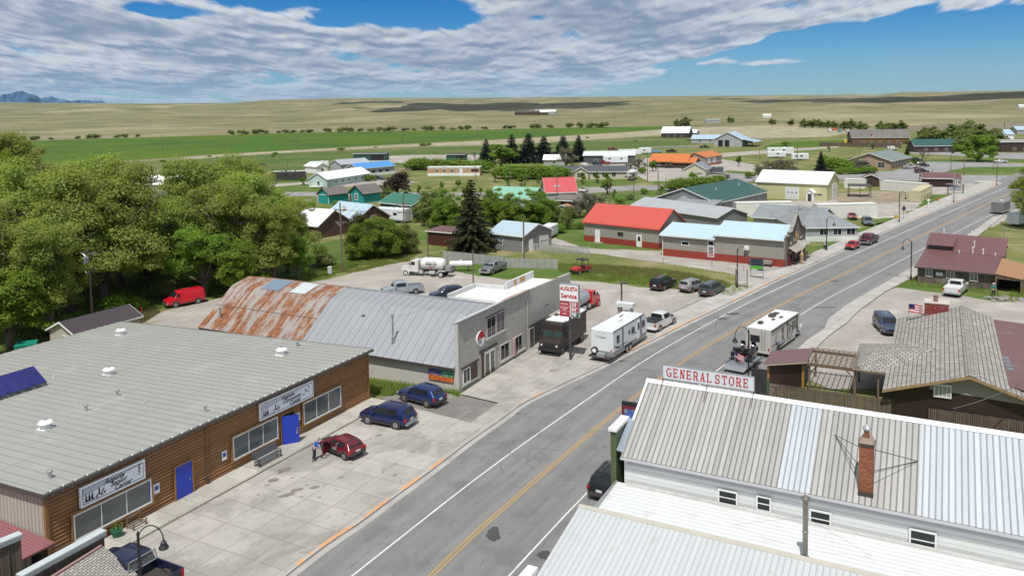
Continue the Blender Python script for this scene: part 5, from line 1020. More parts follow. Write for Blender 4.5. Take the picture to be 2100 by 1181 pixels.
# red roof and pale blue roofed store
b=ph('red_roofed_building','taupe building with coral red metal roof and red base','building',(1352,512),(1351,469),(1198,454),(1378,430),TAUPE,REDR,trim=REDR)
MB().box(-.03,b.L+.03,-.04,-.005,-.1,1.15).build('base_band',REDW,b.root); MB().box(b.L+.005,b.L+.04,0,b.W,-.1,1.15).build('base_band',REDW,b.root)
L=b.L; door(b,'f',L*.16,.95,2.2,WHITE,WHITE,z=.15); window(b,'f',L*.47,1.75,1.1,.6,pm('bronze frame',(.1,.09,.08),.5)); door(b,'f',L*.72,.95,2.1,WHITE,WHITE,z=.1,lite=(.2,.5,.6,.4)); MB().box(L*.15,L*.27,-.6,0,-.05,.12).build('step',M_KERB,b.root)
r1=b; bb=hung(b,L*.3,-.5,0,'bicycle_rack','small red metal rack leaning on the base of the red roofed building','rack'); m=MB()
for i in range(7): m.tube((i*.28,0,0),(i*.28+.14,0,.7),.025,n=5); m.tube((i*.28+.14,0,.7),(i*.28+.28,0,0),.025,n=5)
m.build('frame',pm('red enamel',(.35,.03,.03),.5,.1,3),bb)
b=pb('blue_roofed_store','long taupe store with pale blue metal roofs and a weathered false front','shop',(1612,549),(1611,491),(1358.6,471.4),(1633,457)); Ls=11.4; L=b.L
BL=b.L; mid=BL-11.2; Wd=10.4
for x0,x1,h,rs in ((0,mid,3.85,1.25),(mid,BL,4.55,1.45)):
    MB().extr([(x0,0,-.1),(x0,Wd,-.1),(x0,Wd,h),(x0,Wd/2,h+rs-.05),(x0,0,h)],(x1-x0,0,0)).build('wall',TAUPE,b.root)
    ro=MB().extr([(x0-.3,-.5,h-.12),(x0-.3,Wd/2,h+rs),(x0-.3,Wd+.5,h-.12),(x0-.3,Wd+.5,h-.26),(x0-.3,Wd/2,h+rs-.12),(x0-.3,-.5,h-.26)],(x1-x0+(.3 if x1<BL else .1),0,0)).build('roof',SKYR,b.root)
    t=MB(); t.box(x0-.33,x1+(.02 if x1<BL else -.05),-.56,-.49,h-.36,h-.1); t.extr([(x0-.36,-.5,h-.3),(x0-.36,-.5,h-.08),(x0-.36,Wd/2,h+rs+.04),(x0-.36,Wd/2,h+rs-.18)],(.06,0,0)); t.build('gutter',pm('white gutter',(.72,.76,.78),.4,.03,2),ro)
MB().box(-.02,BL+.0,-.04,-.005,-.1,1.25).build('base_band',REDW,b.root); MB().tube((.05,-.08,0),(.05,-.08,3.5),.06).build('downpipe',WHITE,b.root)
window(b,'f',BL*.17,2.2,1.2,.5,mull=0,fw=.12); window(b,'f',BL*.395,2.55,.85,.6,mull=0,fw=.12); window(b,'f',BL*.395,.7,.85,1.55,mull=0,tr=6,fw=.12)
MB().box(BL*.69,BL*.69+.75,-.6,-.01,2.35,2.9).build('air_conditioner',WHITE,b.root)
bs=b
# false front
ff=MB(); xx=BL; W0=10.8
prof=[(-.25,0),(-.25,4.9),(.9,4.9),(.9,5.35),(2.2,5.35),(2.6,5.9),(3.6,6.3),(5.2,7.9),(6.8,6.3),(7.1,6.0),(8.2,6.0),(8.2,5.5),(9.4,5.5),(9.4,5.1),(W0,5.1),(W0,0)]
ff.extr([(xx+.02,y,z) for y,z in prof],(.22,0,0)); fo=ff.build('false_front',RUSTIC,b.root)
cp=MB()
for i in range(1,len(prof)-2):
    (y0,z0),(y1,z1)=prof[i],prof[i+1]
    if abs(y1-y0)>.1: cp.extr([(xx-.1,y0-.05,z0+.01),(xx-.1,y1+.05,z1+.01),(xx-.1,y1+.05,z1+.12),(xx-.1,y0-.05,z0+.12)],(.6,0,0))
cp.build('coping',pm('silvered boards',(.26,.24,.21),.9,.2,2),fo)
aw=MB(); aw.extr([(xx+.25,.8,2.95),(xx+1.5,.6,2.35),(xx+1.5,6.0,2.35),(xx+.25,6.0,2.95)],(0,0,.07)); aw.extr([(xx+.25,6.6,3.0),(xx+1.4,6.6,2.5),(xx+1.4,9.6,2.5),(xx+.25,9.6,3.0)],(0,0,.07)); aw.extr([(xx+.25,5.6,2.98),(xx+1.5,5.2,2.4),(xx+1.75,6.1,3.0),(xx+.25,6.1,3.5)],(0,0,.07)); aw.extr([(xx+.25,6.1,3.5),(xx+1.75,6.1,3.0),(xx+1.5,7.0,2.4),(xx+.25,6.8,2.98)],(0,0,.07)); aw.build('awning',pm('awning shakes',(.42,.39,.34),.9,.15,2,pat=('brick','yx',.5,.3,(.4,.38,.35),.02,.02,.8)),fo)
MAR=pm('maroon shopfront trim',(.12,.012,.018),.5,.15,2)
m=MB(); 
for y0,y1 in ((.5,1.0),(2.6,3.0),(4.2,4.6),(6.2,6.6),(8.6,9.0)): m.box(xx+.25,xx+.34,y0,y1,0,2.3)
m.box(xx+.25,xx+.33,.5,9.0,2.2,2.4); m.box(xx+.25,xx+.6,.6,2.6,.0,.75); m.build('shopfront',MAR,fo)
for y0,y1 in ((1.0,2.6),(4.6,6.2),(6.6,8.6)): MB().box(xx+.25,xx+.28,y0+.02,y1-.02,.8 if y0!=4.6 else .1,2.15).build('window',GLASS,fo)
m=MB(); rnd=random.Random(3)   # carved bear-like cut outs kept as plain painted shapes
for (y,z,a) in ((3.6,3.8,.5),(5.3,4.3,.9),(6.4,4.0,.45),(4.6,3.7,.4)): m.extr([(xx+.26,y+a*(.6+.4*rnd.random())*math.cos(t*.6283),z+a*(.7+.5*rnd.random())*math.sin(t*.6283)) for t in range(10)],(.04,0,0))
m.build('carved_figures',pm('carved ochre wood',(.36,.24,.11),.8,.5,3,dirt=((.5,.46,.40),.8,3,.5)),fo)
m=MB(); m.box(xx+.25,xx+.29,1.7,2.5,3.35,3.7); m.box(xx+.25,xx+.29,7.4,8.5,3.5,3.85); m.build('small_sign',pm('cream board',(.55,.52,.46),.8,.1,2),fo)
rz=b.root.rotation_euler.z
def at(b,x,y,z=0): return b.root.location+Matrix.Rotation(b.root.rotation_euler.z,3,'Z')@Vector((x,y,z))
bench('wooden_bench','weathered wooden bench against the red base of the blue roofed store',at(bs,BL-4.3,-.5,.05),rz,2.4,pm('grey bench wood',(.27,.25,.22),.9,.2,2)); bench('wooden_bench','grey wooden bench in front of the false front store',at(bs,xx+.9,8.0,.2),rz+R(90),2.0,MATS['grey bench wood'])
r=empty('wood_statue',at(bs,xx+1.5,3.7,.2),rz,'carved wooden figure standing beside the store entrance','statue'); MB().lathe([(.3,0),(.32,.3),(.25,.5),(.28,1.0),(.36,1.3),(.3,1.6),(.16,1.75),(.2,1.95),(.17,2.15),(.05,2.25)],10).build('figure',MATS['carved ochre wood'],r); MB().lathe([(.42,0),(.42,.12),(.3,.14)],10).build('plinth',CEDAR,r)
def potat(p,label,s,col): 
    q=pot(1000,1000,0,label,s,col); q.location=p; return q
potat(at(bs,xx+1.3,5.9,.2),'half barrel planter in front of the false front store',1.5,(.10,.085,.07)); potat(at(bs,BL-5.3,-.6,.1),'brown flower pot beside the bench of the blue roofed store',1.0,(.06,.045,.035))
# grey hip roofed house with gable at its left
b=ph('grey_house','grey house with broad shingle hip roof beside the false front store','house',(1754,487),(1759,464),(1640,466),(1707,426),GWALL,GSHING,'hip',W=13,rise=2.9,h=2.75,hipx=5)
MB().box(-.02,b.L+.02,-.04,0,-.1,1.0).build('base_boards',WSID,b.root); wins(b,'f',3,1.25,1.5,1.05,(.3,1.0),mull=1)
b2=Bld('grey_wing','low grey gabled house behind the pale blue roof','house',G(1545,470,0),126,13,10,2.6); gable(b2,1.9,GWALL,GSHING,.4); 
ph('grey_roofed_building','long low building with pale grey shingle roof behind the red roof','building',(1478,470),(1470,446),(1296,421),(1484,428),GWALL2,pm('pale grey shingles',(.33,.35,.36),.9,.1,2.5),W=9,rise=1.5)
b=ph('green_roofed_hall','long grey hall with dark green metal roof','building',(1469,437),(1469,416),(1573,393),(1420,387),GWALL2,GRNR,W=17,rise=2.9); wins(b,'f',7,1.1,.7,.8,mull=0)
MB().extr([(-.06,b.W/2-4.5,1.0),(-.06,b.W/2,3.6),(-.06,b.W/2+4.5,1.0),(-.06,b.W/2+4.5,0),(-.06,b.W/2-4.5,0)],(.05,0,0)).build('gable_wall',pm('pale blue grey wall',(.42,.45,.48),.7,.06,1),b.root)
for s in (.35,.8): 
    z=b.h+b.rise*.6; MB().tube((b.L*s,b.W*.3,b.h+b.rise*.55),(b.L*s,b.W*.3,b.h+b.rise*.55+.9),.08).build('vent_pipe',WHITE,b.root)
window(b,'l',b.W/2-.2,1.3,.9,.8).location=(-.06,0,0)
b3=Bld('grey_lean_to','small grey porch shed with grey roof against the green roofed hall','shed',G(1400,436,0),131,8,4,2.2); shed(b3,2.9,GWALL,GSHING)
b=ph('yellow_workshop','pale yellow metal workshop with white roof and garage doors','workshop',(1696.5,413.5),(1696,378),(1552,372),(1715,359),YELW,WBRI,W=11.5,rise=2.6)
garage(b,'f',b.L*.43,3.2,3.1); garage(b,'r',b.W*.45,4.2,3.9); window(b,'f',b.L*.87,1.4,1.1,.55,mull=1); 
m=MB(); pr=Bld('x','x','x',at(b,b.L*.74,-1.8),126,1.9,1.8,2.3); gable(pr,.8,WHITE,WBRI,.2,'y'); q=pr.root; door(pr,'f',.45,1.0,2.0,DARKT,WHITE,handle=False)
q.name='entry_porch'; tag(q,'small white gabled entry porch on the front of the yellow workshop','porch')
# shipping containers
def container(near,far,ridgeY,L,label,mat,az=None,h=2.9,W=2.5,ribs=True,name='shipping_container',group='white storage containers',z=0):
    a=G(*near,z); c=G(*far,z); d=c-a; A=math.degrees(math.atan2(d.x,d.y)) if az is None else az; b=Bld(name,label,'container',a,A,L or d.length,W,h,group); rt=b.root; L=b.L
    m=MB(); n=max(4,int(L/.28))
    pts=[]
    for i in range(n): x=L*i/n; w=L/n; pts += [(x,0),(x+w*.35,0),(x+w*.5,.04),(x+w*.85,.04)]
    pts.append((L,0)); full=pts+[(L,W)]+[(L-x,W-y) for x,y in pts[1:]]
    m.extr([(x,y,.12) for x,y in full[:-1]],(0,0,h-.24)); m.build('body',mat,rt)
    f=MB(); 
    for x in (-.02,L-.13): 
        for y in (-.03,W-.12): f.box(x,x+.15,y,y+.15,0,h)
    f.box(-.02,L+.02,-.03,.1,0,.14); f.box(-.02,L+.02,-.03,.12,h-.13,h); f.box(-.02,L+.02,W-.1,W+.03,h-.13,h); f.build('frame',mat,rt); MB().box(.05,L-.05,.05,W-.05,h-.05,h-.01).build('roof',mat,rt)
    e=MB(); 
    for i in range(4): e.tube((-.04,.35+.6*i,.2),(-.04,.35+.6*i,h-.2),.025,n=5)
    e.build('lock_bar',GREYM,rt); return b
CW=pm('off white container paint',(.60,.59,.55),.6,.06,1); CWW=pm('cream white trailer side',(.66,.655,.61),.6,.06,.7); BEI=pm('beige container paint',(.50,.44,.28),.6,.08,1)
container((1510,443),(1628,441),0,None,'white trailer box parked left of the grey house roof, behind the blue roofed store',CWW,h=3.0); container((1676,449),(1800,446),0,None,'long white trailer box behind the grey hip roofed house',CWW,h=3.1)
container((1731,386),(1775,387.5),0,None,'white container with dark lettering beside the small brown shed',CW,h=2.7); container((1805,390),(1896,397),0,None,'long white container standing behind the beige one',CW,h=2.7); container((1864,413.5),(1887,416),0,None,'x',BEI) if False else None
b=container((1887,415.5),(1912,401),0,None,'beige container with double doors facing the gravel yard',BEI,h=2.8,group=None)
m=MB(); 
for i in range(3): x=b.L*(.35+.2*i); m.tube((x,-.1,1.0),(x+.5,-1.0,.0),.05,n=5); m.tube((x,-.1,.1),(x+.5,-1.0,0),.05,n=5); m.tube((x,-.05,1.2),(x,-.05,.1),.05,n=5)
m.build('strut',BLACKM,b.root)
b=Bld('brown_shed','small dark brown shed with pitched roof beside the white container','shed',G(1768,383,0),110,4.6,4,2.6); gable(b,1.0,DKBR,MARN,.3,'y'); 
b=Bld('carport','open dark timber lean-to beside the yellow workshop','carport',G(1740,405,0),110,5.6,6,3.0); MB().box(0,5.6,0,6,3.0,3.12).build('roof',DARKT,b.root)
for x,y in ((.1,0),(5.4,0),(.1,5.8),(5.4,5.8),(2.7,0)): MB().box(x,x+.15,y,y+.15,0,3.0).build('post',DARKT,b.root)
b=ph('log_shelter','dark maroon log shelter with metal roof and open porch','shelter',(1950,378),(1955,366),(1893,365),(1957,358),MLOG,MARN,W=6,rise=1.3,h=2.6)
for x in (b.L+.8,b.L+1.8): MB().box(x,x+.15,.1,.25,0,2.5).build('post',CEDAR,b.root)
MB().extr([(b.L,-.3,2.5),(b.L+2.2,-.3,2.5),(b.L+2.2,3,3.8),(b.L,3,3.8)],(0,0,.08)).build('porch_roof',MARN,b.root)
r=empty('information_board',G(1943,398,0),R(-20),'roofed information board on two dark posts beside the road','notice board'); m=MB(); m.box(0,.25,0,.25,0,2.6); m.box(3.6,3.85,0,.25,0,2.6); m.build('post',DARKT,r); MB().box(.5,3.3,.08,.16,.9,2.1).build('board',GREYM,r); MB().box(-.4,4.3,-.3,.6,2.6,2.75).build('roof',GREYM,r)
# post office
b=Bld('post_office','tan brick post office with grey green shingle roof','post office',G(1827,348,0),41,24,15,3.2); gable(b,2.6,TAN,pm('grey green shingles',(.17,.21,.20),.9,.12,2),.6,'x'); wins(b,'f',5,.9,1.6,1.6,mull=1,tr=1); wins(b,'l',2,.7,2.4,1.8,(.05,.75),mull=1,tr=1)
MB().extr([(-1.6,8,2.6),(-1.6,13.5,2.6),(-1.6,10.75,3.8)],(1.5,0,0)).build('porch_gable',pm('grey gable siding',(.25,.235,.2),.8,.1,1),b.root)
# houses of the far town ------------------------------------------------
b=ph('mint_house','mint green house with bright white metal roof','house',(672,385),(670.5,368),(758,355),(651,355),MINT,WBRI); wins(b,'f',5,1.2,.9,.7,mull=0); door(b,'l',b.W*.4,.9,2.0,GLASS); m=MB(); m.box(-2,0,b.W*.2,b.W*.8,.3,.5)
for i in range(6): m.box(-2,-1.92,b.W*.2+i*.7,b.W*.2+i*.7+.08,0,1.3)
m.box(-2,-1.92,b.W*.2,b.W*.8,1.2,1.3); m.build('deck',WHITE,b.root)
b=ph('teal_house','bright teal house with white trim and dark roof','house',(674,419),(674,399.5),(714,395),(665,387),TEAL,BSHING,W=5.2,rise=1.6,trim=DARKT); 
m=MB(); m.box(-.06,-.0,-.0,.18,0,2.5); m.box(-.06,0,b.W-.18,b.W,0,2.5); m.box(-.06,0,0,b.W,2.35,2.5); m.build('trim_board',WHITE,b.root)
b2=Bld('x','x','x',G(717,414,0),131,6.2,6.5,2.7); b2.root.name='house_wing'; gable(b2,2.0,TEAL,BSHING,.45,'y',trim=DARKT); tag(b2.root,'gabled front wing of the teal house with shuttered window','house'); window(b2,'f',2.6,.9,1.0,1.4,mull=1,tr=1,fw=.2); door(b2,'f',.2,.9,2.1,DARKT)
b=ph('blue_roofed_barn','long white building with bright blue roof','barn',(736,364),(735,346.5),(809,339.6),(721.6,336.6),GWALL,BLUR); MB().box(0,b.L,-.05,-.01,0,1.2).build('base_boards',WHITE,b.root); wins(b,'f',4,1.2,1.8,.9,mull=0,frame=GREYM)
b=ph('brick_house','brown brick house with streaked blue metal roof','house',(731,479),(728.5,452.4),(663.7,444),(763.5,420.4),BROWNB,PALEB); door(b,'f',b.L*.18,.9,2.05,WHITE,lite=(.2,.45,.6,.45)); window(b,'f',b.L*.38,.8,.9,1.2,frame=DARKT,tr=1); window(b,'r',b.W*.45,2.3,1.0,.9,tr=1)
for s in (.28,.5,.72): z=lambda y:b.h+b.rise*y/(b.W/2); MB().extr([(b.L*s,.3,z(.3)+.15),(b.L*s,b.W*.42,z(b.W*.42)+.15),(b.L*s+.35,b.W*.42,z(b.W*.42)+.15),(b.L*s+.35,.3,z(.3)+.15)],(0,0,.02)).build('skylight_sheet',pm('cream translucent sheet',(.62,.60,.46),.5,.05,2),b.root)
MB().box(b.L*.42,b.L*.42+.5,1.6,2.1,b.h,b.h+2.4).build('chimney',pm('whitewashed brick',(.5,.46,.42),.8,.2,3),b.root)
b=ph('green_roofed_garage','dark grey green garage with green metal roof','garage',(843,449),(844,421),(780,414.5),(861,402.7),DKG,GRNR2,W=8.5); window(b,'r',1.6,1.1,1.3,1.2); m=MB(); m.box(b.L-.1,b.L+.02,-.03,.12,0,b.h); m.build('corner_board',WHITE,b.root)
b=ph('grey_garage','grey lap sided garage with pale blue metal roof beside the spruce','garage',(1072,519),(1072,484.5),(1004,477),(1096,462),GWALL2,RIB('light blue steel roof',(.40,.50,.56),'x',.5,.02,.08,.03,.4),W=8.6,rise=1.6); window(b,'f',b.L*.3,1.0,.7,1.3,tr=1,mull=1); door(b,'r',1.8,.95,2.1,WHITE); garage(b,'r',5.0,2.4,2.1)
MB().box(b.L-.1,b.L+.02,-.03,.1,0,b.h).build('corner_board',WHITE,b.root); GAR=b
b=Bld('maroon_shed','maroon metal shed with flat roof behind the chain link fence','shed',G(876,502,0),122,7.5,4.5,2.6); shed(b,2.9,RIB('maroon steel siding',(.085,.025,.022),'s',.3,.02,.3,.06,.5),MARN); door(b,'l',1.2,1.2,2.1,WHITE)
b=ph('cream_shed','small cream shed with grey roof beside the horse trailer','shed',(1406,358),(1406,348),(1442,344),(1423,335),CREAM,pm('blue grey shingles',(.20,.22,.25),.9,.1,2),W=8,rise=2.0,h=2.2) if False else None
b=Bld('cream_shed','small cream shed with grey roof beside the horse trailer','shed',G(1404,360,0),118,7.5,8,2.4); gable(b,2.0,CREAM,pm('blue grey shingles',(.20,.22,.25),.9,.1,2),.4,'y'); window(b,'f',2.2,.9,.8,.6); window(b,'f',4.4,.6,1.8,.5)
b=ph('orange_roofed_garage','tall taupe garage with orange metal roof and two white doors','garage',(1447,341),(1447,323),(1480,318),(1425,314),TAUPE,ORAN,trim=ORAN); garage(b,'f',b.L*.12,2.8,3.0,lites=0); garage(b,'f',b.L*.45,2.8,3.0,lites=0); MB().box(-.05,b.L+.03,-.05,-.0,0,.9).build('base_band',REDW,b.root)
b=Bld('orange_roofed_house','dark house with orange metal roof behind a green tree','house',G(1333,344,0),118,15,9,2.7); gable(b,2.6,DKBR,ORAN,.5,trim=ORAN); wins(b,'f',3,1,1.1,1.0)
b=Bld('house_wing','low orange roofed wing to the right of the dark house','house',G(1378,345,0),118,9,8,2.4); gable(b,1.6,DKBR,ORAN,.5,trim=ORAN)
b=Bld('manufactured_home','long cream manufactured home with dark roof and gabled bay','house',G(1133,368,0),99,26,8.5,2.7); gable(b,1.5,CREAM,DSHING,.45); wins(b,'f',6,.9,1.3,1.3,mull=1); b4=Bld('x','x','x',at(b,7.5,-1.0),99,5,1.4,2.7); b4.root.name='porch_bay'; gable(b4,1.5,CREAM,DSHING,.4,'y'); tag(b4.root,'gabled bay with large window on the cream home','porch'); window(b4,'f',1.2,.8,2.6,1.5,mull=2,tr=1)
b=ph('red_roofed_house','small grey house with bright red metal roof','house',(1120,412),(1120,394),(1182,392),(1115,366),GWALL,RIB('bright red steel roof',(.50,.075,.085),'x',.5,.02,.12,.03,.4),W=7.2,rise=3.4,h=2.6); MB().box(b.L*.28,b.L*.5,1.2,1.6,b.h+.5,b.h+1.6).build('skylight',pm('skylight panel',(.5,.6,.7),.3),b.root); MB().box(b.L*.45,b.L*.95,-.05,-.01,0,1.9).build('panel',pm('peach board',(.5,.38,.26),.8,.08,1),b.root)
b=Bld('pale_green_roofed_house','house with pale green metal roof among the willows','house',G(1002,424,0),118,12,9,2.6); gable(b,2.2,GWALL,MINTR,.5)
b=Bld('mobile_home','old salmon and white mobile home','mobile home',G(877,361,0),98,20,4,3.2); shed(b,3.2,pm('salmon panels',(.45,.27,.17),.7,.08,1,pat=('groove','s',1.2,.01,.3,.1)),WHITE,.15); MB().box(0,b.L,-.04,0,0,1.0).build('skirt',WHITE,b.root); MB().box(0,b.L,-.05,-.0,2.75,3.15).build('band',WHITE,b.root); wins(b,'f',4,1.5,1.1,.8,(.1,.7)); door(b,'f',b.L*.62,.9,2.0,WHITE,z=.7); window(b,'f',b.L*.84,1.6,2.6,.8,frame=DARKT,mull=3); MB().box(5.5,6.8,1,2,3.3,3.8).build('cooler',GREYM,b.root)
for (px,py,az,L_,W_,h_,rs,wm,rm,nm,lab,cat) in (
  (1085,335,100,11,7,2.4,1.6,GWALL,WBRI,'white_roofed_house','small white roofed house in front of the blue spruces','house'),
  (1115,340,100,9,7,2.6,1.8,GWALL,WBRI,'white_roofed_house','low white roofed house with a chimney right of the blue spruces','house'),
  (1197,336,100,22,12,3.6,1.4,DKG,RIB('white blue roof',(.6,.66,.7),'x',.5,.02,.05,.03,.4),'long_white_roofed_building','long building with white roof right of the spruce row','building'),
  (650,356,45,5,9,2.8,1.2,WHITE,WBRI,'small_garage','small green and white garage behind the mint house','garage'),
  (700,352,45,14,8,3.0,1.6,GWALL,pm('grey lilac roofing',(.34,.36,.40),.7,.06,1),'grey_outbuilding','grey outbuilding between the mint house and the blue roofed barn','building'),
  (725,330,95,16,8,3.4,.3,pm('dark green steel siding',(.012,.07,.05),.6,.1,1),DKG,'horse_shelter','dark green open horse shelter at the edge of the pasture','shelter'),
  (915,330,100,9,6,3.0,.4,MATS['dark green steel siding'],DARKT,'horse_shelter','dark green shelter beside the corral panels, behind the mobile home','shelter'),
  (1356,283,112,20,16,3.6,4.2,DKBR,WBRI,'dark_barn','dark brown barn with bright white metal roof','barn'),
  (1402,281,112,10,10,3.0,2.2,GWALL2,WBRI,'barn_annex','white roofed annex at the right end of the dark barn','barn'),
  (1418,294,112,17,12,2.8,2.2,GWALL,PALEB,'stable_wing','blue roofed open wing at the left of the big stable','stable'),
  (1747,297,105,30,18,4.0,4.2,pm('honey log wall',(.16,.085,.04),.8,.2,1,pat=('lap','z',.3,.04,.4,.1)),BSHING,'log_lodge','large log lodge with brown grey roof behind the dark board fence','lodge'),
  (1875,313,100,24,10,3.2,2.8,DKBR,GRNR,'green_roofed_lodge','dark brown building with dark green roof among the willows','building'),
  (1903,294,100,9,9,3.6,2.8,GWALL,GSHING,'small_white_house','small pale gabled house behind the green roofed building','house'),
  (2052,312,100,30,16,4.6,.8,DKBR,pm('grey membrane roof',(.28,.27,.26),.8,.1,1),'brown_store','low dark brown store at the right edge behind the round willow','shop'),
  (2035,286,100,12,14,3.0,2.6,WHITE,PALEB,'blue_roofed_house','house with steep pale blue roof behind the brown store','house'),
  (2086,275,100,16,12,2.8,2.2,GWALL,PALEB,'blue_roofed_house','pale blue roofed house at the far right edge','house'),
  (1055,236.5,100,40,15,4.5,2.5,DKBR,DARKT,'farm_barn','dark farm barn, leftmost of the farm buildings on the prairie','barn'),
  (1078,236,98,38,14,4.0,2.5,DKBR,WBRI,'farm_barn','middle white roofed barn on the prairie','barn'),
  (1096,236,98,36,18,5.0,3.0,GWALL,WBRI,'farm_barn','white roofed barn with open front, rightmost of the prairie farm','barn'),
  (1447,253,98,16,8,2.8,1.5,GWALL,GSHING,'farm_shed','small grey shed at the far homestead beyond the crop field','shed'),
  (1565,242,98,10,8,2.8,1.5,WHITE,WBRI,'farm_shed','tiny white shed on the slope right of the homestead','shed'),
  (2090,222,98,30,12,4,2,WHITE,WBRI,'farm_shed','tiny white farm building below the bluffs at the right edge','shed'),
  (280,392,118,22,10,2.6,2.4,GWALL,WBRI,'white_roofed_house','long white roofed house showing between the crowns of the big trees','house'),
  (322,420,118,13,9,2.6,2.2,GWALL2,pm('slate blue roofing',(.075,.09,.12),.8,.1,1),'slate_roofed_house','house with slate blue roof half hidden by the big trees','house'),
  (100,528,118,14,9,2.4,2.0,TAN,BSHING,'hidden_cottage','tan cottage glimpsed through the big trees beside the utility pole','house')):
    g=G(px,py,0); zz=terrain_z(g.x,g.y) if py<262 else 0
    if py<262:
        best=None; r_=ray(px,py); k=600
        while k<6000:
            p=Vector((0,0,CH))+r_*k
            if p.z<=terrain_z(p.x,p.y): break
            k+=8
        g=Vector((p.x,p.y,0)); zz=terrain_z(p.x,p.y)
    b=Bld(nm,lab,cat,(g.x,g.y,zz),az,L_,W_,h_); gable(b,rs,wm,rm,.4,'x' if nm not in('small_garage','small_white_house') else 'y')
    if py>262 and nm not in('horse_shelter',): wins(b,'f',max(1,int(L_/6)),.9,1.2,1.0)
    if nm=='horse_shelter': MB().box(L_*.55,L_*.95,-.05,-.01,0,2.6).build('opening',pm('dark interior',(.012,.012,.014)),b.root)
b=Bld('stable','large stable with pale blue metal roof and two dark doorways','stable',G(1464,301,0),118,16,18,4.2); gable(b,4.0,GWALL,RIB('pale blue roof lengthwise',(.37,.49,.59),'y',.6,.02,.12,.03,.4),.5,'y')
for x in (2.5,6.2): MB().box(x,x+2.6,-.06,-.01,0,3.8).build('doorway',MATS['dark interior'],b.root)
MB().extr([(16.5,-.4,4.2),(24,-.4,2.6),(24,18,2.6),(16.5,18,4.2)],(0,0,.15)).build('lean_to_roof',PALEB,b.root)
for y in (0,6,12,17.5): MB().box(23.4,23.6,y,y+.2,0,2.6).build('post',DARKT,b.root)
b=ph('brown_house','brown brick house with broad white metal roof under the big trees','house',(652,489),(652,463),(530,452),(658,424),BROWNB,WBRI,W=9,rise=2.6,h=2.7)
b=Bld('dark_shed','cream shed with dark brown ribbed roof behind the log building','shed',G(153,712,0),28,8,4.4,2.3); 
b.root.name='garden_shed'; e=G(153,686,2.2); b.root.location=(e.x,e.y,0); gable(b,1.0,pm('cream board wall',(.42,.39,.30),.8,.1,1),RIB('dark brown ribbed roof',(.06,.045,.05),'x',.3,.02,.2,.05,.5),.3,'x'); door(b,'l',1.0,1.1,1.8,DARKT,handle=False)
r=empty('green_bin',G(30,735,0),R(20),'teal green lidded bin just showing over the edge of the log building roof','bin'); MB().box(0,2.0,0,1.4,0,1.25).build('body',pm('teal plastic',(.01,.20,.13),.5,.1,2),r); MB().extr([(-.05,-.05,1.25),(2.05,-.05,1.25),(2.05,1.45,1.4),(-.05,1.45,1.4)],(0,0,.06)).build('lid',MATS['teal plastic'],r)
for (x,y,az,nm,lab) in ((1142,428,118,'dark_shed_roof','low shed with dark brown roof below the red roofed house'),): b=Bld('low_shed',lab,'shed',G(x,y,0),az,8,6,2.2); gable(b,1.0,DKBR,BSHING,.4)
b=Bld('garden_shed','tiny green shed with rusty orange roof beside the brown shed','shed',G(1140,442,0),118,3.4,2.5,1.9); gable(b,.6,pm('faded green boards',(.16,.22,.13),.9,.15,2),pm('rusty orange roof',(.36,.17,.08),.8,.2,2),.2,'y')
# fences
PALE=pm('silver grey boards',(.36,.36,.35),.9,.15,.8,pat=('groove','s',.19,.02,.35,.3)); 
picket((908,534),(1036,548),1.7,'silver grey board fence behind the tank truck',PALE,'board_fence',.2,.17); picket((1036,549),(1146,552),1.6,'silver grey board fence behind the silver pickup',PALE,'board_fence',.2,.17); picket((1090,514),(1212,523),1.4,'grey picket fence right of the grey garage',PALE,'board_fence',.3,.17)
picket((1680,300),(1850,304),2.2,'dark weathered board fence in front of the log lodge',FENCEB,'board_fence',.6,.57)
CL=pm('chain link wire',(.30,.31,.31),.6,.1,4)
def wirefence(pts,h,label,step=2.6,rails=3,mat=None,post=None,rp=.04,name='wire_fence'):
    P=[G(*p) for p in pts]; r=empty(name,P[0],0,label,'fence'); po=MB(); wi=MB(); o=P[0]
    for i in range(len(P)-1):
        a,c=P[i]-o,P[i+1]-o; n=max(1,int((c-a).length/step))
        for k in range(n+1): q=a.lerp(c,k/n); po.tube((q.x,q.y,0),(q.x,q.y,h),rp,n=5)
        for j in range(rails): z=h*(.25+.72*j/max(1,rails-1)); wi.tube((a.x,a.y,z),(c.x,c.y,z),.012 if rails<4 else .014,n=3,cap=False)
    po.build('posts',post or GREYM,r); wi.build('wire',mat or CL,r); return r
wirefence([(640,548),(700,528),(728,520)],1.4,'chain link fence along the lawn of the brick house',rails=9); wirefence([(880,500),(935,490),(958,486)],1.5,'chain link fence in front of the maroon shed',rails=9); wirefence([(1135,523),(1250,532),(1360,541),(1460,548),(1525,556)],1.0,'thin wire fence between the weedy lot and the gravel lane',6,2)
wirefence([(0,352),(300,340),(440,334),(700,314),(1000,297),(1180,287)],1.2,'wire fence along the dry grass strip below the crop field',10,2,post=WOODP,rp=.12); wirefence([(760,345),(850,338),(980,332)],1.8,'pipe corral panels beside the horse shelter',4,4,pm('rusty pipe',(.16,.08,.06),.7,.2,2),MATS['rusty pipe'] if 'rusty pipe' in MATS else None,.06,'corral')
wirefence([(440,352),(560,349),(690,340),(760,332)],1.5,'dark pipe fence behind the black motorhome',5,3,DARKT,DARKT,.07,'corral'); wirefence([(1280,405),(1360,418),(1400,425)],1.4,'pale wire fence beside the side street',4,6)
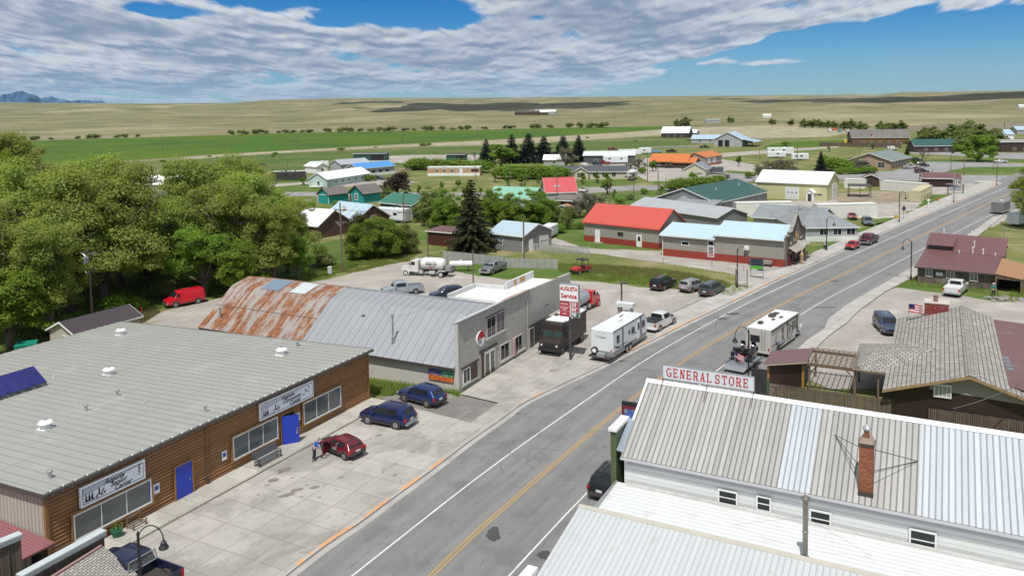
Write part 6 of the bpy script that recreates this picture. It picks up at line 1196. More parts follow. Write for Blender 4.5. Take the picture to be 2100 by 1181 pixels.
# post-and-rail fence of the bar
r=wirefence([(1884,586),(1960,594)],.7,'low weathered rail fence left of the white pickup at the bar',2.5,2,CEDAR,CEDAR,.06,'rail_fence'); r=wirefence([(1985,598),(2046,607)],.7,'low weathered rail fence right of the white pickup at the bar',2.5,2,CEDAR,CEDAR,.07,'rail_fence')
# ================================================================ lamps, poles, signs
def streetlamp(px,py,h,rz,label,z=.2):
    g=G(px,py,z); r=empty('street_lamp',g,rz,label,'street lamp','black gooseneck street lamps along the main street'); k=h/6.
    MB().lathe([(.16,0),(.16,.25),(.1,.6),(.075,.8),(.07,5.3*k),(.09,5.35*k),(.02,5.55*k)],10).build('pole',BLACKM,r)
    a=[]; 
    for i in range(15): t=math.pi*i/14; a.append((.62-.62*math.cos(t),0,4.9*k+.95*k*math.sin(t)+ .25*k*(i/14<.01)))
    a=[(0,0,4.3*k)]+a+[(1.24,0,4.75*k)]; MB().path(a,.032,6).build('arm',BLACKM,r)
    MB().lathe([(.05,.42),(.07,.34),(.14,.28),(.17,.14),(.26,0),(.24,-.06)],14,(1.24,0,4.38*k)).build('lamp_shade',BLACKM,r); m=MB()
    for zz in (2.3,3.6): m.box(-.25,.25,-.015,.015,zz*k,zz*k+.03)
    m.build('banner_bracket',BLACKM,r); MB().lathe([(.11,0),(.12,.2),(.05,.3)],8,(.0,0,3.1*k)).build('fitting',BLACKM,r); return r
rn=R(-49); 
streetlamp(1868,573,6.0,R(180-0),'street lamp at the corner of the rustic bar',.17); streetlamp(1695,513,5.9,R(0),'street lamp between the false front store and the red car'); streetlamp(1512,590,5.9,R(10),'street lamp beside the green notice sign at the weedy lot'); streetlamp(1844,455,6.6,R(0),'street lamp in front of the long white trailer box'); streetlamp(1956,415,6.6,R(0),'street lamp beside the beige container and the road'); streetlamp(1535,792,5.7,R(180),'street lamp beside the motorcycle trailer',.17)
g=G(292,1262,.2); streetlamp(292,1262,4.9,R(5),'street lamp nearest the camera, over the dark pickup bed')
streetlamp(2044,380,6.6,R(180),'street lamp at the far corner where the road meets the side street')
def tallpole(px,py,h,label,z=.03,mat=WOODP,r0=.16,arms=(),rz=0,tr=None,name='utility_pole',group='utility poles',cat='utility pole'):
    r=empty(name,G(px,py,z),rz,label,cat,group); MB().tube((0,0,-.1),(0,0,h),r0,r0*.7,9).build('pole',mat,r)
    for zz,w in arms:
        m=MB().box(-w/2,w/2,-.07,.07,zz-.07,zz+.07).build('crossarm',mat,r); i=MB()
        for s in (-.46,-.28,.28,.46): i.lathe([(.05,0),(.06,.08),(.03,.16)],6,(s*w,0,zz+.07))
        i.build('insulators',GREYM,m)
        q=MB(); q.tube((0,-.08,zz-.6),(w*.35,-.08,zz-.05),.025,n=4); q.tube((0,-.08,zz-.6),(-w*.35,-.08,zz-.05),.025,n=4); q.build('brace',GREYM,m)
    if tr: MB().lathe([(.22,0),(.27,.06),(.27,.75),(.22,.82),(.06,.86),(.05,1.05)],12,(-.42,0,tr)).build('transformer',pm('pale grey transformer',(.42,.46,.50),.4,.06,2),r)
    return r
def ph2(px,yb,yt,label,**k):
    g=G(px,yb,0); return tallpole(px,yb,hz(g,yt),label,**k)
UP1=ph2(190,672,509,'utility pole with grey transformer in front of the big trees',arms=((9.1,2.2),(7.1,2.0)),tr=7.9,rz=R(-15)); UP2=ph2(702,557,416,'utility pole with two crossarms standing in front of the brick house',arms=((9.9,2.1),(7.9,1.8)),rz=R(-15)); ph2(830,449+60,399,'utility pole with two crossarms beside the green garage roof',arms=((8.2,2.6),(6.6,2.6)),rz=R(-15))
ph2(1075,545,447,'bare wooden pole beside the silver board fence'); ph2(971,598,517,'dark pole with small lamp behind the white flat roof',r0=.11); ph2(878,527,478,'short pole behind the tank truck',r0=.12); ph2(1274,640,578,'x') if False else None
for px,yb,yt,l in ((1143,420,350,'pole in front of the red roofed house'),(1186,420,366,'pole right of the red roofed house'),(1250,420,365,'pole behind the red roofed building'),(1350,414,350,'pole at the weedy block beyond the side street'),(1366,398,365,'short pole right of the block pole'),(1328,375,312,'pole beside the orange roofed house garden'),(975,372,310,'pole beside the mobile home'),(1047,374,344,'lamp pole near the cream home'),(357,420,324,'pole with transformer rising from the big trees'),(307,405,348,'thin pole left of the transformer pole in the trees'),(1558,330,296,'pole beside the stable track'),(1635,356,302,'pole at the trailers near the yellow workshop'),(1763,322,288,'pole beside the log lodge fence'),(1824,318,288,'pole right of the log lodge'),(1886,372,330,'grey pole beside the post office parking'),(1950,350,318,'floodlight pole at the paved lot'),(1977,360,320,'pole beside the round willow'),(1912,375,347,'pale pole beside the log shelter'),(611,305,272,'lone pole in the crop field, left of centre'),(333,312,277,'lone pole in the crop field at the left'),(825,288,262,'pole in the crop field nearest the middle'),(980,280,259,'pole in the crop field left of the blue spruces'),(1108,270,248,'pole at the far side of the crop field'),(1320,250,232,'thin pole beside the homestead road'),(1400,252,236,'thin pole near the homestead shrubs'),(1430,282,262,'pole right of the dark barn'),(1860,270,255,'far pole left of the willows'),(2060,272,250,'far pole above the blue roofs'),(590,352,330,'short dark pole beside the horses'),(1300,400,372,'thin grey pole on the side street verge')):
    g=G(px,yb,0); hh=hz(g,yt); tallpole(px,yb,max(3,hh),l,r0=.14 if yb>300 else .34,tr=hh-1.8 if px==357 else None)
# parking lot light
g=G(1275,645,.03); r=empty('lot_light',g,R(-20),'square headed parking light behind the travel trailer','lamp post'); h=hz(g,580); MB().box(-.09,.09,-.09,.09,0,h).build('pole',pm('bronze pole',(.09,.075,.065),.5,.1,2),r); MB().box(-.1,.75,-.22,.22,h-.1,h+.1).build('lamp_head',MATS['bronze pole'],r)
# pump
r=empty('fuel_pump',G(1283,668,.03),R(-28),'pale fuel pump with small canopy behind the travel trailer','fuel pump'); m=MB(); m.box(-.9,-.65,-.2,.2,0,2.3); m.box(.65,.9,-.2,.2,0,2.3); m.build('upright',GREYM,r); MB().box(-1.05,1.05,-.5,.5,2.3,2.75).build('canopy',pm('pale canopy',(.6,.63,.64),.5,.06,2),r); MB().box(-.45,.45,-.25,.25,.1,1.7).build('cabinet',WHITE,r); MB().box(-.3,.3,-.27,-.255,1.0,1.5).build('display',GLASS,r)
# notice signs by the lot
r=empty('lot_sign',G(1539,571,.1),R(90-118),'dark sign with green lower band standing on the grass','sign'); m=MB(); m.box(-.05,.05,-.05,.05,0,3); m.box(1.75,1.85,-.05,.05,0,2.9); m.build('post',GREYM,r); MB().box(0,1.8,-.08,-.0,1.3,3.0).build('board',pm('dark blue board',(.03,.035,.06),.5,.1,3),r); MB().box(.02,1.78,-.1,-.085,1.5,1.95).build('band',pm('bright green band',(.09,.36,.03),.5,.05,3),r); MB().box(.15,1.0,-.1,-.085,1.35,1.46).build('line',WHITE,r)
r=empty('notice_board',G(1509,589,.1),R(90-118),'white paper notice board on dark posts beside the street lamp','sign'); m=MB(); m.box(-.05,.08,-.05,.05,0,2.6); m.box(1.5,1.6,-.05,.05,0,2.6); m.build('post',pm('red brown post',(.12,.05,.04),.8,.2,2),r); MB().box(.08,1.5,-.04,.02,.9,2.3).build('board',pm('faded paper',(.50,.48,.46),.8,.15,4),r)
r=empty('road_sign',G(1853,450,.1),R(20),'dark diamond road sign seen from behind on the far lamp','sign'); MB().tube((0,0,0),(0,0,2.6),.04).build('post',GREYM,r); MB().extr([(0,-.05,1.7),(.65,-.05,2.35),(0,-.05,3.0),(-.65,-.05,2.35)],(0,.03,0)).build('plate',DARKT,r)
for px,py,l in ((1839,450,'small yellow sign at the rock edged lawn'),(1924,414,'small orange sign behind the row of white stones'),(1820,341,'blue collection box at the post office lot')):
    r=empty('small_sign' if px!=1820 else 'mail_box',G(px,py,0),R(20),l,'sign' if px!=1820 else 'mail box'); s=1 if px!=1820 else 2.2
    MB().box(-.35*s,.35*s,0,.05*s*6,.1,.9*s).build('panel',pm('c%d'%px,(.5,.33,.02) if px==1839 else (.4,.16,.05) if px==1924 else (.01,.13,.45),.5,.1,2),r); MB().box(-.3,-.2,.0,.1,0,.3).build('leg',DARKT,r)
for px,py,l in ((1904,427,'white post beside the row of stones'),): r=empty('white_post',G(px,py,0),0,l,'post'); MB().tube((0,0,0),(0,0,2.2),.12).build('post',WHITE,r); MB().box(-.4,.4,-.1,.1,1.8,2.1).build('arm',WHITE,r)
def hydrantlike(px,py,label,name,cat,mat,h,w): r=empty(name,G(px,py,.03),0,label,cat); MB().lathe([(w,0),(w,h*.8),(w*.7,h*.92),(w*.2,h)],10).build('body',mat,r); MB().box(-w*1.5,w*1.5,-w*.4,w*.4,h*.55,h*.7).build('outlet',mat,r); return r
hydrantlike(289,642,'red hydrant beside the gravel lane','fire_hydrant','hydrant',pm('hydrant red',(.5,.03,.02),.5,.08,3),.9,.14); r=empty('utility_box',G(677,562,0),0,'pale grey utility pedestal on the grass by the pole','utility box'); MB().box(-.3,.3,-.3,.3,0,1.1).build('body',pm('pale grey box',(.5,.54,.54),.5,.05,2),r); MB().box(-.33,.33,-.33,.33,1.1,1.18).build('lid',MATS['pale grey box'],r)
def flagpole(base,h,label,s=1.,tilt=.0,rz=0):
    r=empty('flag',base,rz,label,'flag'); MB().tube((0,0,0),(tilt,0,h),.025*s).build('pole',GREYM,r); L=1.5*s; H=.85*s; fl=MB(); n=12
    def P(u,v): x=tilt+u*L; return (x,.12*s*math.sin(u*7+v),h-.05-v*H-.25*u*u*s)
    for j in range(7):
        fl=MB()
        for i in range(n): fl.poly([P(i/n,j/7),P((i+1)/n,j/7),P((i+1)/n,(j+1)/7),P(i/n,(j+1)/7)])
        fl.build('stripe',REDI if j%2==0 else WHITE,r)
    c=MB()
    for i in range(5): 
        a=P(i/n,0);b2=P((i+1)/n,0);c2=P((i+1)/n,.54);d2=P(i/n,.54); c.poly([(q[0],q[1]-.012,q[2]) for q in (a,b2,c2,d2)])
    c.build('canton',pm('flag blue',(.01,.015,.10),.7,.05,3),r); return r
e=G(1863,656,3.3); flagpole(e,1.7,'striped flag on a thin pole at the far corner of the shingle roof',1.0)
g=G(1785,322,0); flagpole(g,10,'white flagpole with furled flag in front of the post office',1.2)
# wires
def wire(a,b,sag,label,r=.012,n=14,name='power_line'):
    a=Vector(a); b=Vector(b); p=[]; 
    for i in range(n+1): t=i/n; q=a.lerp(b,t); q.z-=sag*4*t*(1-t); p.append(q)
    m=MB(); m.path(p,r,4); o=m.build(name,DARKT); tag(o,label,'wire'); return o
def top(o,z,dx=0): return o.location+Matrix.Rotation(o.rotation_euler.z,3,'Z')@Vector((dx,0,z))
e1=G(2110,782,5.0); wire((32.5,58.5,2.9),(e1.x,e1.y,5.2),.25,'black service wire above the roadhouse gable',.03)
wire(top(UP1,9.2,.9),top(UP2,10.,.9),1.2,'overhead wire from the transformer pole to the brick house pole, right strand',.014); wire(top(UP1,9.2,-.9),top(UP2,10.,-.9),1.2,'overhead wire from the transformer pole to the brick house pole, left strand',.014)
P3=bpy.data.objects['utility_pole.002']; wire(top(UP2,10.,.9),top(P3,8.3,.9),.8,'overhead wire from the brick house pole to the green garage pole',.014); wire(top(UP2,10.,-.9),top(P3,8.3,-.9),.8,'second overhead wire from the brick house pole to the green garage pole',.014)
P4=bpy.data.objects['utility_pole.003']; wire(top(P3,7.,1.),top(P4,8.5),.9,'overhead wire from the green garage pole to the board fence pole',.014); wire(top(P4,8.4),tuple(at(r1,r1.L*.3,0,3.9)),.5,'service wire from the board fence pole to the red roofed building',.014)
# propane tank
r=empty('propane_tank',G(925,556,.03),R(-3),'white propane tank on legs between the tank truck and the silver pickup','tank'); m=MB(); 
prof=[]; m.tube((0,0,1.15),(3.3,0,1.15),.48,n=18); m.lathe([(.48,0),(.4,.2),(.2,.32),(.0,.36)],1,(0,0,0)) if False else None
for sx,x in ((-1,0),(1,3.3)):
    pr=[(.48,0),(.42,.17),(.25,.29),(.05,.33)]
    for i in range(3): m.tube((x+sx*pr[i][1],0,1.15),(x+sx*pr[i+1][1],0,1.15),pr[i][0],pr[i+1][0],18)
m.lathe([(.15,0),(.15,.2),(.05,.25)],10,(1.6,0,1.6)); m.build('tank',pm('tank white',(.66,.66,.64),.4,.06,1),r)
for x in (.5,2.7): MB().box(x,x+.1,-.4,.4,0,.75).build('leg',DARKT,r)
# stones lining the lawns
ST=pm('white painted stones',(.55,.53,.49),.9,.15,3)
def stones(pts,label,n,s=.22):
    P=[G(*p) for p in pts]; r=empty('stone_edging',P[0],0,label,'stones'); m=MB(); rnd=random.Random(n); o=P[0]; tot=sum((P[i+1]-P[i]).length for i in range(len(P)-1))
    for i in range(len(P)-1):
        k=max(2,int(n*(P[i+1]-P[i]).length/tot))
        for j in range(k): q=P[i].lerp(P[i+1],j/k)-o; a=s*rnd.uniform(.7,1.3); m.lathe([(a,0),(a*1.1,a*.4),(a*.6,a*.9)],6,(q.x+rnd.uniform(-.1,.1),q.y+rnd.uniform(-.1,.1),0))
    o2=m.build('stones',ST,r); o2['kind']='stuff'
stones([(1905,425),(1925,414),(1945,408),(1957,401)],'curving row of white stones beside the lamp and the beige container',40); stones([(1795,449),(1830,446),(1862,440)],'row of white stones in front of the white trailer box',34)
# grey boulder piles
def pile(px,py,n,R_,label,mat,name='rubble_pile',cat='rubble',s=.5):
    r=empty(name,G(px,py,0),0,label,cat); m=MB(); rnd=random.Random(n+int(px))
    for i in range(n): a=rnd.random()*6.28; d=rnd.random()**.6*R_; q=s*rnd.uniform(.3,1); m.lathe([(q,0),(q*.9,q*.6),(q*.3,q)],6,(d*math.cos(a)*1.8,d*math.sin(a),max(0,(1-d/R_))*s*.8))
    o=m.build('stones',mat,r); o['kind']='stuff'
pile(1390,302,220,9,'low grey heap of stones in the pasture left of the stable',pm('grey rubble',(.25,.235,.21),.95,.25,1)); pile(840,349,80,4,'sand coloured dirt heap by the corral',M_DIRT,s=.7); pile(2055,615,60,1.6,'scatter of stones and timber by the bar path',MATS['grey rubble'],s=.3)
# ================================================================ vehicles.  local frame: x forward, y left, origin on the ground midway between the axles
def lerpt(tab,x):
    if x<=tab[0][0]: return tab[0][1]
    for i in range(len(tab)-1):
        if x<=tab[i+1][0]:
            a,b=tab[i],tab[i+1]; return a[1]+(b[1]-a[1])*(x-a[0])/(b[0]-a[0])
    return tab[-1][1]
def wheel(root,x,y,r,w=.22,rim=None,n=18,dual=False,simple=False):
    s=1 if y>0 else -1; m=MB(); m.tube((x,y-s*w,r),(x,y,r),r,r*.985,n); 
    t=m.build('wheel',RUBBER,root)
    if not simple:
        q=MB(); q.tube((x,y-s*.05,r),(x,y+s*.012,r),r*.64,r*.60,n); q.build('rim',rim or CHROME,t); h=MB()
        for k in range(5):
            a=2*math.pi*k/5; c=Vector((x+math.cos(a)*r*.36,y+s*.0135,r+math.sin(a)*r*.36)); h.tube(c-Vector((0,.01,0)),c+Vector((0,.004,0)),r*.12,n=6)
        h.tube((x,y,r),(x,y+s*.02,r),r*.14,n=8); h.build('hub_slots',DARKT,t)
    return t
SPEC={ # L, W, H, wheelbase, wheel r, belt, roof line (fraction of length from the front), top half width
 'suv':dict(L=4.65,W=1.86,H=1.70,wb=2.72,r=.36,belt=1.02,top=[(0,.72),(.03,.88),(.22,1.04),(.26,1.08),(.40,1.62),(.50,1.70),(.82,1.68),(.92,1.58),(.975,1.12),(1,.85)],tw=.74,side=((.30,.435),(.445,.62),(.63,.80)),rear=True),
 'cuv':dict(L=4.45,W=1.80,H=1.60,wb=2.66,r=.35,belt=.98,top=[(0,.66),(.03,.82),(.22,.98),(.26,1.01),(.42,1.52),(.52,1.60),(.78,1.57),(.88,1.48),(.97,1.05),(1,.8)],tw=.74,side=((.31,.455),(.465,.63),(.64,.80))),
 'bigsuv':dict(L=4.95,W=1.95,H=1.82,wb=2.85,r=.38,belt=1.10,top=[(0,.8),(.02,.98),(.23,1.10),(.27,1.14),(.38,1.72),(.45,1.82),(.90,1.82),(.955,1.74),(.985,1.2),(1,.9)],tw=.82,side=((.30,.43),(.44,.62),(.63,.86))),
 'hatch':dict(L=3.75,W=1.60,H=1.36,wb=2.37,r=.29,belt=.86,top=[(0,.55),(.04,.70),(.27,.86),(.30,.88),(.46,1.31),(.55,1.36),(.80,1.32),(.87,1.22),(.96,.86),(1,.70)],tw=.74,side=((.36,.60),(.62,.80))),
 'sedan':dict(L=4.9,W=1.84,H=1.42,wb=2.85,r=.33,belt=.92,top=[(0,.6),(.03,.75),(.27,.90),(.31,.93),(.44,1.38),(.52,1.42),(.66,1.40),(.80,1.0),(.97,.96),(1,.75)],tw=.72,side=((.35,.50),(.51,.68))),
 'van':dict(L=5.1,W=2.0,H=2.05,wb=3.0,r=.37,belt=1.22,top=[(0,.75),(.02,.98),(.16,1.18),(.18,1.22),(.29,1.92),(.36,2.05),(.95,2.05),(.985,1.9),(1,1.2)],tw=.84,side=((.22,.33),)),
}
def body_loft(sp,x0f=0,x1f=1,bedcut=None):
    L,W,belt=sp['L'],sp['W'],sp['belt']; hw=W/2; tw=sp['tw']*hw; off=sp.get('off',L/2)
    xs=sorted(set([t[0] for t in sp['top']]+[i/26 for i in range(27)])); xs=[x for x in xs if x0f<=x<=x1f]
    sec=[]
    for f in xs:
        top=lerpt(sp['top'],f); e=min(f,1-f)/.07; pl=hw*(1-.16*max(0,1-e)**2) if e<1 else hw
        zb=.30+.14*max(0,1-e) ; bl=min(belt,top-.03); k=max(0,min(1,(top-belt)/(sp['H']-belt)))
        t=pl+(tw-pl)*k; sec.append((off-f*L,[(0,zb),(pl*.86,zb),(pl*.97,zb+.1),(pl,zb+.3*(bl-zb)),(pl,zb+.62*(bl-zb)),(pl*.955,bl),(t*(.97-.06*(1-k)) ,max(bl+.01,top-.07)),(t*.86,top-.015),(0,top+.012)]))
    return sec
def sec_y(sp,f,z):
    L,W,belt=sp['L'],sp['W'],sp['belt']; hw=W/2; tw=sp['tw']*hw; top=lerpt(sp['top'],f); k=max(0,min(1,(top-belt)/(sp['H']-belt))); t=(hw+(tw-hw)*k)*(.97-.06*(1-k)); z0,z1=belt,max(belt+.01,top-.07); u=max(0,min(1,(z-z0)/(z1-z0))); return hw*.955*(1-u)+t*u
def loft(sec,mb):
    b=len(mb.v); n=len(sec[0][1])
    for x,s in sec:
        mb.v += [(x,y,z) for y,z in s]+[(x,-y,z) for y,z in s[1:-1]]
    ring=list(range(n))+[n+i for i in reversed(range(n-2))]; m=len(ring); tot=2*n-2
    for i in range(len(sec)-1):
        for j in range(m):
            a,c=ring[j],ring[(j+1)%m]; mb.f.append((b+i*tot+a,b+i*tot+c,b+(i+1)*tot+c,b+(i+1)*tot+a)); mb.m.append(0)
    for i in (0,len(sec)-1): mb.f.append(tuple(b+i*tot+k for k in ring)); mb.m.append(0)
def car(kind,name,label,cat,color,group=None,trimc=None,rim=None,detail=True,open_door=False,metal=.3,cutside=None,spec=None):
    sp=spec or SPEC[kind]; L,W,wb,r=sp['L'],sp['W'],sp['wb'],sp['r']; hw=W/2; root=empty(name,(0,0,0),0,label,cat,group); pt=paint('car paint %s'%(color,),color,metal=metal)
    mb=MB(); loft(body_loft(sp),mb); body=mb.build('body',pt,root,smooth=True); md=body.modifiers.new('e','EDGE_SPLIT'); md.split_angle=R(38)
    X=lambda f:L/2-f*L; tp=sp['top']; T=lambda f:lerpt(tp,f); belt=sp['belt']; h=sp['H']; g=GLASS if not sp.get('gl') else sp['gl']
    fw=[f for f,z in tp if z>belt+.02]; f0=[f for f,z in tp if z<=belt+.13 and f<.35][-1]; f1=[f for f,z in tp if z>h*.93][0]
    def cross(f,zo,inset): y=sec_y(sp,f,T(f)-.07)*inset; return y
    # windscreen
    a,c=f0+(f1-f0)*.06,f0+(f1-f0)*.93; o=.018
    MB().poly([(X(a)+o,-hw*.80,T(a)+o),(X(a)+o*1.2,0,T(a)+o*1.6),(X(a)+o,hw*.80,T(a)+o),(X(c)+o,sp['tw']*hw*.84,T(c)+o),(X(c)+o,-sp['tw']*hw*.84,T(c)+o)]).build('windscreen',g,root)
    rr=[f for f,z in tp if f>.6 and z>h*.9]; rr0=rr[-1]; rn=[f for f,z in tp if f>rr0 and z<belt+.2]
    if kind!='van' or True:
        re=rn[0] if rn else .98; a,c=rr0+(re-rr0)*.12,rr0+(re-rr0)*.88; 
        MB().poly([(X(a)-o,sp['tw']*hw*.80,T(a)+o),(X(a)-o,-sp['tw']*hw*.80,T(a)+o),(X(c)-o,-hw*.76,T(c)+o),(X(c)-o,hw*.76,T(c)+o)]).build('rear_window',g,root)
    for s in (-1,1):
        for (fa,fb) in sp['side']:
            if open_door and s==1 and fa==sp['side'][0][0]: continue
            zb=belt+.03; pts=[]
            def q(f,z): return (X(f),s*(sec_y(sp,f,z)+.012),z)
            za=min(T(fa)-.12,h-.15); zc=min(T(fb)-.12,h-.15)
            if za<zb+.05: za=zb+.02
            if zc<zb+.05: zc=zb+.02
            mid=(fa+fb)/2; zm=min(T(mid)-.11,h-.14); pts=[q(fa,zb),q(mid,zb),q(fb,zb),q(fb,zc),q(mid,zm),q(fa,za)]
            MB().poly(pts if s<0 else pts[::-1]).build('side_window',g,root)
        for x in (wb/2,-wb/2):
            xo=x+sp.get('wo',0); m=MB(); m.tube((xo,s*(hw-.25),r),(xo,s*(hw+.004),r),r*1.22,n=20); m.build('wheel_arch',DARKT,root); wheel(root,xo,s*(hw+.02),r,.22,rim)
        MB().box(X(f0)-.42,X(f0)-.24,s*(hw+.02) if s>0 else -(hw+.2),(hw+.2) if s>0 else -(hw+.02),belt+.02,belt+.17).build('mirror',pt,root)
        xr=-L/2; zt=belt*.80
        MB().cb((xr+.10,s*(hw*.83),zt),(.16,.24,.26)).build('tail_light',REDL,root); MB().cb((L/2-.14,s*hw*.74,.68 if h>1.5 else .58),(.2,.34,.15)).build('headlight',LAMPW,root)
        if detail:
            d=MB()
            for f in [sp['side'][0][0]-.02]+[b_+.005 for a_,b_ in sp['side'][:2]]: d.box(X(f)-.006,X(f)+.006,s*(hw+.002)-.004,s*(hw+.002)+.004,.42,belt-.04)
            d.build('door_seam',DARKT,root); MB().box(-wb/2+.4,wb/2-.4,s*hw-.02,s*hw+.025,.30,.40).build('sill_trim',DARKT,root)
    MB().cb((-L/2+.02,0,.50),(.16,W*.86,.22)).build('bumper',trimc or DARKT,root); MB().cb((L/2-.03,0,.48),(.16,W*.84,.20)).build('bumper',trimc or DARKT,root)
    MB().cb((L/2-.03,0,.72 if h>1.5 else .6),(.10,W*.46,.16)).build('grille',BLACKM,root); MB().cb((-L/2-.0,0,belt*.74),(.03,.42,.17)).build('licence_plate',PLATE,root)
    if kind in('suv','bigsuv','cuv') :
        for s in (-1,1): MB().tube((X(.45),s*hw*.60,h+.03),(X(.85),s*hw*.60,h+.02),.02,n=5).build('roof_rail',DARKT,root)
    return root
def pickup(name,label,color,group=None,L=5.7,W=1.98,H=1.88,cabf=.62,wb=3.6,crew=True,rack=None,tonneau=None,topper=None,trim=None,r=.40,metal=.3):
    sp=dict(L=L,W=W,H=H,wb=wb,r=r,belt=1.18,top=[(0,.85),(.02,1.02),(.20,1.16),(.235,1.2),(.32,1.78),(.38,H),(cabf-.04,H),(cabf-.005,H-.1),(cabf,1.26)],tw=.80,side=((.265,.40),(.41,cabf-.04)) if crew else ((.265,cabf-.05),))
    root=empty(name,(0,0,0),0,label,'pickup truck',group); pt=paint('car paint %s'%(color,),color,metal=metal); hw=W/2; X=lambda f:L/2-f*L
    sp2=dict(sp); mb=MB(); sec=body_loft(sp2,0,cabf); loft(sec,mb); b=mb.build('body',pt,root,smooth=True); md=b.modifiers.new('e','EDGE_SPLIT'); md.split_angle=R(38)
    xb=X(cabf)-.03; xe=-L/2; m=MB(); m.box(xe,xb,-hw,-hw+.1,.45,1.24); m.box(xe,xb,hw-.1,hw,.45,1.24); m.box(xe,xe+.08,-hw+.1,hw-.1,.55,1.22); m.box(xb-.06,xb,-hw+.1,hw-.1,.5,1.24); m.box(xe+.08,xb-.06,-hw+.1,hw-.1,.62,.7); m.build('bed',pt,root,bevel=.02)
    MB().box(xe+.09,xb-.07,-hw+.11,hw-.11,.705,.72).build('bed_liner',DARKT,root)
    MB().box(xe+.12,xb,-hw*.8,hw*.8,.30,.46).build('chassis',DARKT,root)
    T=lambda f:lerpt(sp['top'],f); tw=sp['tw']*hw; o=.018; a,c=.245,.335
    MB().poly([(X(a)+o,-hw*.82,T(a)+o),(X(a)+o,hw*.82,T(a)+o),(X(c)+o,tw*.84,T(c)+o),(X(c)+o,-tw*.84,T(c)+o)]).build('windscreen',GLASS,root)
    MB().poly([(X(cabf)-.02,hw*.72,1.32),(X(cabf)-.02,-hw*.72,1.32),(X(cabf-.005)-.012,-tw*.78,H-.13),(X(cabf-.005)-.012,tw*.78,H-.13)]).build('rear_window',GLASS,root)
    for s in (-1,1):
        for fa,fb in sp['side']:
            q=lambda f,z:(X(f),s*(sec_y(sp,f,z)+.012),z); za=min(T(fa)-.1,H-.16); pts=[q(fa,1.22),q(fb,1.22),q(fb,H-.16),q(max(fa,.36),H-.16),q(fa,max(za,1.24))]; MB().poly(pts if s<0 else pts[::-1]).build('side_window',GLASS,root)
        for x in (L*.5-.17*L,L*.5-.17*L-wb): m=MB(); m.tube((x,s*(hw-.25),r),(x,s*(hw+.004),r),r*1.2,n=20); m.build('wheel_arch',DARKT,root); wheel(root,x,s*(hw+.02),r,.26)
        MB().box(X(.25)-.4,X(.25)-.2,s*(hw+.02) if s>0 else -(hw+.24),(hw+.24) if s>0 else -(hw+.02),1.22,1.44).build('mirror',DARKT if trim else pt,root)
        MB().cb((xe+.03,s*(hw-.09),.98),(.1,.17,.38)).build('tail_light',REDL,root); MB().cb((L/2-.13,s*hw*.76,.82),(.2,.32,.2)).build('headlight',LAMPW,root)
        d=MB()
        for f in (.245,.405,cabf-.02): d.box(X(f)-.006,X(f)+.006,s*(hw+.002)-.004,s*(hw+.002)+.004,.5,1.15)
        d.build('door_seam',DARKT,root)
    MB().cb((xe-.06,0,.58),(.2,W*.94,.2)).build('bumper',trim or GREYM,root,bevel=.02); MB().cb((L/2,0,.55),(.2,W*.94,.24)).build('bumper',trim or GREYM,root,bevel=.02); MB().cb((L/2-.03,0,.83),(.12,W*.5,.26)).build('grille',BLACKM,root); MB().cb((xe-.01,0,.84),(.03,.42,.16)).build('licence_plate',PLATE,root)
    if tonneau: MB().box(xe+.02,xb,-hw+.03,hw-.03,1.24,1.28).build('bed_cover',tonneau,root)
    if rack:
        m=MB(); z0,z1=1.26,1.85
        for y in (-hw+.1,hw-.1): m.tube((xb-.15,y,z0),(xb-.15,y*.9,z1),.03,n=6)
        m.tube((xb-.15,-(hw-.1)*.9,z1),(xb-.15,(hw-.1)*.9,z1),.03,n=6); m.tube((xb-.15,-hw+.1,z0),(xb-.15,hw-.1,z0),.03,n=6)
        for i in range(16): y=-hw+.15+i*.115; m.tube((xb-.15,y,z0),(xb-.15,min(hw-.1,y+.3),z1),.009,n=3); m.tube((xb-.15,y,z1),(xb-.15,min(hw-.1,y+.3),z0),.009,n=3)
        m.build('headache_rack',GREYM,root)
    root['_c']=0; del root['_c']; return root
def put(root,fwp,rwp,z=.03,hw=.93,wc=0.0):
    "place by the photo: ground contact of the near front wheel and the near rear wheel"
    a,b=G(*fwp,z),G(*rwp,z); d=(a-b); d.z=0; d.normalize(); p=Vector((-d.y,d.x,0)); m=(a+b)/2
    if p.y<0 and abs(p.y)>.02 or (abs(p.y)<=.02 and p.x*m.x<0): p=-p
    elif p.dot(Vector((m.x,m.y,0)))<0: p=-p
    c=m+p*hw-d*wc; root.location=(c.x,c.y,z); root.rotation_euler=(0,0,math.atan2(d.y,d.x)); return root
def putc(root,px,py,deg,z=.03):
    g=G(px,py,z); root.location=g; root.rotation_euler=(0,0,R(90-deg)); return root
HT=pickup  # wheels of a pickup sit wc ahead of the origin
PW=lambda L=5.7,wb=3.6:(L*.5-.17*L-wb/2)
NAVY=(.008,.018,.09); BLUE=(.010,.03,.13); BLACK=(.006,.006,.008); WHI=(.72,.72,.71); SILV=(.30,.32,.33); DGR=(.03,.032,.037); MAR=(.15,.01,.018); REDC=(.50,.008,.014); SLATE=(.055,.085,.15)
put(car('suv','parked_car','dark navy SUV parked at the end of the log building walk','car',NAVY,trimc=GREYM),(753,870),(812,881),.2)
put(car('cuv','parked_car','bright blue crossover parked on the weedy patch beside the mural','car',BLUE),(822,822),(880,838),.1)
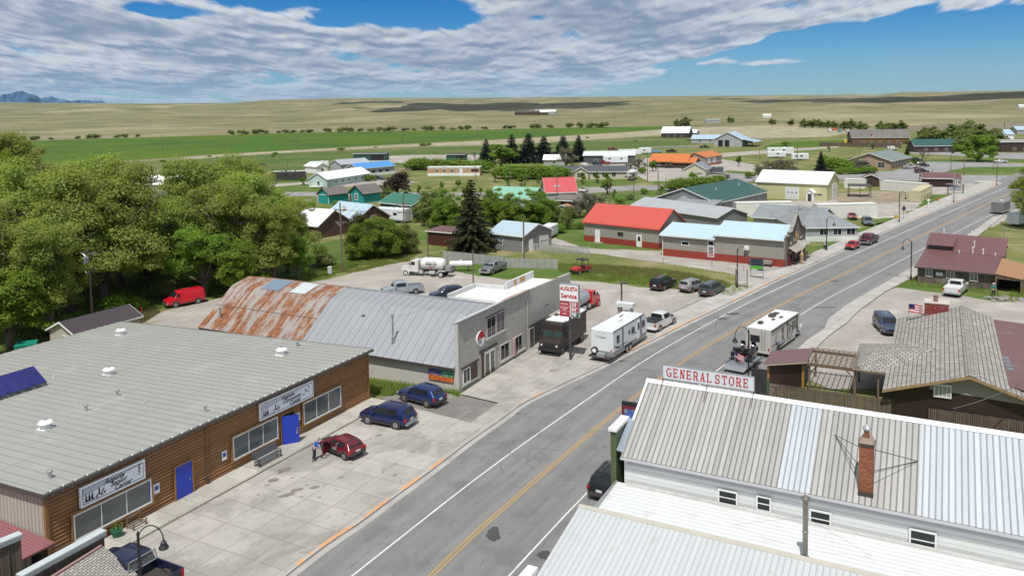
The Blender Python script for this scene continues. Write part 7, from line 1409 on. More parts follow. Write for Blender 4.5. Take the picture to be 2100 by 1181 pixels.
# red hatchback with the driver door open
h=car('hatch','parked_car','dark red hatchback with its driver door open','car',(.16,.012,.02),open_door=True); put(h,(665,927),(704,943),.2,.8)
MB().box(-.10,.50,.62,.72,.45,1.2).build('opening',pm('dark cabin',(.012,.011,.011),.8,.3,3),h) if False else None
m=MB(); m.poly([(.46,.815,.38),(-.42,.815,.38),(-.46,.80,.88),(-.30,.66,1.22),(.12,.66,1.2),(.55,.80,.9)]); m.build('door_opening',pm('dark cabin',(.014,.012,.012),.8,.3,3),h)
m=MB(); m.box(-.35,.1,.5,.84,.55,.70); m.extr([(-.38,.5,.7),(-.25,.5,.7),(-.4,.5,1.1),(-.48,.5,1.1)],(0,.33,0)); m.build('seat',pm('grey car seat',(.2,.19,.18),.9,.3,8),h)
dr=empty('door',(.50,.82,0),R(180-62)); dr.parent=h; CHILD.setdefault(h.name,[]).append(dr); bpy.data.objects.remove(dr); 
a=R(180-68); ca,sa=math.cos(a),math.sin(a); hx,hy=.50,.82
def D(u,z,o=0): return (hx+u*ca-o*sa,hy+u*sa+o*ca,z)
m=MB(); m.extr([D(0,.38),D(.95,.38),D(1.0,.86),D(0,.88)],(-.06*sa,.06*ca,0)); dd=m.build('door',paint('car paint %s'%((.16,.012,.02),),(.16,.012,.02)),h); m=MB(); m.path([D(.02,.88,.03),D(.42,1.22,.03),D(.85,1.22,.03),D(.98,.87,.03)],.022,5); m.build('window_frame',BLACKM,dd); MB().poly([D(.05,.88,.03),D(.43,1.2,.03),D(.84,1.2,.03),D(.95,.88,.03)]).build('pane',GLASS,dd); MB().extr([D(.05,.42,-.01),D(.92,.42,-.01),D(.92,.8,-.01),D(.05,.8,-.01)],(.012*sa,-.012*ca,0)).build('inner_panel',pm('dark door lining',(.02,.02,.022),.8,.2,5),dd)
# dark blue pickup at the lower left, with bed rack
p=pickup('parked_pickup','dark blue pickup with mesh rack parked below the street lamp, in the lower left',(.01,.015,.05),rack=True,L=5.8); g=G(300,1167,1.2); p.location=(g.x+.1,g.y,.2); p.rotation_euler=(0,0,R(90-(-46)))
p.rotation_euler=(0,0,R(152)); p.location=(g.x-.9,g.y+.3,.2)
# black crossover by the store
p=car('suv','parked_car','black crossover parked against the general store front','car',(.006,.006,.007)); g=G(1262,985,.9); g=G(1219,1034,.1); dq=Vector((math.sin(R(31)),math.cos(R(31)),0)); g=g+dq*2.7+Vector((dq.y,-dq.x,0))*.15; p.location=(g.x,g.y,.1); p.rotation_euler=(0,0,R(90-31))
# white pickup with dark bed cover towing the trailer
put(pickup('parked_pickup','white pickup with dark bed cover hitched to the travel trailer',WHI,tonneau=pm('black bed cover',(.02,.02,.022),.6,.1,2),trim=pm('body white bumper',(.6,.6,.6),.4,.05,2)),(1384,665),(1352,682),.1,.97,PW())
put(pickup('parked_pickup','white pickup parked nose in at the rustic bar fence',WHI,crew=False,cabf=.58,tonneau=pm('white bed cover',(.6,.6,.58),.5,.05,2)),(1986,596),(1969,611),.03,.97,PW())
put(pickup('parked_pickup','old silver pickup beside the propane tank and board fence',(.20,.215,.22),crew=False,cabf=.52),(1008,565),(1036,554),.03,.97,PW())
put(car('bigsuv','parked_car','black SUV, leftmost of the three parked along the weedy lot','car',(.012,.012,.016),'cars parked at the weedy lot'),(1383,588),(1361,597),.03)
put(car('suv','parked_car','silver boxy SUV, the middle one of three at the weedy lot','car',(.33,.33,.33),'cars parked at the weedy lot'),(1445,594),(1420,601),.03)
put(car('bigsuv','parked_car','grey blue dusty SUV, rightmost of three at the weedy lot','car',(.06,.075,.085),'cars parked at the weedy lot'),(1484,600),(1463,610),.03)
putc(car('bigsuv','parked_car','slate blue SUV facing the camera beside the shingle roof','car',(.05,.075,.13)),1818,678,190,.03)
putc(car('hatch','parked_car','bright red small car parked at the kerb beside the maroon pickup','car',REDC,spec=None),1748,510,221,.1)
putc(pickup('parked_pickup','dark maroon pickup parked at the kerb beyond the red car',(.09,.008,.015)),1781,499,221,.1)
put(car('van','parked_van','old bright red panel van parked on the gravel lane','van',(.56,.006,.018),trimc=CHROME,metal=0),(359,631),(409,622),.05,1.0)
putc(car('suv','parked_car','dark blue SUV behind the flat white roof','car',(.02,.035,.07)),917,612,250,.03)
pk=putc(pickup('parked_pickup','pale pickup with open bed behind the barrel roof',(.35,.40,.45),crew=False),825,603,250,.03)
putc(car('suv','parked_car','silver blue SUV facing the road on the lawn drive','car',(.13,.16,.2)),1779,461,195,.03)
# box bodied vehicles
def rbox(L,W,z0,z1,x0=0,slope=0,ch=.06):
    "box with chamfered top edges"
    m=MB(); m.extr([(x0,-W/2,z0),(x0,W/2,z0),(x0,W/2,z1-ch),(x0,W/2-ch,z1),(x0,-W/2+ch,z1),(x0,-W/2,z1-ch)],(L,0,0)); return m
def sidewin(root,s,y,rects,mat=None,frame=DARKT,nm='side_window'):
    for x0,x1,z0,z1 in rects:
        y0,y1=(y,y+.03) if s>0 else (-y-.03,-y); f=MB().box(x0-.03,x1+.03,y0,y1,z0-.03,z1+.03).build(nm,frame,root); y2=(y+.03,y+.038) if s>0 else (-y-.038,-y-.03); MB().box(x0,x1,y2[0],y2[1],z0,z1).build('pane',mat or GLASS,f)
RVW=pm('white trailer skin',(.66,.68,.69),.4,.04,1); RVB=pm('beige motorhome skin',(.50,.48,.44),.4,.05,1); SKIRT=pm('grey trailer skirt',(.26,.265,.26),.5,.1,1); SWIRL=pm('dark decal',(.06,.065,.08),.4,.1,3)
def swirl(root,s,y,cx,cz,a,b,t0,t1,w,mat=SWIRL,nm='decal'):
    m=MB(); n=18; yy=s*(y+.006)
    for i in range(n):
        A=R(t0+(t1-t0)*i/n); B=R(t0+(t1-t0)*(i+1)/n); w0=w*math.sin(math.pi*i/n)+.01; w1=w*math.sin(math.pi*(i+1)/n)+.01
        m.poly([(cx+a*math.cos(A),yy,cz+b*math.sin(A)),(cx+a*math.cos(B),yy,cz+b*math.sin(B)),(cx+(a-w1)*math.cos(B),yy,cz+(b-w1)*math.sin(B)),(cx+(a-w0)*math.cos(A),yy,cz+(b-w0)*math.sin(A))])
    m.build(nm,mat,root)
def trailer(label):
    r=empty('travel_trailer',(0,0,0),0,label,'travel trailer'); L=8.9;W=2.45
    m=MB(); m.extr([(-L/2,0,.95),(-L/2,0,3.02),(-L/2+.1,0,3.1),(L/2-.9,0,3.05),(L/2-.25,0,2.6),(L/2,0,1.9),(L/2-.15,0,.95)],(0,W,0)); b=m.build('body',RVW,r); b.location.y=-W/2
    m=MB(); m.box(-L/2+.02,L/2-.2,-W/2+.02,W/2-.02,.42,.97); m.build('skirt',SKIRT,r)
    m=MB(); m.box(-L/2,L/2-.9,-W/2-.03,-W/2+.04,2.98,3.06); m.box(-L/2,L/2-.9,W/2-.04,W/2+.03,2.98,3.06); m.build('awning_rail',DARKT,r)
    for x in (-2.2,2.6): MB().box(x,x+.07,-W/2-.09,-W/2-.01,1.0,2.95).build('awning_arm',BLACKM,r)
    sidewin(r,-1,W/2,((-3.6,-3.0,1.7,2.4),(-.6,-.25,1.9,2.2),(.2,.9,1.7,2.3),(3.1,3.7,1.7,2.35))); MB().box(1.6,2.3,-W/2-.03,-W/2,.75,2.65).build('door',WHITE,r); sidewin(r,-1,W/2+.03,((1.75,2.15,1.8,2.4),),nm='door_window')
    for x in (-1.0,-.15):
        for s in (-1,1): wheel(r,x,s*(W/2+.01),.36,.2,WHITE)
    MB().box(-1.5,.35,-W/2-.02,-W/2+.02,.42,.85).build('wheel_arch',DARKT,r)
    swirl(r,-1,W/2,-3.0,1.75,1.3,.7,190,300,.24); swirl(r,-1,W/2,1.0,1.2,1.6,.4,10,100,.18); swirl(r,-1,W/2,-1.6,1.35,1.1,.22,180,330,.1)
    m=MB(); m.box(-1.2,-.2,-.35,.35,3.08,3.36); m.build('air_conditioner',WHITE,r,bevel=.04); MB().box(1.2,1.7,-.2,.2,3.06,3.16).build('roof_vent',WHITE,r); MB().box(-2.6,-2.1,.2,.6,3.08,3.15).build('roof_vent',WHITE,r); MB().tube((1.0,.5,3.1),(1.5,.3,3.25),.05).build('antenna',DARKT,r)
    # rear: rack, spare wheel, lights
    t=text('Cruiser',SWIRL,r,(-L/2-.01,.15,2.35),.38,rot=(R(90),0,R(-90)),shear=.3,ext=.003,name='lettering'); 
    m=MB(); m.box(-L/2-.75,-L/2,-1.15,1.15,.42,.48); 
    for y in (-1.15,1.15): m.box(-L/2-.75,-L/2,y-.03,y+.03,.42,.56)
    m.build('rear_rack',DARKT,r); m=MB(); m.tube((-L/2-.25,.78,.95),(-L/2-.05,.78,.95),.36,n=18); w=m.build('spare_wheel',RUBBER,r); MB().tube((-L/2-.27,.78,.95),(-L/2-.25,.78,.95),.22,n=12).build('rim',WHITE,w); MB().box(-L/2-.6,-L/2-.1,-.5,.35,.5,.85).build('generator_box',GREYM,r); 
    for s in (-1,1): MB().cb((-L/2-.015,s*1.0,1.1),(.03,.18,.16)).build('tail_light',REDL,r)
    m=MB()
    for y in (-.3,0,.3): m.cb((-L/2-.01,y,2.85),(.02,.08,.05))
    for y in (-1.12,1.12): m.cb((-L/2-.01,y,2.9),(.02,.06,.05))
    m.build('marker_lights',DARKT,r); m=MB(); m.tube((L/2-.2,-.7,.5),(L/2+.95,0,.5),.05,n=5); m.tube((L/2-.2,.7,.5),(L/2+.95,0,.5),.05,n=5); m.build('hitch',BLACKM,r); MB().tube((L/2+.1,.0,.5),(L/2+.1,0,1.15),.22,n=10).build('gas_bottle',WHITE,r)
    return r
a=G(1301,738,.2); 
t=trailer('white travel trailer with spare wheel on its rear, parked at the kerb'); e=G(1287,735,.2); f=G(1340,700,.2); d=(G(1298,738,.2)-G(1322,706,.2)); 
dirt=Vector((math.sin(R(31.5)),math.cos(R(31.5)),0)); side=Vector((-dirt.y,dirt.x,0)); nr=G(1258,742,.2); c=nr+dirt*4.45+side*1.22; t.location=(c.x,c.y,.2); t.rotation_euler=(0,0,R(90-31.5))
def motorhome(label,col=RVB,L=8.6,name='motorhome',ladder=True,z=.1):
    r=empty(name,(0,0,0),0,label,'motorhome'); W=2.5; m=MB(); m.extr([(-L/2,0,.75),(-L/2,0,3.25),(-L/2+.12,0,3.35),(L/2-.3,0,3.35),(L/2+.45,0,3.15),(L/2+.6,0,2.5),(L/2+.3,0,2.1),(L/2-.9,0,2.0),(L/2-.9,0,.75)],(0,W,0)); m.build('body',col,r).location.y=-W/2
    MB().box(-L/2+.05,L/2-.9,-W/2+.03,W/2-.03,.4,.76).build('skirt',col,r); MB().box(-L/2,L/2,-W/2+.02,W/2-.02,3.352,3.38).build('roof',pm('white roof skin',(.74,.74,.71),.6,.05,1),r)
    m=MB(); m.extr([(L/2-.92,-1.0,.45),(L/2+1.5,-1.0,.45),(L/2+1.55,-1.0,1.15),(L/2+.75,-1.0,1.3),(L/2+.3,-1.0,2.05),(L/2-.92,-1.0,2.05)],(0,2.0,0)); m.build('cab',pm('white cab paint',(.6,.6,.58),.3,.05,2),r,bevel=.04)
    MB().poly([(L/2+.76,-.85,1.34),(L/2+.76,.85,1.34),(L/2+.36,.8,2.0),(L/2+.36,-.8,2.0)]).build('windscreen',GLASS,r)
    for s in (-1,1):
        MB().box(L/2-.5,L/2+.35,s*1.005-.005,s*1.005+.01,1.35,1.9).build('side_window',GLASS,r)
        for x in (-L/2+2.3,L/2+.75): wheel(r,x,s*(W/2-.04 if x<0 else 1.02),.40,.3)
        MB().cb((-L/2-.01,s*1.08,1.0),(.04,.14,.3)).build('tail_light',REDL,r); MB().box(L/2+.4,L/2+.55,s*1.35-.1,s*1.35+.1,1.35,1.75).build('mirror',WHITE,r)
        MB().box(-L/2+1.8,-L/2+2.8,s*W/2-.02,s*W/2+.012,.4,.95).build('wheel_arch',DARKT,r)
    sidewin(r,-1,W/2,((-1.0,-.35,2.1,2.7),(-.9,-.4,1.3,1.8),(1.35,1.75,1.6,2.5),(2.3,3.4,1.7,2.6))); sidewin(r,1,W/2,((-2.5,-1.5,1.7,2.4),(.5,1.6,1.7,2.4)))
    MB().box(-L/2+.2,L/2-.3,-W/2-.1,-W/2+.0,3.1,3.26).build('awning',DARKT,r)
    for x in (.7,3.7): MB().box(x,x+.07,-W/2-.09,-W/2-.01,1.0,3.1).build('awning_arm',BLACKM,r)
    swirl(r,-1,W/2,-1.2,1.75,1.7,1.1,120,330,.30); swirl(r,-1,W/2,-.9,1.8,1.4,.85,140,340,.22,pm('pale blue decal',(.3,.36,.45),.4,.05,3)); swirl(r,-1,W/2,.6,1.7,1.9,1.0,-90,80,.28); swirl(r,-1,W/2,-2.9,1.1,1.3,.3,0,160,.2,SWIRL)
    f=MB().box(-L/2-.03,-L/2,-.15,.85,1.75,2.55).build('rear_window',DARKT,r); MB().box(-L/2-.038,-L/2-.03,-.1,.8,1.8,2.5).build('pane',GLASS,f)
    m=MB(); 
    for y in (-.75,-.35): m.tube((-L/2-.12,y,1.0),(-L/2-.12,y,3.5),.02,n=5); m.tube((-L/2-.12,y,3.5),(-L/2+.3,y,3.5),.02,n=5)
    for i in range(7): m.tube((-L/2-.12,-.75,1.2+.33*i),(-L/2-.12,-.35,1.2+.33*i),.018,n=5)
    m.build('ladder',GREYM,r); m=MB().tube((-L/2-.22,.35,1.0),(-L/2-.02,.35,1.0),.38,n=18).build('spare_wheel',RUBBER,r); MB().tube((-L/2-.24,.35,1.0),(-L/2-.22,.35,1.0),.2,n=10).build('rim',pm('copper tint rim',(.3,.2,.15),.4,.2,4),m)
    MB().box(-L/2-.15,-L/2,-1.2,1.2,.5,.72).build('bumper',col,r)
    for x0,x1,y0,y1,h_ in ((-2.6,-2.0,.3,.75,.3),(-.4,.1,-.2,.1,.12),(.9,1.5,-.55,-.25,.12),(.6,1.6,.2,.8,.34),(2.2,2.9,.3,.9,.1)): MB().box(x0,x1,y0,y1,3.38,3.38+h_).build('air_conditioner' if h_>.3 else 'roof_vent',DARKT,r,bevel=.03)
    return r
mh=motorhome('beige motorhome with swirl decals towing a motorcycle trailer on the right side of the road'); nr=Vector((25.7,79.6,0)); dirt=Vector((math.sin(R(37.6)),math.cos(R(37.6)),0)); side=Vector((-dirt.y,dirt.x,0)); c=nr+dirt*4.3+side*1.25; mh.location=(c.x,c.y,.1); mh.rotation_euler=(0,0,R(90-37.6)); mh.scale=(1,1,.84)
def stepvan(label):
    r=empty('step_van',(0,0,0),0,label,'van'); W=2.3; BR=pm('dark brown van paint',(.028,.019,.014),.4,.1,2); m=MB(); m.extr([(-3.6,0,.65),(-3.6,0,3.12),(2.3,0,3.12),(2.6,0,2.95),(2.75,0,2.35),(3.0,0,1.75),(3.75,0,1.5),(3.9,0,1.2),(3.9,0,.55),(2.9,0,.5)],(0,W,0)); m.build('body',BR,r,bevel=.04).location.y=-W/2
    MB().box(-3.55,2.1,-W/2+.04,W/2-.04,3.12,3.2).build('roof',pm('translucent white roof',(.78,.79,.78),.5,.03,1),r)
    for s in (-1,1):
        y0,y1=(.08,1.0) if s>0 else (-1.0,-.08); MB().poly([(2.785,y0,2.3),(2.785,y1,2.3),(3.015,y1,1.78),(3.015,y0,1.78)]).build('windscreen',glass('green tinted screen',(.03,.06,.05),.08),r)
        MB().tube((3.9,s*.85,1.05),(3.93,s*.85,1.05),.12,n=12).build('headlight',LAMPW,r); MB().box(1.55,2.5,s*W/2-.012,s*W/2+.012,.9,2.75).build('door_opening',BLACKM,r); MB().tube((2.7,s*W/2,2.2),(2.85,s*(W/2+.35),2.2),.02,n=4).build('mirror_arm',BLACKM,r); MB().box(2.8,2.88,s*(W/2+.25),s*(W/2+.45),1.8,2.4).build('mirror',BLACKM,r)
        for x in (-2.2,3.05): wheel(r,x,s*(W/2+.01),.42,.28,pm('dusty rim',(.18,.17,.16),.6,.2,4)); MB().tube((x,s*(W/2-.3),.42),(x,s*(W/2+.005),.42),.52,n=18).build('wheel_arch',BLACKM,r)
        MB().box(-3.5,1.4,s*W/2-.012,s*W/2+.02,1.25,1.3).build('side_rail',BR,r)
    MB().box(3.9,4.15,-1.15,1.15,.5,.8).build('bumper',BLACKM,r); m=MB().box(3.88,3.93,-.5,.5,.85,1.3).build('grille',BLACKM,r); text('Worldwide Services',pm('gold lettering',(.30,.19,.06),.5,.05,4),r,(-1.9,-W/2-.02,2.3),.26,ext=.003); MB().box(-.3,.3,-1.0,-.6,3.2,3.32).build('roof_vent',BR,r)
    m=MB(); m.path([(3.9,1.2,.45),(4.6,1.0,.4),(4.7,0,.4),(4.6,-1.0,.4),(3.9,-1.2,.45)],.025,5); m.build('guard_bar',DARKT,r); return r
sv_=stepvan('dark brown delivery step van with white roof parked in front of the service garage'); a=G(1143,733,.2); b_=G(1205,690,.2); put(sv_,(1146,733),(1201,694),.2,1.15,.425); sv_.rotation_euler=(0,0,sv_.rotation_euler.z+math.pi)
a,b_=G(1146,733,.2),G(1201,694,.2); d=(a-b_).normalized(); sv_.rotation_euler=(0,0,math.atan2(d.y,d.x)); n=Vector((-d.y,d.x,0)); n=n if n.x<0 else -n; c=(a+b_)/2+n*1.17-d*.42; sv_.location=(c.x,c.y,.2)
def tanktruck(label,cabc,tankm,name='tank_truck',txt=None):
    r=empty(name,(0,0,0),0,label,'tank truck'); cp=paint('car paint %s'%(cabc,),cabc,metal=0); m=MB(); m.extr([(1.6,-1.05,.75),(1.6,-1.05,2.75),(2.7,-1.05,2.75),(3.0,-1.05,2.6),(3.25,-1.05,1.95),(4.5,-1.05,1.75),(4.7,-1.05,1.5),(4.7,-1.05,.75)],(0,2.1,0)); m.build('cab',cp,r,bevel=.06)
    MB().poly([(3.06,-.9,2.55),(3.06,.9,2.55),(3.27,.9,2.0),(3.27,-.9,2.0)]).build('windscreen',GLASS,r); 
    for s in (-1,1):
        MB().box(2.2,2.9,s*1.05-.01,s*1.05+.012,1.9,2.5).build('side_window',GLASS,r); MB().tube((4.72,s*.8,1.2),(4.75,s*.8,1.2),.13,n=10).build('headlight',LAMPW,r); MB().box(3.0,3.1,s*1.3-.1,s*1.3+.1,1.9,2.4).build('mirror',BLACKM,r); m=MB(); m.tube((3.95,s*.8,.5),(3.95,s*1.18,.5),.62,n=16); m.build('fender',cp,r)
        for x in (3.95,-2.6): wheel(r,x,s*1.2,.5,.32,WHITE if s else None)
        m=MB(); m.extr([(-3.3,s*.7,1.05),(-2.0,s*.7,1.05),(-2.1,s*.7,1.15),(-3.2,s*.7,1.15)],(0,s*.5,0)); m.box(.9,1.5,s*.6-.3,s*.6+.3,.5,1.0); m.box(-1.4,-.4,s*.7-.3,s*.7+.3,.55,1.0); m.build('side_locker',pm('off white locker',(.5,.49,.46),.5,.1,2),r)
    MB().box(-4.4,1.7,-.45,.45,.75,1.05).build('chassis',DARKT,r); m=MB(); R1=.98
    m.tube((-2.6,0,2.1),(1.0,0,2.1),R1,n=26)
    for sx,x in ((-1,-2.6),(1,1.0)):
        pr=[(1,.0),(.86,.25),(.55,.42),(.1,.48)]
        for i in range(3): m.tube((x+sx*pr[i][1],0,2.1),(x+sx*pr[i+1][1],0,2.1),R1*pr[i][0],R1*pr[i+1][0],26)
    m.build('tank',tankm,r,smooth=False); MB().box(-2.4,.8,-.25,.25,3.0,3.14).build('walkway',tankm,r); m=MB(); m.box(-4.3,-3.3,-.8,.8,1.05,1.9); m.tube((-3.8,.7,1.6),(-3.8,.95,1.6),.4,n=14); m.build('pump_gear',GREYM,r)
    if txt:
        for i,(l,sz) in enumerate(txt): text(l,INK if i else pm('grey ink',(.2,.2,.22)),r,(.8-1.6,1.01,2.6-.42*i),sz,rot=(R(90),0,R(180)),shear=.15,ext=.01,off=.006)
        MB().extr([(-.8,.99,1.35),(-.62,.99,1.53),(-.8,.99,1.71),(-.98,.99,1.53)],(0,.02,0)).build('placard',REDI,r)
    return r
tt=tanktruck('white tank truck lettered GREEN OIL on the gravel lot',(.62,.62,.59),pm('tank white',(.66,.66,.64)),txt=(('PROPANE AND OIL DELIVERY',.15),('GREEN OIL',.42),('AUGUSTA    VALIER',.15))); 
a,b_=G(830,566,.03),G(902,570,.03); d=(a-b_).normalized(); n=Vector((-d.y,d.x,0)); n=n if n.y>0 else -n; c=(a+b_)/2+n*1.2-d*.67; tt.location=(c.x,c.y,.03); tt.rotation_euler=(0,0,math.atan2(d.y,d.x)); sc=(a-b_).length/6.55; tt.scale=(sc,sc,sc)
t2=tanktruck('red cabbed tank truck with silver tank behind the price sign',(.50,.015,.02),pm('dull aluminium tank',(.42,.44,.45),.35,.15,1,metal=.5)); a,b_=G(1229,628,.03),G(1196,648,.03); d=(a-b_).normalized(); n=Vector((-d.y,d.x,0)); n=n if n.x<0 else -n; sc=.86; c=a+n*1.2*sc-d*3.95*sc; t2.location=(c.x,c.y,.03); t2.rotation_euler=(0,0,math.atan2(d.y,d.x)); t2.scale=(sc,sc,sc)
# utility side by side
r=empty('utility_vehicle',(0,0,0),0,'small red side by side utility vehicle with black canopy','utility vehicle'); m=MB(); m.extr([(-1.3,-.6,.5),(-1.3,-.6,1.0),(-.5,-.6,1.0),(-.4,-.6,.65),(.4,-.6,.65),(.5,-.6,1.05),(1.35,-.6,.85),(1.4,-.6,.5)],(0,1.2,0)); m.build('body',pm('red enamel',(.5,.02,.02),.4,.1,3),r,bevel=.03); m=MB()
for s in (-1,1): m.path([(.6,s*.6,1.0),(.15,s*.58,1.85),(-.75,s*.58,1.85),(-.8,s*.6,.9)],.04,6)
m.build('roll_cage',BLACKM,r); MB().box(-.85,.25,-.68,.68,1.85,1.95).build('canopy',BLACKM,r); MB().box(-.4,.1,-.55,.55,.65,.85).build('seat',BLACKM,r)
for x in (-.95,.95):
    for s in (-1,1): wheel(r,x,s*.75,.33,.25,GREYM)
MB().box(1.35,1.5,-.6,.6,.35,.6).build('bumper',BLACKM,r); putc(r,1192,561,230,.03); r.scale=(1.15,)*3
# motorcycle on a trailer
def motorcycle(label):
    r=empty('motorcycle',(0,0,0),0,label,'motorcycle'); 
    for x in (-.8,.85):
        w=MB().tube((x,-.08,.32),(x,.08,.32),.32,n=16).build('wheel',RUBBER,r); MB().tube((x,-.09,.32),(x,.09,.32),.2,n=12).build('rim',CHROME,w)
    BP=paint('gloss black bike',(.01,.01,.012)); m=MB(); m.extr([(-.9,-.16,.45),(-.9,-.16,.85),(-.2,-.16,.75),(.15,-.16,.95),(.55,-.16,.98),(.75,-.16,.75),(.5,-.16,.35),(-.4,-.16,.3)],(0,.32,0)); m.build('body',BP,r,bevel=.05); MB().extr([(-.75,-.17,.82),(-.7,-.17,.95),(-.3,-.17,.82),(.05,-.17,.88),(.05,-.17,.8)],(0,.34,0)).build('seat',pm('black leather',(.02,.018,.018),.6,.1,4),r,bevel=.03)
    for s in (-1,1): MB().box(-1.1,-.5,s*.36-.13,s*.36+.13,.42,.82).build('pannier',BP,r,bevel=.04); MB().box(-.1,.4,s*.2-.06,s*.2+.06,.3,.5).build('engine',CHROME,r)
    MB().box(-1.15,-.75,-.28,.28,.92,1.25).build('top_case',BP,r,bevel=.05); m=MB(); m.path([(.35,-.42,1.08),(.55,-.2,1.12),(.6,.0,1.1),(.55,.2,1.12),(.35,.42,1.08)],.02,5); m.tube((.6,0,1.1),(.88,0,.35),.04); m.build('handlebar',CHROME,r); MB().extr([(.62,-.25,1.05),(.62,.25,1.05),(.5,.18,1.5),(.5,-.18,1.5)],(.02,0,0)).build('windshield',GLASS,r); MB().lathe([(.0,0),(.12,.02),(.13,.1),(0,.14)],10,(.75,0,.9)).build('headlight',LAMPW,r); MB().box(-1.0,.5,-.17,.17,.55,.60).build('red_trim',pm('red enamel',(.5,.02,.02)),r); return r
tr=empty('motorcycle_trailer',(0,0,0),0,'flat grey open trailer carrying motorcycles behind the motorhome','trailer'); DK=pm('galvanised deck',(.24,.26,.28),.5,.2,1.5,metal=.3); m=MB(); m.box(-2.0,1.9,-1.1,1.1,.5,.58); m.build('deck',DK,tr); m=MB(); 
for y in (-1.13,1.13): m.box(-2.0,1.9,y-.03,y+.03,.5,.72)
m.extr([(-2.0,-1.1,.5),(-2.0,1.1,.5),(-2.7,1.0,.25),(-2.7,-1.0,.25)],(0,0,.06)); m.build('ramp',DK,tr); m=MB(); m.tube((1.9,-.8,.5),(3.1,0,.5),.05,n=5); m.tube((1.9,.8,.5),(3.1,0,.5),.05,n=5); m.build('drawbar',BLACKM,tr)
for s in (-1,1): wheel(tr,-.1,s*1.28,.3,.2); MB().box(-.5,.3,s*1.28-.14,s*1.28+.14,.62,.68).build('fender',BLACKM,tr)
c2=mh.location-dirt*8.0; tr.location=(c2.x,c2.y,.1); tr.rotation_euler=(0,0,R(90-37.6))
for dx,dy,l in ((.3,.5,'black touring motorcycle on the far side of the trailer deck'),(.5,-.5,'black and red touring motorcycle on the near side of the trailer deck')):
    b_=motorcycle(l); p=tr.location+dirt*dx+side*dy; b_.location=(p.x,p.y,.68); b_.rotation_euler=(0,0,R(90-37.6)); b_.scale=(1.12,)*3
p=tr.location-dirt*1.3+side*.3; flagpole(Vector((p.x,p.y,.68)),1.2,'striped flag drooping at the back of the motorcycle trailer',.8,-.3,rz=R(-60))
# dark mesh cabinet behind the store ridge
r=empty('sign_back',G(1548,822,0),R(90-118),'dark framed board standing behind the GENERAL STORE sign','sign board'); MB().box(-.3,1.0,-.1,.1,.8,2.9).build('board',pm('rough dark board',(.025,.026,.025),.9,.4,6),r); MB().box(.2,.35,-.08,.08,0,.8).build('post',DARKT,r); MB().box(1.0,1.2,-.08,.08,0,2.2).build('post',pm('green post',(.05,.09,.04),.7,.1,2),r)
# other vehicles about the town
def boxtrailer(label,px,py,deg,L=5,W=2.2,H=2.5,mat=None,z=.03,name='cargo_trailer',cat='trailer',group=None,wins_=(),base=.5):
    r=empty(name,G(px,py,z),R(90-deg),label,cat,group); m=rbox(L,W,base,H,-L/2,ch=.12); m.build('body',mat or RVW,r)
    for x in (-.45,.45):
        for s in (-1,1): wheel(r,x,s*(W/2+.0),.34,.2,simple=True)
    for x0,x1,z0,z1 in wins_:
        for s in (-1,1): MB().box(x0,x1,s*W/2-.01,s*W/2+.02,z0,z1).build('side_window',GLASS,r)
    MB().box(-L/2+.1,L/2-.1,-W/2-.015,W/2+.015,base,base+.25).build('skirt',GREYM,r); m=MB(); m.tube((L/2,-.5,.5),(L/2+1,0,.5),.05,n=4); m.tube((L/2,.5,.5),(L/2+1,0,.5),.05,n=4); m.build('hitch',BLACKM,r); MB().box(L*.1,L*.2,-.25,.25,H,H+.2).build('roof_vent',WHITE,r); return r
boxtrailer('white cargo trailer on the grass beside the grey garage',1126,487,20,5.2); putc(pickup('parked_pickup','dark pickup half hidden behind the grey garage',(.02,.02,.022)),1112,493,20,.03)
boxtrailer('grey stock trailer parked at the right kerb of the main road',2052,437,44,6.5,2.4,2.7,pm('grey slatted trailer',(.20,.20,.195),.6,.1,2,pat=('lap','z',.22,.03,.5,.1))); boxtrailer('white pickup camper trailer at the right edge of the view',2092,462,60,5.5,2.4,2.7)
boxtrailer('white camper beside the brown brick house',806,455,118,8.5,2.5,3.2,wins_=((-3,-2,1.7,2.3),(1,2,1.7,2.3)))
boxtrailer('white travel trailer on the paved drive of the cream home',1297,368,200,6.5,2.5,3.0,wins_=((-2,-1,1.6,2.2),)); boxtrailer('white fifth wheel trailer, leftmost of the parked row beyond the cream home',1262,336,95,10.5,2.5,3.4,wins_=((-3,-2,2,2.6),(2,3,2,2.6)))
boxtrailer('long white travel trailer at the field edge, left of the pale blue truck',1292,319,95,11,2.5,3.0,wins_=((-4,-3,1.6,2.2),(0,1,1.6,2.2))); boxtrailer('short white travel trailer at the field edge beside the pale blue truck',1323,316,95,6,2.5,3.3,wins_=((-1,0,1.6,2.2),))
boxtrailer('tall white fifth wheel camper, farthest of the three campers behind the spruce',1600,318,100,12,2.5,3.6,wins_=((-4,-3,2,2.7),(1,2,2,2.7))); boxtrailer('low white camper, nearest of the three campers behind the spruce',1592,324,100,8,2.5,2.9,wins_=((0,1,1.6,2.2),)); boxtrailer('white and grey camper, rightmost of the three campers behind the spruce',1640,329,100,7,2.5,3.0,wins_=((-2,-1,1.6,2.3),(0,1,1.6,2.3)))
boxtrailer('dark slatted horse trailer beside the cream shed',1464,357,110,6.5,2.2,2.6,pm('dark slatted trailer',(.09,.09,.095),.5,.2,2))
boxtrailer('white box trailer beyond the mint house',655,345,80,8,2.5,3.0); boxtrailer('white flatbed load beside the grey outbuilding',705,337,85,6,2.3,2.0)
m5=motorhome('large black and silver motorhome parked behind the big trees',pm('charcoal motorhome skin',(.05,.048,.046),.3,.1,1),11.5); putc(m5,594,370,265,.03)
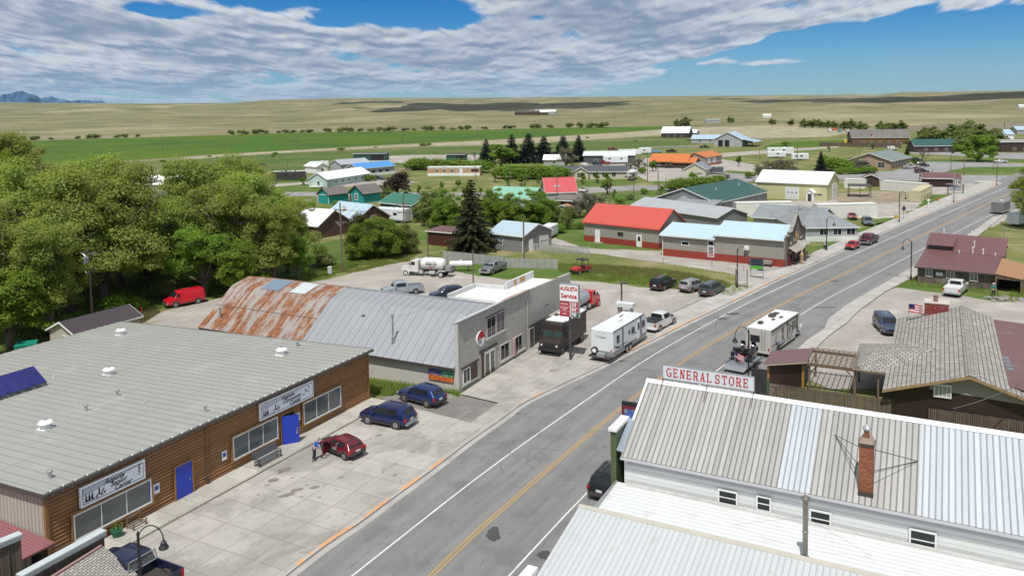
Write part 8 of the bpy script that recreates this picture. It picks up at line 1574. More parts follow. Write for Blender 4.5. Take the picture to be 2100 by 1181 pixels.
r=car('van','parked_van','white van under the big trees by the lane','van',WHI); putc(r,303,524,250,.03); r=car('van','parked_van','white van parked behind the post office','van',WHI); putc(r,1830,308,100,.03)
for (k,px,py,dg,c,l) in (('sedan',1203,341,95,(.6,.58,.52),'white old sedan parked in front of the long white roofed building'),('suv',1273,364,200,(.03,.01,.015),'dark maroon SUV beside the travel trailer and cream home'),('sedan',1197,394,200,WHI,'white car beside the red roofed house'),('sedan',2052,334,95,WHI,'white car driving past the round willow'),('suv',1878,331,100,(.015,.025,.06),'navy SUV at the side wall of the post office'),('suv',1892,342,110,(.015,.015,.02),'black SUV parked beside the silver pickup at the post office'),('suv',1890,355,100,(.06,.02,.025),'dark SUV in front of the maroon log shelter'),('suv',776,369,100,(.03,.04,.06),'dark SUV at the end of the mint house'),('hatch',1748,449,195,(.35,.03,.05),'red car tail showing beyond the white trailer box'),('sedan',1462,436,118,(.2,.25,.33),'pale blue car beside the red truck')):
    putc(car(k,'parked_car',l,'car',c,detail=False),px,py,dg,.08)
for (px,py,dg,c,l) in ((1776,356,280,(.02,.04,.16),'blue pickup in front of the post office bushes'),(1867,346,275,(.42,.41,.37),'silver pickup at the front of the post office'),(1492,441,118,(.16,.015,.02),'dark red flatbed truck behind the grey building'),(1222,340,280,(.03,.045,.09),'dark blue pickup beside the white old sedan'),(1238,338,280,(.3,.02,.02),'red pickup left of the fifth wheel trailer'),(1345,314,95,(.20,.42,.60),'pale blue pickup at the field edge'),(1377,313,95,(.015,.02,.02),'black pickup at the field edge right of the pale blue one'),(1256,308,95,(.2,.04,.04),'old red truck at the field edge'),(1427,352,110,(.4,.4,.4),'white pickup towing the dark horse trailer'),(1445,304,100,(.05,.05,.05),'dark tractor like truck in front of the stable')):
    putc(pickup('parked_pickup',l,c,crew=False),px,py,dg,.08)
# junk row by the lodge and homestead trailers
rnd=random.Random(11)
YL=((.5,.33,.03),(.6,.6,.58),(.55,.10,.06),(.05,.2,.3),(.6,.6,.58),(.4,.2,.05))
def junk(px,py,lab,cl,w=2.,h=1.6): r=empty('yard_machine',G(px,py,.03),R(rnd.uniform(0,180)),lab,'machine'); m=MB(); m.extr([(-w,-.8,.4),(w,-.8,.4),(w*.9,-.8,h*.6),(w*.2,-.8,h*.65),(w*.1,-.8,h),(-w*.5,-.8,h),(-w*.9,-.8,h*.7)],(0,1.6,0)); m.build('body',pm('machine %s'%(cl,),cl,.5,.2,2),r); [wheel(r,x*w,s*.85,.4,.25,simple=True) for x in(-.6,.6) for s in(-1,1)]
for i,(px,py,lab) in enumerate(((1732,294,'yellow machine left of the log lodge'),(1700,270,'white vehicle at the left of the scrap row'),(1712,268,'red vehicle in the scrap row beyond the lodge'),(1722,271,'blue vehicle in the scrap row beyond the lodge'),(1738,272,'white vehicle at the right of the scrap row'),(1836,296,'orange machine right of the log lodge'),(1818,294,'yellow machine at the porch of the log lodge'),(1846,296,'white machine farthest right of the log lodge'))): junk(px,py,lab,(YL[0],YL[1],YL[2],YL[3],YL[4],YL[5],YL[0],YL[1])[i],2.4,2.2)
for i,(px,py,w,lab) in enumerate(((1470,250,16,'white trailer, leftmost of the far homestead row'),(1486,249,20,'white trailer in the middle of the far homestead row'),(1500,248.5,14,'white trailer at the right of the far homestead row'))): boxtrailer(lab,px,py,95,w,3,3.4)
# ================================================================ people and horses
def skinmesh(name,joints,edges,mat,parent,sub=1,root=0):
    me=bpy.data.meshes.new(name); me.from_pydata([j[:3] for j in joints],edges,[]); me.update(); o=bpy.data.objects.new(name,me); link(o,parent); md=o.modifiers.new('s','SKIN'); 
    if not me.skin_vertices: 
        bpy.context.view_layer.objects.active=o
    for i,j in enumerate(joints):
        v=me.skin_vertices[0].data[i]; rr=j[3] if hasattr(j[3],'__len__') else (j[3],j[3]); v.radius=rr; v.use_root=(i==root)
    o.modifiers.new('u','SUBSURF').levels=sub; o.modifiers['u'].render_levels=sub; md.use_smooth_shade=True; me.materials.append(mat); return o
def person(label,loc,rz,shirt,trousers,skin=(.50,.30,.22),hair=(.45,.43,.40),lean=.18,hat=False,s=1.0,arm=(.35,.35)):
    r=empty('person',loc,rz,label,'person'); r.scale=(s,)*3; SK=pm('skin',skin,.6,.05,8); SH=pm('cloth %s'%(shirt,),shirt,.85,.15,6); TR=pm('cloth %s'%(trousers,),trousers,.85,.15,6)
    L=lean; hip=(0,0,.90); ch=(L*.8,0,1.28); nk=(L*1.1,0,1.47); hd=(L*1.35,0,1.60)
    J=[(*hip,(.13,.10)),(L*.4,0,1.08,(.135,.10)),(*ch,(.165,.11)),(*nk,.06),(hd[0]+.0,0,1.60,.085),(hd[0]+.015,0,1.69,.09),(.0,.10,.86,.095),(.06,.11,.48,.068),(-.01,.12,.10,.05),(.12,.12,.04,.045),(0,-.10,.86,.095),(-.02,-.11,.48,.068),(-.10,-.12,.10,.05),(.04,-.12,.04,.045),(ch[0],.20,1.38,.062),(ch[0]+arm[0]*.3,.27,1.12,.045),(ch[0]+arm[0],.25,.98,.032),(ch[0]+arm[0]+.07,.25,.95,.034),(ch[0],-.20,1.38,.062),(ch[0]+arm[1]*.25,-.28,1.12,.045),(ch[0]+arm[1]*.8,-.24,.94,.032),(ch[0]+arm[1]*.8+.07,-.24,.91,.034)]
    E=[(0,1),(1,2),(2,3),(3,4),(4,5),(0,6),(6,7),(7,8),(8,9),(0,10),(10,11),(11,12),(12,13),(2,14),(14,15),(15,16),(16,17),(2,18),(18,19),(19,20),(20,21)]
    skinmesh('body',J,E,SK,r,1)
    T=[(0,0,.93,(.145,.115)),(L*.4,0,1.08,(.15,.115)),(ch[0],0,1.28,(.182,.125)),(ch[0]+.02,0,1.41,(.10,.08)),(ch[0],.20,1.38,.078),(ch[0]+arm[0]*.3,.27,1.12,.060),(ch[0]+arm[0]*.85,.25,.99,.046),(ch[0],-.20,1.38,.078),(ch[0]+arm[1]*.25,-.28,1.12,.06),(ch[0]+arm[1]*.7,-.245,.96,.046)]; skinmesh('shirt',T,[(0,1),(1,2),(2,3),(2,4),(4,5),(5,6),(2,7),(7,8),(8,9)],SH,r,1)
    T=[(0,0,.95,(.14,.11)),(0,.10,.84,.108),(.06,.11,.48,.083),(-.01,.12,.12,.068),(0,-.10,.84,.108),(-.02,-.11,.48,.083),(-.10,-.12,.12,.068)]; skinmesh('trousers',T,[(0,1),(1,2),(2,3),(0,4),(4,5),(5,6)],TR,r,1)
    m=MB(); m.lathe([(.085,0),(.105,.03),(.10,.08),(.07,.12),(.02,.135)],12,(hd[0]-.005,0,1.665)); m.build('hair',pm('hair %s'%(hair,),hair,.8,.1,8) if not hat else WHITE,r)
    if hat: MB().lathe([(.17,0),(.17,.015)],14,(hd[0],0,1.70)).build('hat_brim',WHITE,r)
    m=MB(); m.tube((hd[0]+.085,0,1.63),(hd[0]+.115,0,1.61),.018,.012,6); m.build('nose',SK,r); m=MB()
    for y in (-.035,.035): m.cb((hd[0]+.088,y,1.655),(.012,.022,.012))
    m.cb((hd[0]+.088,0,1.575),(.01,.05,.01)); m.build('face_features',pm('dark eye',(.05,.03,.03),.5,.1,5),r)
    for y in (.12,-.12):
        x=.06 if y>0 else -.02; MB().cb((x,y,.045),(.27,.1,.09)).build('shoe',BLACKM,r,bevel=.03)
    for sd,ax in ((1,arm[0]),(-1,arm[1]*.8)):
        hxp=ch[0]+ax+.07; z0=.95 if sd>0 else .91; m=MB()
        for k in range(4): m.path([(hxp,sd*.25-.024+.016*k,z0),(hxp+.04,sd*.25-.024+.016*k,z0-.02),(hxp+.045-.006*abs(k-1),sd*.25-.024+.016*k,z0-.055)],.0085,5)
        m.path([(hxp-.02,sd*.25-sd*.03,z0),(hxp+.02,sd*.25-sd*.05,z0-.02)],.010,5); m.build('fingers',SK,r)
    return r
person('person in bright blue shirt and dark trousers leaning to the open car door',G(645,943,.2),R(10),(.015,.09,.42),(.012,.016,.035),lean=.26,arm=(.42,.25))
person('person in a green top and white hat at the porch of the rustic bar',G(2037,608,.03),R(-100),(.02,.22,.16),(.02,.02,.03),lean=.05,hat=True,arm=(.2,.2)); person('person in a pale blue top beside the street lamp left of the grey house',G(1691,513,.05),R(-70),(.35,.48,.62),(.03,.03,.035),lean=.15,hat=True,arm=(.3,.3))
r=empty('walking_cane',G(641,948,.2),0,'thin cane under the hand of the person in blue','cane'); MB().path([(0,0,0),(.12,.02,.85),(.2,.03,.88)],.014,5).build('shaft',DARKT,r)
def horse(label,px,py,deg,graze=False,s=1.3):
    r=empty('horse',G(px,py,.03),R(90-deg),label,'horse','horses grazing in the pasture'); r.scale=(s,)*3; HB=pm('brown horse coat',(.06,.028,.016),.7,.2,2); hz_=.55 if graze else 1.55
    J=[(-.55,0,1.12,(.25,.26)),(0,0,1.08,(.24,.27)),(.5,0,1.12,(.22,.27)),(.8,0,1.25 if not graze else 1.0,(.12,.17)),(1.08,0,1.5 if not graze else .6,(.08,.10)),(1.22,0,1.5 if not graze else .35,(.07,.09)),(1.45,0,1.32 if not graze else .12,.055)]; E=[(0,1),(1,2),(2,3),(3,4),(4,5),(5,6)]
    for s_,x,fr in ((1,-.62,0),(-1,-.62,0),(1,.52,1),(-1,.52,1)):
        b=len(J); J += ([(x,s_*.15,.85,.13),(x+.1,s_*.15,.72,.085),(x-.12,s_*.15,.48,.055),(x-.04,s_*.15,.1,.04),(x+.02,s_*.15,.03,.05)] if not fr else [(x,s_*.14,.85,.1),(x,s_*.14,.6,.065),(x+.01,s_*.14,.45,.05),(x,s_*.14,.1,.038),(x+.04,s_*.14,.03,.05)]); E += [(0 if not fr else 2,b)]+[(b+i,b+i+1) for i in range(4)]
    skinmesh('body',J,E,HB,r,1); m=MB(); m.path([(-.8,0,1.25),(-.95,0,1.0),(-.98,0,.55)],[.05,.06,.02],6); m.build('tail',BLACKM,r); return r
horse('brown horse standing behind the black motorhome, left of the pair',527,343,95,True); horse('brown horse facing left, right of the pair behind the black motorhome',540,343,270,False); horse('dark horse alone in the middle of the pasture',1303,292,95,True); horse('dark horse grazing left of the stable',1413,292,95,True)
# ================================================================ trees
import numpy as np
def leafmat(key,c1,c2,c3):
    m=bpy.data.materials.new(key); m.use_nodes=True; nt=m.node_tree; nt.nodes.clear(); t=NT(nt); out=t.n('ShaderNodeOutputMaterial'); b=t.n('ShaderNodeBsdfPrincipled'); b.inputs['Roughness'].default_value=.55; b.inputs['Specular IOR Level'].default_value=.25
    oc=t.n('ShaderNodeTexCoord').outputs['Object']; gi=t.n('ShaderNodeNewGeometry').outputs['Random Per Island']; c=t.mix(t.ramp(t.noise(oc,.45,3,.6),.38,.62),c1,c2); c=t.mix(t.m('MULTIPLY',gi,.55),c,c3)
    ri=t.n('ShaderNodeObjectInfo').outputs['Random']; hs=t.n('ShaderNodeHueSaturation'); t.L.new(c,hs.inputs['Color']); t.L.new(t.m('ADD',.485,t.m('MULTIPLY',ri,.03)),hs.inputs['Hue']); t.L.new(t.m('ADD',.85,t.m('MULTIPLY',ri,.3)),hs.inputs['Value']); c=hs.outputs[0]
    t.L.new(c,b.inputs['Base Color']); tr=t.n('ShaderNodeBsdfTranslucent'); t.L.new(t.mix(1.0,c,(1.25,1.3,.6),'MULTIPLY'),tr.inputs[0]); mx=t.n('ShaderNodeMixShader'); mx.inputs[0].default_value=.45; t.L.new(b.outputs[0],mx.inputs[1]); t.L.new(tr.outputs[0],mx.inputs[2]); t.L.new(mx.outputs[0],out.inputs[0]); return m
LF=dict(willow=leafmat('yellow green willow leaves',(.27,.32,.062),(.19,.25,.045),(.35,.39,.11)),green=leafmat('fresh green leaves',(.13,.235,.024),(.18,.28,.034),(.25,.33,.05)),dark=leafmat('dark spruce needles',(.065,.088,.036),(.085,.105,.042),(.13,.14,.06)),blue=leafmat('blue spruce needles',(.028,.048,.04),(.038,.06,.05),(.05,.075,.062)),olive=leafmat('olive green leaves',(.19,.225,.06),(.14,.18,.048),(.26,.28,.10)),purple=leafmat('dark plum leaves',(.07,.045,.035),(.05,.04,.03),(.11,.08,.06)),grey=leafmat('pale budding twigs',(.19,.18,.13),(.14,.14,.09),(.26,.25,.20)),brown=leafmat('bronze green conifer',(.10,.09,.025),(.07,.07,.02),(.14,.12,.04)))
BARK=pm('rough grey bark',(.12,.10,.08),.95,.3,2,bump=.02); BARKW=pm('pale dead bark',(.42,.39,.34),.9,.2,2)
def leafmesh(name,centers,normals_out,size,rng,mat,aspect=.55,up=.0):
    n=len(centers); d=rng.normal(size=(n,3)); d/=np.linalg.norm(d,axis=1)[:,None]; nrm=normals_out*.75+d*.75+np.array([0,0,up]); nrm/=np.linalg.norm(nrm,axis=1)[:,None]+1e-9
    u=np.cross(nrm,rng.normal(size=(n,3))); u/=np.linalg.norm(u,axis=1)[:,None]+1e-9; v=np.cross(nrm,u); s=size*(.6+.8*rng.random((n,1)))
    P=np.stack([centers-u*s,centers+v*s*aspect,centers+u*s,centers-v*s*aspect],1).reshape(-1,3)
    me=bpy.data.meshes.new(name); me.vertices.add(4*n); me.vertices.foreach_set('co',P.astype(np.float32).ravel()); me.loops.add(4*n); me.loops.foreach_set('vertex_index',np.arange(4*n,dtype=np.int32)); me.polygons.add(n); me.polygons.foreach_set('loop_start',np.arange(0,4*n,4,dtype=np.int32)); me.polygons.foreach_set('loop_total',np.full(n,4,dtype=np.int32)); me.materials.append(mat); me.update(); me.validate(); return me
def proto(kind,seed,lf,H=10,Wd=9,n=9000,leaf=.2,trunkf=.22,bark=BARK,dead=0,low=0,clumps=None,multi=False,dens=1.0):
    "returns (trunk mesh, crown mesh) of a tree H tall"
    rng=np.random.default_rng(seed); rnd=random.Random(seed); tm=MB(); r=H*.028; cl=[]
    if kind=='round':
        th=H*trunkf; tm.path([(0,0,-.2),(rnd.uniform(-.3,.3),rnd.uniform(-.3,.3),th)],[r*1.25,r],9); nb=(clumps or 16)//2
        for i in range(nb):
            a=2*math.pi*(i*.618+rnd.random()*.15); e=rnd.uniform(0,1.0)**.8; rad=Wd/2*(.30+.62*rnd.random())*(1-.55*e*e); z=th+(H-th)*(.10+.80*e*rnd.uniform(.85,1)); c=Vector((rad*math.cos(a),rad*math.sin(a),min(z,H*.9))); b0=Vector((0,0,th*rnd.uniform(.75,1))); mid=b0.lerp(c,.5)+Vector((rnd.uniform(-.5,.5),rnd.uniform(-.5,.5),rnd.uniform(0,.9)))
            tm.path([b0,mid,c],[r*.62,r*.36,r*.12],6)
            for j in range(6):
                f=rnd.uniform(.35,1.1); b1=mid.lerp(c,min(1,f)); d=Vector((rnd.gauss(0,1),rnd.gauss(0,1),rnd.gauss(.35,.7))).normalized(); c2=b1+d*Wd*rnd.uniform(.07,.20); c2.z=min(c2.z,H*.97); tm.path([b1,b1.lerp(c2,.6)+Vector((0,0,.12)),c2],[r*.2,r*.1,r*.03],4); q=Wd*rnd.uniform(.055,.12); cl.append((c2,q,q*rnd.uniform(.55,.95)))
                if rnd.random()<.5: c3=c2+Vector((rnd.gauss(0,1),rnd.gauss(0,1),rnd.gauss(0,.5)))*q; cl.append((c3,q*.7,q*.5))
        for i in range(low):
            a=rnd.random()*6.28; c=Vector((math.cos(a)*Wd*rnd.uniform(.12,.44),math.sin(a)*Wd*rnd.uniform(.12,.44),H*rnd.uniform(.09,.42))); q=Wd*rnd.uniform(.08,.14); cl.append((c,q,q*.9)); tm.tube((0,0,.1),c,r*.3,r*.06,4)
        if dead:
            for _ in range(dead):
                a=rnd.random()*6.28; b0=Vector((math.cos(a)*Wd*.1,math.sin(a)*Wd*.1,H*rnd.uniform(.5,.7))); tip=b0+Vector((math.cos(a)*rnd.uniform(2,4.2),math.sin(a)*rnd.uniform(2,4.2),rnd.uniform(.8,3.2))); tm.path([b0,b0.lerp(tip,.5)+Vector((.2,.1,.1)),tip],[r*.34,r*.2,r*.05],5)
    elif kind=='bush':
        for i in range(clumps or 10):
            a=rnd.random()*6.28; rad=Wd/2*.68*rnd.random()**.5; z=H*(.35+.4*rnd.random()*(1-rad/Wd)); c=Vector((rad*math.cos(a),rad*math.sin(a),z)); q=Wd*rnd.uniform(.16,.26); cl.append((c,q,min(q,H*.34))); tm.tube((c.x*.2,c.y*.2,-.1),c,r*.4,r*.1,4)
    elif kind=='column':
        tm.tube((0,0,-.1),(0,0,H*.9),r,r*.2,6)
        for i in range(clumps or 14):
            z=H*(.15+.8*i/(clumps or 14)); w=Wd/2*(1-.55*abs(z/H-.45)); a=rnd.random()*6.28; c=Vector((w*.4*math.cos(a),w*.4*math.sin(a),z)); cl.append((c,w*.65,w*.8))
    pts=[];out=[]
    if kind=='spruce':
        tm.tube((0,0,-.2),(0,0,H*.97),r*.85,r*.08,8); tiers=int(H*2.1)
        for i in range(tiers):
            f=i/tiers; z=H*(.06+.92*f); w=Wd/2*(1-f)**.85*(1+.12*rnd.uniform(-1,1))+.12; nb=max(5,int(11*(1-f)+4))
            for k in range(nb):
                a=2*math.pi*(k/nb)+i*1.3+rnd.uniform(-.2,.2); ww=w*rnd.uniform(.6,1.2); m=max(6,int(dens*n/(tiers*nb)*ww/(Wd*.28))); t=rng.random(m)**.7; sag=-.22*ww*t**1.5+.05; sp=(1-t)*.22*ww+.06
                x=t*ww; px_=x*math.cos(a)-rng.normal(size=m)*sp*math.sin(a)*.6; py_=x*math.sin(a)+rng.normal(size=m)*sp*math.cos(a)*.6; pz=z+sag-.35*ww*.4+rng.normal(size=m)*.06-np.abs(rng.normal(size=m))*.10*ww*.5
                pts.append(np.stack([px_,py_,pz],1)); out.append(np.tile(np.array([[math.cos(a)*.4,math.sin(a)*.4,.8]]),(m,1)))
                tm.tube((0,0,z),(ww*.9*math.cos(a),ww*.9*math.sin(a),z-.3*ww),r*.14*(1-f)+.012,.008,3,cap=False)
    else:
        tot=sum(q*q for _,q,_ in cl)
        for c,q,qz in cl:
            m=max(20,int(n*q*q/tot)); d=rng.normal(size=(m,3)); d/=np.linalg.norm(d,axis=1)[:,None]; rad=(.35+.7*rng.random((m,1))**.6)*np.where(rng.random((m,1))<.16,1.45,1.); lump=1+.28*np.sin(d[:,0:1]*7+c.x*3)*np.sin(d[:,1:2]*6+c.y*2)*np.cos(d[:,2:3]*5+c.z)
            p=d*rad*lump*np.array([q,q,qz]); p[:,2]=np.where(p[:,2]<-.55*qz,p[:,2]*.6,p[:,2]); pts.append(p+np.array([c.x,c.y,c.z])); out.append(d)
    P=np.concatenate(pts); O=np.concatenate(out); P[:,2]=np.maximum(P[:,2],.05)
    cm=leafmesh('crown',P,O,leaf,rng,LF[lf],up=.75)
    me=bpy.data.meshes.new('trunk'); me.from_pydata(tm.v,[],tm.f); me.materials.append(bark); me.polygons.foreach_set('use_smooth',[True]*len(me.polygons)); me.update(); return me,cm,H
PR={'cotton1':proto('round',1,'willow',11,11,52000,.11,dead=14,clumps=28),'cotton2':proto('round',2,'willow',11,11,52000,.11,dead=10,clumps=32),'cotton3':proto('round',3,'green',10,9,32000,.13,clumps=26),'will1':proto('round',4,'green',7,7.5,30000,.12,.08,clumps=24,low=34),'will2':proto('round',5,'olive',7,7,28000,.12,.08,clumps=24,low=34),
 'young':proto('round',6,'green',4.5,3.2,2600,.15,.25,clumps=9,low=3),'bush':proto('bush',7,'green',2.5,3.5,2600,.13),'bushd':proto('bush',8,'olive',2.6,3.6,2200,.15),'plum':proto('round',9,'purple',6,8,9000,.17,.1,clumps=22),'spr':proto('spruce',10,'dark',13,7,34000,.15),'sprb':proto('spruce',11,'blue',11,5.4,13000,.19),'sprb2':proto('spruce',12,'blue',10,5.8,13000,.2),'con':proto('column',13,'brown',6,3.4,5000,.15),
 'round':proto('round',14,'green',9,13,22000,.23,.1,clumps=30),'greyt':proto('round',15,'grey',5.5,6,5200,.12,.15,bark=BARK,clumps=16),'far':proto('round',16,'olive',8,9,6000,.32,.1,clumps=16,low=12),'fbush':proto('bush',17,'olive',4,6,900,.42,clumps=7),'decid':proto('round',18,'green',8,5,7000,.19,.2,clumps=14)}
def bare(seed,H,Wd):
    rnd=random.Random(seed); tm=MB()
    def br(p,d,l,r,k):
        q=p+d*l; tm.tube(p,q,r,r*.6,4 if k>1 else 6,cap=False)
        if k<5:
            for _ in range(3 if k<3 else 2): nd=(d+Vector((rnd.uniform(-1,1),rnd.uniform(-1,1),rnd.uniform(-.2,.7)))*.62).normalized(); br(q,nd,l*rnd.uniform(.6,.82),r*.55,k+1)
    for _ in range(4): br(Vector((0,0,0)),Vector((rnd.uniform(-.4,.4),rnd.uniform(-.4,.4),1)).normalized(),H*.26,H*.018,0)
    me=bpy.data.meshes.new('branches'); me.from_pydata(tm.v,[],tm.f); me.materials.append(pm('bare twig bark',(.13,.10,.085),.95,.2,2)); me.update(); return me
BARE=[bare(1,6,5),bare(2,7,5)]
def tree(kind,loc,h,w=None,label='',cat='tree',group=None,name='tree',seed=0):
    t,c,H=PR[kind]; r=empty(name,loc,random.Random(seed+int(loc[0]*7)).uniform(0,6.28),label,cat,group); s=h/H; sx=s if w is None else w; r.scale=(sx,sx,s)
    for nm,me in (('trunk',t),('crown',c)): o=bpy.data.objects.new(nm,me); link(o,r)
    return r
def T(kind,px,pb_,pt,label,group=None,name='tree',cat='tree',wf=1.0,z=0):
    "tree whose foot is at the photo point and whose top reaches image row pt"
    if pb_<262:
        r_=ray(px,pb_); k=500
        while k<9000:
            g=Vector((0,0,CH))+r_*k
            if g.z<=terrain_z(g.x,g.y): break
            k+=6
        zz=g.z; g=Vector((g.x,g.y,0))
    else: g=G(px,pb_,0); zz=0
    lo=hz(g,pt)-zz; h=max(.6,lo); H=PR[kind][2]; return tree(kind,(g.x,g.y,zz),h,h/H*wf,label,cat,group,name,seed=int(px*3+pb_))
# the big trees at the left
BG='big cottonwoods at the left'
n=0
rows=((40,640,395,'cotton2',1.0),(-60,700,430,'cotton1',1.1),(100,690,455,'cotton1',.95),(20,720,520,'cotton3',1.0),(150,640,340,'cotton2',1.1),(215,630,345,'cotton1',1.0),(130,600,330,'cotton1',1.1),(60,600,340,'cotton2',1.0),(-30,590,345,'cotton1',1.2),(250,590,350,'cotton2',1.0),(310,580,400,'cotton1',.9),(205,560,345,'cotton2',1.0),(420,610,440,'cotton3',.95),(360,585,395,'cotton2',.8),(470,590,380,'cotton1',1.0),(520,560,345,'cotton2',1.05),(440,540,325,'cotton1',1.05),(500,500,320,'cotton2',.9),(560,585,420,'cotton1',.85),(590,560,400,'cotton2',.8),(395,540,350,'cotton2',.9),(610,575,470,'cotton3',.7),(330,540,385,'cotton3',.8),(480,615,470,'cotton3',.85))
WORD=('in the row nearest the log building roof','at the far left edge, low','left of the utility pole with transformer','in the lower left corner of the grove','with forked dark trunk behind the transformer pole','right of the transformer pole','behind the transformer pole with pale dead limbs','near the left edge, above the pole top','tall crown at the left edge','between the pole and the red van','above the white van under the trees','at the back of the grove over the slate roof','with fresh green crown behind the red van','left of the fresh green tree','in front of the white roofed brown house','hiding the black motorhome','reaching highest beside the two horses','at the back right of the grove','at the right end of the grove beside the lawn','overhanging the white metal roof','in the middle of the grove','smaller green one at the right end by the utility box','over the lane behind the red van','behind the rusted end of the barrel roof')
for i,(px,pb_,pt,k,wf) in enumerate(rows): T(k,px,pb_,pt,'big leafy tree '+WORD[i],BG,'cottonwood_tree',wf=wf)
T('cotton2',10,460,262,'tall dark green tree rising above all others at the left edge',None,'cottonwood_tree',wf=.95); T('cotton3',-30,470,285,'tall tree cut by the left edge behind the grove',None,'cottonwood_tree',wf=.9)
for px,pb_,pt,k,l in ((235,648,600,'bush','bright green bush right of the transformer pole'),(160,668,635,'bush','yellow green bush left of the pole foot'),(270,640,606,'bush','green bush beside the red hydrant'),(205,665,632,'bushd','olive bush at the foot of the transformer pole'),(50,700,660,'bushd','dark bush under the big trees at the left'),(115,690,650,'bushd','dark bush beside the garden shed'),(540,600,560,'bush','green bush behind the rusted roof'),(660,545,515,'bushd','small shrub on the lawn near the chain link fence'),(400,600,565,'bush','green bush beside the rear of the red van'),(340,610,570,'bushd','dark bush behind the red van'),(90,560,500,'bushd','dark undergrowth bush below the grove'),(300,570,530,'bushd','dark undergrowth bush near the white van')): T(k,px,pb_,pt,l,'bushes round the grove','bush','bush',wf=1.3)
for px,pb_,pt,k,wf,l in ((745,530,455,'will1',1.0,'green willow, leftmost of the clump by the small bridge'),(790,528,448,'will1',1.05,'green willow in the middle of the clump by the small bridge'),(830,520,452,'will2',.95,'willow at the right end of the clump beside the utility pole'),(768,500,440,'will2',1.0,'willow at the back of the clump by the small bridge'),(735,500,437,'con',1.2,'bronze green conifer beside the brown brick house'),(722,520,470,'con',1.3,'low bronze conifer in front of the brown brick house'),(895,462,380,'will2',1.1,'willow behind the maroon shed, left of the big spruce'),(925,470,392,'will1',1.0,'willow touching the left of the big spruce'),(872,455,395,'will2',.9,'small willow right of the green roofed garage'),(1020,462,392,'will1',1.0,'willow right of the big spruce above the grey garage'),(1060,468,400,'will1',1.05,'willow behind the grey garage roof'),(1100,465,392,'will1',1.1,'willow in front of the pale green roof'),(1130,462,404,'will2',.9,'willow beside the low shed'),(1160,470,430,'will2',.8,'low willow above the white cargo trailer'),(1003,440,385,'will2',.8,'thin willow behind the top of the big spruce'),(795,420,378,'will2',.75,'round pale shrub beside the green roofed garage'),(1245,400,358,'decid',1.2,'dark green tree in front of the side street'),(1192,380,345,'young',1,'x'),(1338,352,323,'decid',1.1,'bright green tree in front of the orange roofed house'),(1015,374,341,'decid',.9,'pale trunked tree beside the mobile home'),(1030,345,284,'decid',1.9,'green leafy tree at the left of the spruce row'),(1160,345,300,'greyt',.9,'white trunked pollarded tree right of the spruce row'),(1080,372,350,'young',1,'young tree on the lawn in front of the cream home'),(1515,342,314,'decid',.8,'slim tree beside the white campers'),(812,500,470,'will2',.8,'x')):
    if l!='x': T(k,px,pb_,pt,l,None,'willow_tree' if 'will' in k else 'tree',wf=wf)
T('plum',815,402,352,'dark plum leaved tree left of the willows',None,'plum_tree',wf=1.25)
T('spr',968,514,362,'tall dark spruce beside the grey garage',None,'spruce_tree',wf=1.3)
for i,(px,pb_,pt,k,wf) in enumerate(((998,338,283,'sprb',1.6),(1050,335,273,'sprb',1.7),(1084,334,271,'sprb2',1.8),(1116,334,277,'sprb2',1.9),(1155,334,276,'sprb2',1.8),(1187,332,275,'sprb',1.7))): T(k,px,pb_,pt,('blue spruce at the left end of the row of six','blue spruce, second from the left in the row','blue spruce, third from the left in the row','blue spruce, fourth from the left in the row','blue spruce, second from the right in the row','blue spruce at the right end of the row of six')[i],'blue spruces in a row','spruce_tree',wf=wf)
T('sprb2',1683,356,308,'blue spruce behind the yellow workshop',None,'spruce_tree',wf=1.1); T('spr',1860,318,297,'small spruce right of the post office',None,'spruce_tree')
# hedges are rows of separate bushes
k=0
for (x0,y0,x1,y1,hp,n,kd,l) in ((850,348,985,354,27,10,'bush','clipped green hedge behind the mobile home'),(1035,366,1140,368,30,10,'bush','green hedge left of the cream home'),(1385,392,1470,386,28,7,'bush','green hedge beside the side street'),(1725,358,1790,356,16,5,'bush','green bushes in front of the post office'),(1700,350,1730,352,30,3,'bush','tall green shrubs right of the blue spruce')):
    for i in range(n):
        f=i/(n-1); px=x0+(x1-x0)*f; py=y0+(y1-y0)*f; T(kd,px,py,py-hp*(1+.12*math.sin(i*2.3)),'bush of the '+l,l,'hedge_bush','bush',wf=1.35)
for px,pb_,pt,l in ((1205,440,392,'grey budding shrub left of the red roofed building'),(1190,446,405,'grey shrub above the low shed'),(1228,436,398,'grey budding shrub touching the red roof'),(1560,372,336,'pale blossoming shrub left of the yellow workshop'),(1580,366,328,'greyish tree left of the yellow workshop roof'),(1600,364,324,'greyish budding tree behind the yellow workshop, middle'),(1618,362,326,'greyish budding tree behind the yellow workshop, right'),(1310,350,322,'brownish shrub beside the orange roofed house'),(1296,372,352,'pale shrub beside the paved drive'),(1372,345,330,'small shrub right of the orange roofed house'),(1765,355,325,'leafless looking tree left of the post office')): T('greyt',px,pb_,pt,l,None,'budding_tree',wf=1.1)
for j,(px,pb_,pt,l) in enumerate(((1647,478,412,'leafless tree behind the weathered false front'),(1895,338,300,'leafless tree in front of the green roofed building'),(975,330,308,'small leafless tree behind the mobile home'),(1702,350,322,'thin bare tree right of the blue spruce'),(320,372,352,'small pale leafless tree left of the transformer pole'))):
    g=G(px,pb_,0); h=hz(g,pt); r=empty('bare_tree',g,j,l,'tree'); o=bpy.data.objects.new('branches',BARE[j%2]); link(o,r); s=h/(5.6 if j%2==0 else 6.4); r.scale=(s,s,s)
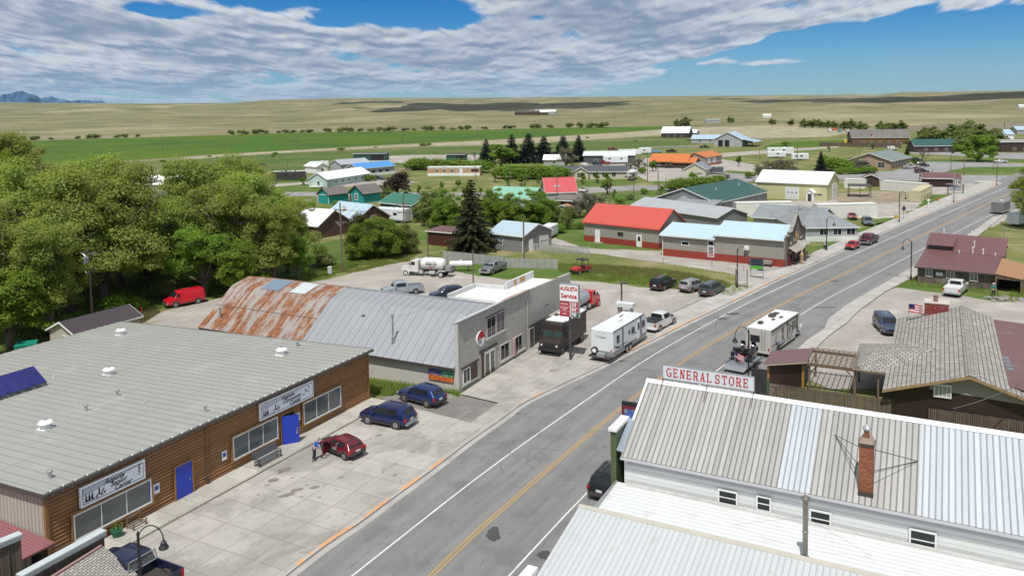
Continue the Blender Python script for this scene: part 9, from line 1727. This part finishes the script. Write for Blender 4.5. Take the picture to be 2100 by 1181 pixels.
for px,pb_,pt,k,wf,l in ((2005,331,278,'round',1.0,'big round bright green willow beside the driving white car'),(1955,306,250,'far',1.2,'tall willow behind the green roofed building'),(1990,300,242,'far',1.2,'tallest willow of the right hand group'),(2020,302,250,'far',1.2,'willow to the right of the tallest one'),(1920,298,256,'far',1.2,'willow at the left of the right hand group'),(1895,293,258,'far',1.1,'leftmost willow of the right hand group'),(1975,312,275,'far',1.1,'lower willow in front of the right hand group'),(2045,306,266,'far',1.0,'willow behind the dark brown store')): T(k,px,pb_,pt,l,None,'willow_tree',wf=wf)
T('cotton2',2118,470,335,'leafy tree entering at the right edge above the stock trailer',None,'cottonwood_tree',wf=.8)
# young trees on lawns
for px,pb_,pt,l in ((1195,378,353,'young round tree on the lawn of the cream home, left'),(1223,376,352,'young round tree on the lawn of the cream home, middle'),(1245,378,354,'young round tree on the lawn of the cream home, right'),(1040,382,362,'young tree beside the pale green roof'),(1070,384,358,'young leafy tree above the pale green roof'),(1345,350,338,'young shrub in the garden of the orange roofed house'),(1875,345,322,'young tree in front of the willows'),(1103,376,358,'young tree left of the cream home lawn'),(1260,408,388,'bushy young tree behind the red roof')): T('young',px,pb_,pt,l,None,'young_tree',wf=1.1)
for i,(px,pb_,pt,k) in enumerate(((560,412,392,'bush'),(600,428,405,'young'),(640,428,412,'bush'),(705,452,436,'bushd'),(690,424,410,'bush'),(860,398,380,'young'),(905,392,372,'young'),(940,386,366,'decid'),(960,404,380,'will2'),(985,402,384,'young'),(1110,418,398,'young'),(1270,418,402,'bush'),(1290,410,396,'bushd'),(1320,398,384,'bush'),(1355,402,380,'young'),(1205,424,402,'greyt'),(1170,448,420,'will2'),(1150,478,456,'bush'),(1190,470,452,'bush'),(1130,394,376,'young'),(1062,372,350,'decid'),(1290,352,334,'greyt'),(1318,356,340,'bush'),(1400,352,340,'young'),(1420,366,352,'bush'),(1490,372,356,'greyt'),(1535,366,350,'bush'),(1720,346,326,'decid'),(1745,344,322,'greyt'),(1690,330,316,'bush'),(1790,306,292,'greyt'),(1860,300,284,'decid'),(1700,312,300,'young'),(1610,300,288,'bush'),(1540,300,286,'young'),(1240,330,316,'greyt'),(1215,324,310,'young'),(1140,326,310,'young'),(870,345,326,'decid'),(905,345,330,'bush'),(760,372,356,'bush'),(620,380,364,'young'))):
    T(k,px,pb_,pt,'small garden tree or shrub standing among the houses in the middle distance','garden trees and shrubs among the houses','garden_tree','tree',wf=1.2)
# far shrub rows
i=0; rnd=random.Random(21)
for px in list(range(52,300,26))+list(range(468,1260,19)):
    px+=rnd.uniform(-8,8); top=lerp([(40,289.5),(230,283.5),(420,278),(600,273.5),(900,268),(1250,260.5)],px)
    if rnd.random()<.15: continue
    T('fbush',px,max(top,262.5),top-6-rnd.random()*5,'small dark shrub in the line along the far edge of the crop field','shrubs along the far edge of the crop field','field_shrub','shrub',wf=1.0+rnd.random()*.8)
for px,pb_,pt,l in ((1310,262.5,256,'x'),(1390,260,243,'clump at the homestead'),(1405,261,238,'taller clump at the homestead'),(1498,252,238,'lone bushy tree at the left end of the far tree row'),(1584,256,242,'first bushy tree of the far row'),(1622,258,243,'second bushy tree of the far row'),(1650,262.5,242,'third bushy tree of the far row, thick'),(1666,262.5,242,'fourth bushy tree of the far row'),(1682,263,243,'fifth bushy tree of the far row'),(1698,264,245,'sixth bushy tree of the far row'),(1712,265,246,'seventh bushy tree of the far row'),(1730,266,248,'eighth bushy tree of the far row'),(1745,266,242,'taller poplar in the far row'),(1768,269,247,'pale tree behind the lodge, left'),(1808,271,246,'grey tree behind the lodge'),(1822,272,250,'thin tree behind the lodge'),(1845,274,244,'poplar right of the lodge'),(983,233,229,'x')):
    if l!='x': T('far',px,pb_,pt,'olive coloured '+l,'far tree row beyond the stony grass','field_tree','tree',wf=1.1)
for px,pb_,pt in ((497,353,341),(565,317,311),(700,309,302),(770,303,300),(866,300,292),(878,299,292),(335,333,326),(430,322,318),(1205,284,280),(560,322,317)): T('bush',px,pb_,pt,'low dark bush in the dry strip at the pasture edge','bushes in the dry strip by the pasture','pasture_bush','bush',wf=2)
# weeds: tufts of tall grass
def tufts(name,poly,n,h,mat,seed,z=.03,label='x',w=.035,spread=.08):
    rng=np.random.default_rng(seed); P=[G(*p) for p in poly]; xs=[p.x for p in P]; ys=[p.y for p in P]; pts=[]
    def inside(x,y):
        c=False; j=len(P)-1
        for i in range(len(P)):
            if (P[i].y>y)!=(P[j].y>y) and x<(P[j].x-P[i].x)*(y-P[i].y)/(P[j].y-P[i].y)+P[i].x: c=not c
            j=i
        return c
    while len(pts)<n:
        x=rng.uniform(min(xs),max(xs)); y=rng.uniform(min(ys),max(ys))
        if inside(x,y) and noise.noise(Vector((x*.5,y*.5,seed)))>-.25: pts.append((x,y))
    mb=MB()
    for (x,y) in pts:
        hh=h*(.5+rng.random()); a=rng.random()*6.28; dx,dy=math.cos(a)*w,math.sin(a)*w; lx,ly=rng.normal()*spread,rng.normal()*spread
        mb.v += [(x-dx,y-dy,z),(x+dx,y+dy,z),(x+lx,y+ly,z+hh)]; k=len(mb.v); mb.f.append((k-3,k-2,k-1)); mb.m.append(0)
    o=mb.build(name,mat); o['kind']='stuff'; tag(o,label,'grass'); return o
WG=leafmat('weed green',(.16,.25,.03),(.22,.28,.06),(.36,.36,.15)); WD=leafmat('dry weed stems',(.26,.22,.11),(.20,.19,.07),(.33,.29,.17))
tufts('weeds',[(1150,560),(1140,540),(1240,545),(1330,552),(1400,560),(1500,582),(1545,590),(1500,610),(1420,595),(1350,588),(1200,573)],16000,.35,WG,1,label='tall green weeds on the lot behind the parked SUVs')
tufts('dry_weeds',[(1160,548),(1240,545),(1330,552),(1400,560),(1500,582),(1450,590),(1350,572),(1200,560)],5000,.45,WD,2,label='dry brown weed stems among the green on the empty lot')
tufts('weeds',[(757,806),(757,782),(940,808),(944,818),(915,806),(860,797),(800,815)],2600,.45,WG,3,label='green weeds along the foot of the mural wall',z=.05)
tufts('weeds',[(640,560),(700,540),(860,520),(840,535),(760,552),(660,572),(560,592),(430,608),(420,600),(560,575)],14000,.22,WG,4,label='rough green verge grass along the gravel lane')
tufts('weeds',[(60,720),(200,660),(290,640),(330,640),(285,668),(110,690),(0,740)],7000,.4,WD,5,label='rough dry grass behind the garden shed')
tufts('weeds',[(1884,566),(1960,576),(2040,592),(2046,606),(1985,600),(1960,596),(1880,588),(1830,592)],3500,.25,WG,6,label='grass and weeds in front of the rustic bar'); tufts('weeds',[(2080,580),(2130,560),(2150,600),(2066,616)],2500,.25,WG,7,label='grass at the right of the rustic bar porch')
tufts('weeds',[(0,740),(0,600),(250,560),(560,560),(560,590),(300,610),(240,660),(60,720)],9000,.5,WG,8,label='undergrowth below the big trees')
# ================================================================ the air between
def haze():
    m=bpy.data.materials.new('thin air'); m.use_nodes=True; nt=m.node_tree; nt.nodes.clear(); o=nt.nodes.new('ShaderNodeOutputMaterial'); v=nt.nodes.new('ShaderNodeVolumePrincipled'); v.inputs['Color'].default_value=(.42,.68,1,1); v.inputs['Density'].default_value=1.6e-5; v.inputs['Anisotropy'].default_value=.1; nt.links.new(v.outputs[0],o.inputs['Volume'])
    b=MB().box(-34000,34000,-9500,32000,-170,980).build('haze',m); b['kind']='stuff'
haze()
print('\n'.join(PBLOG))
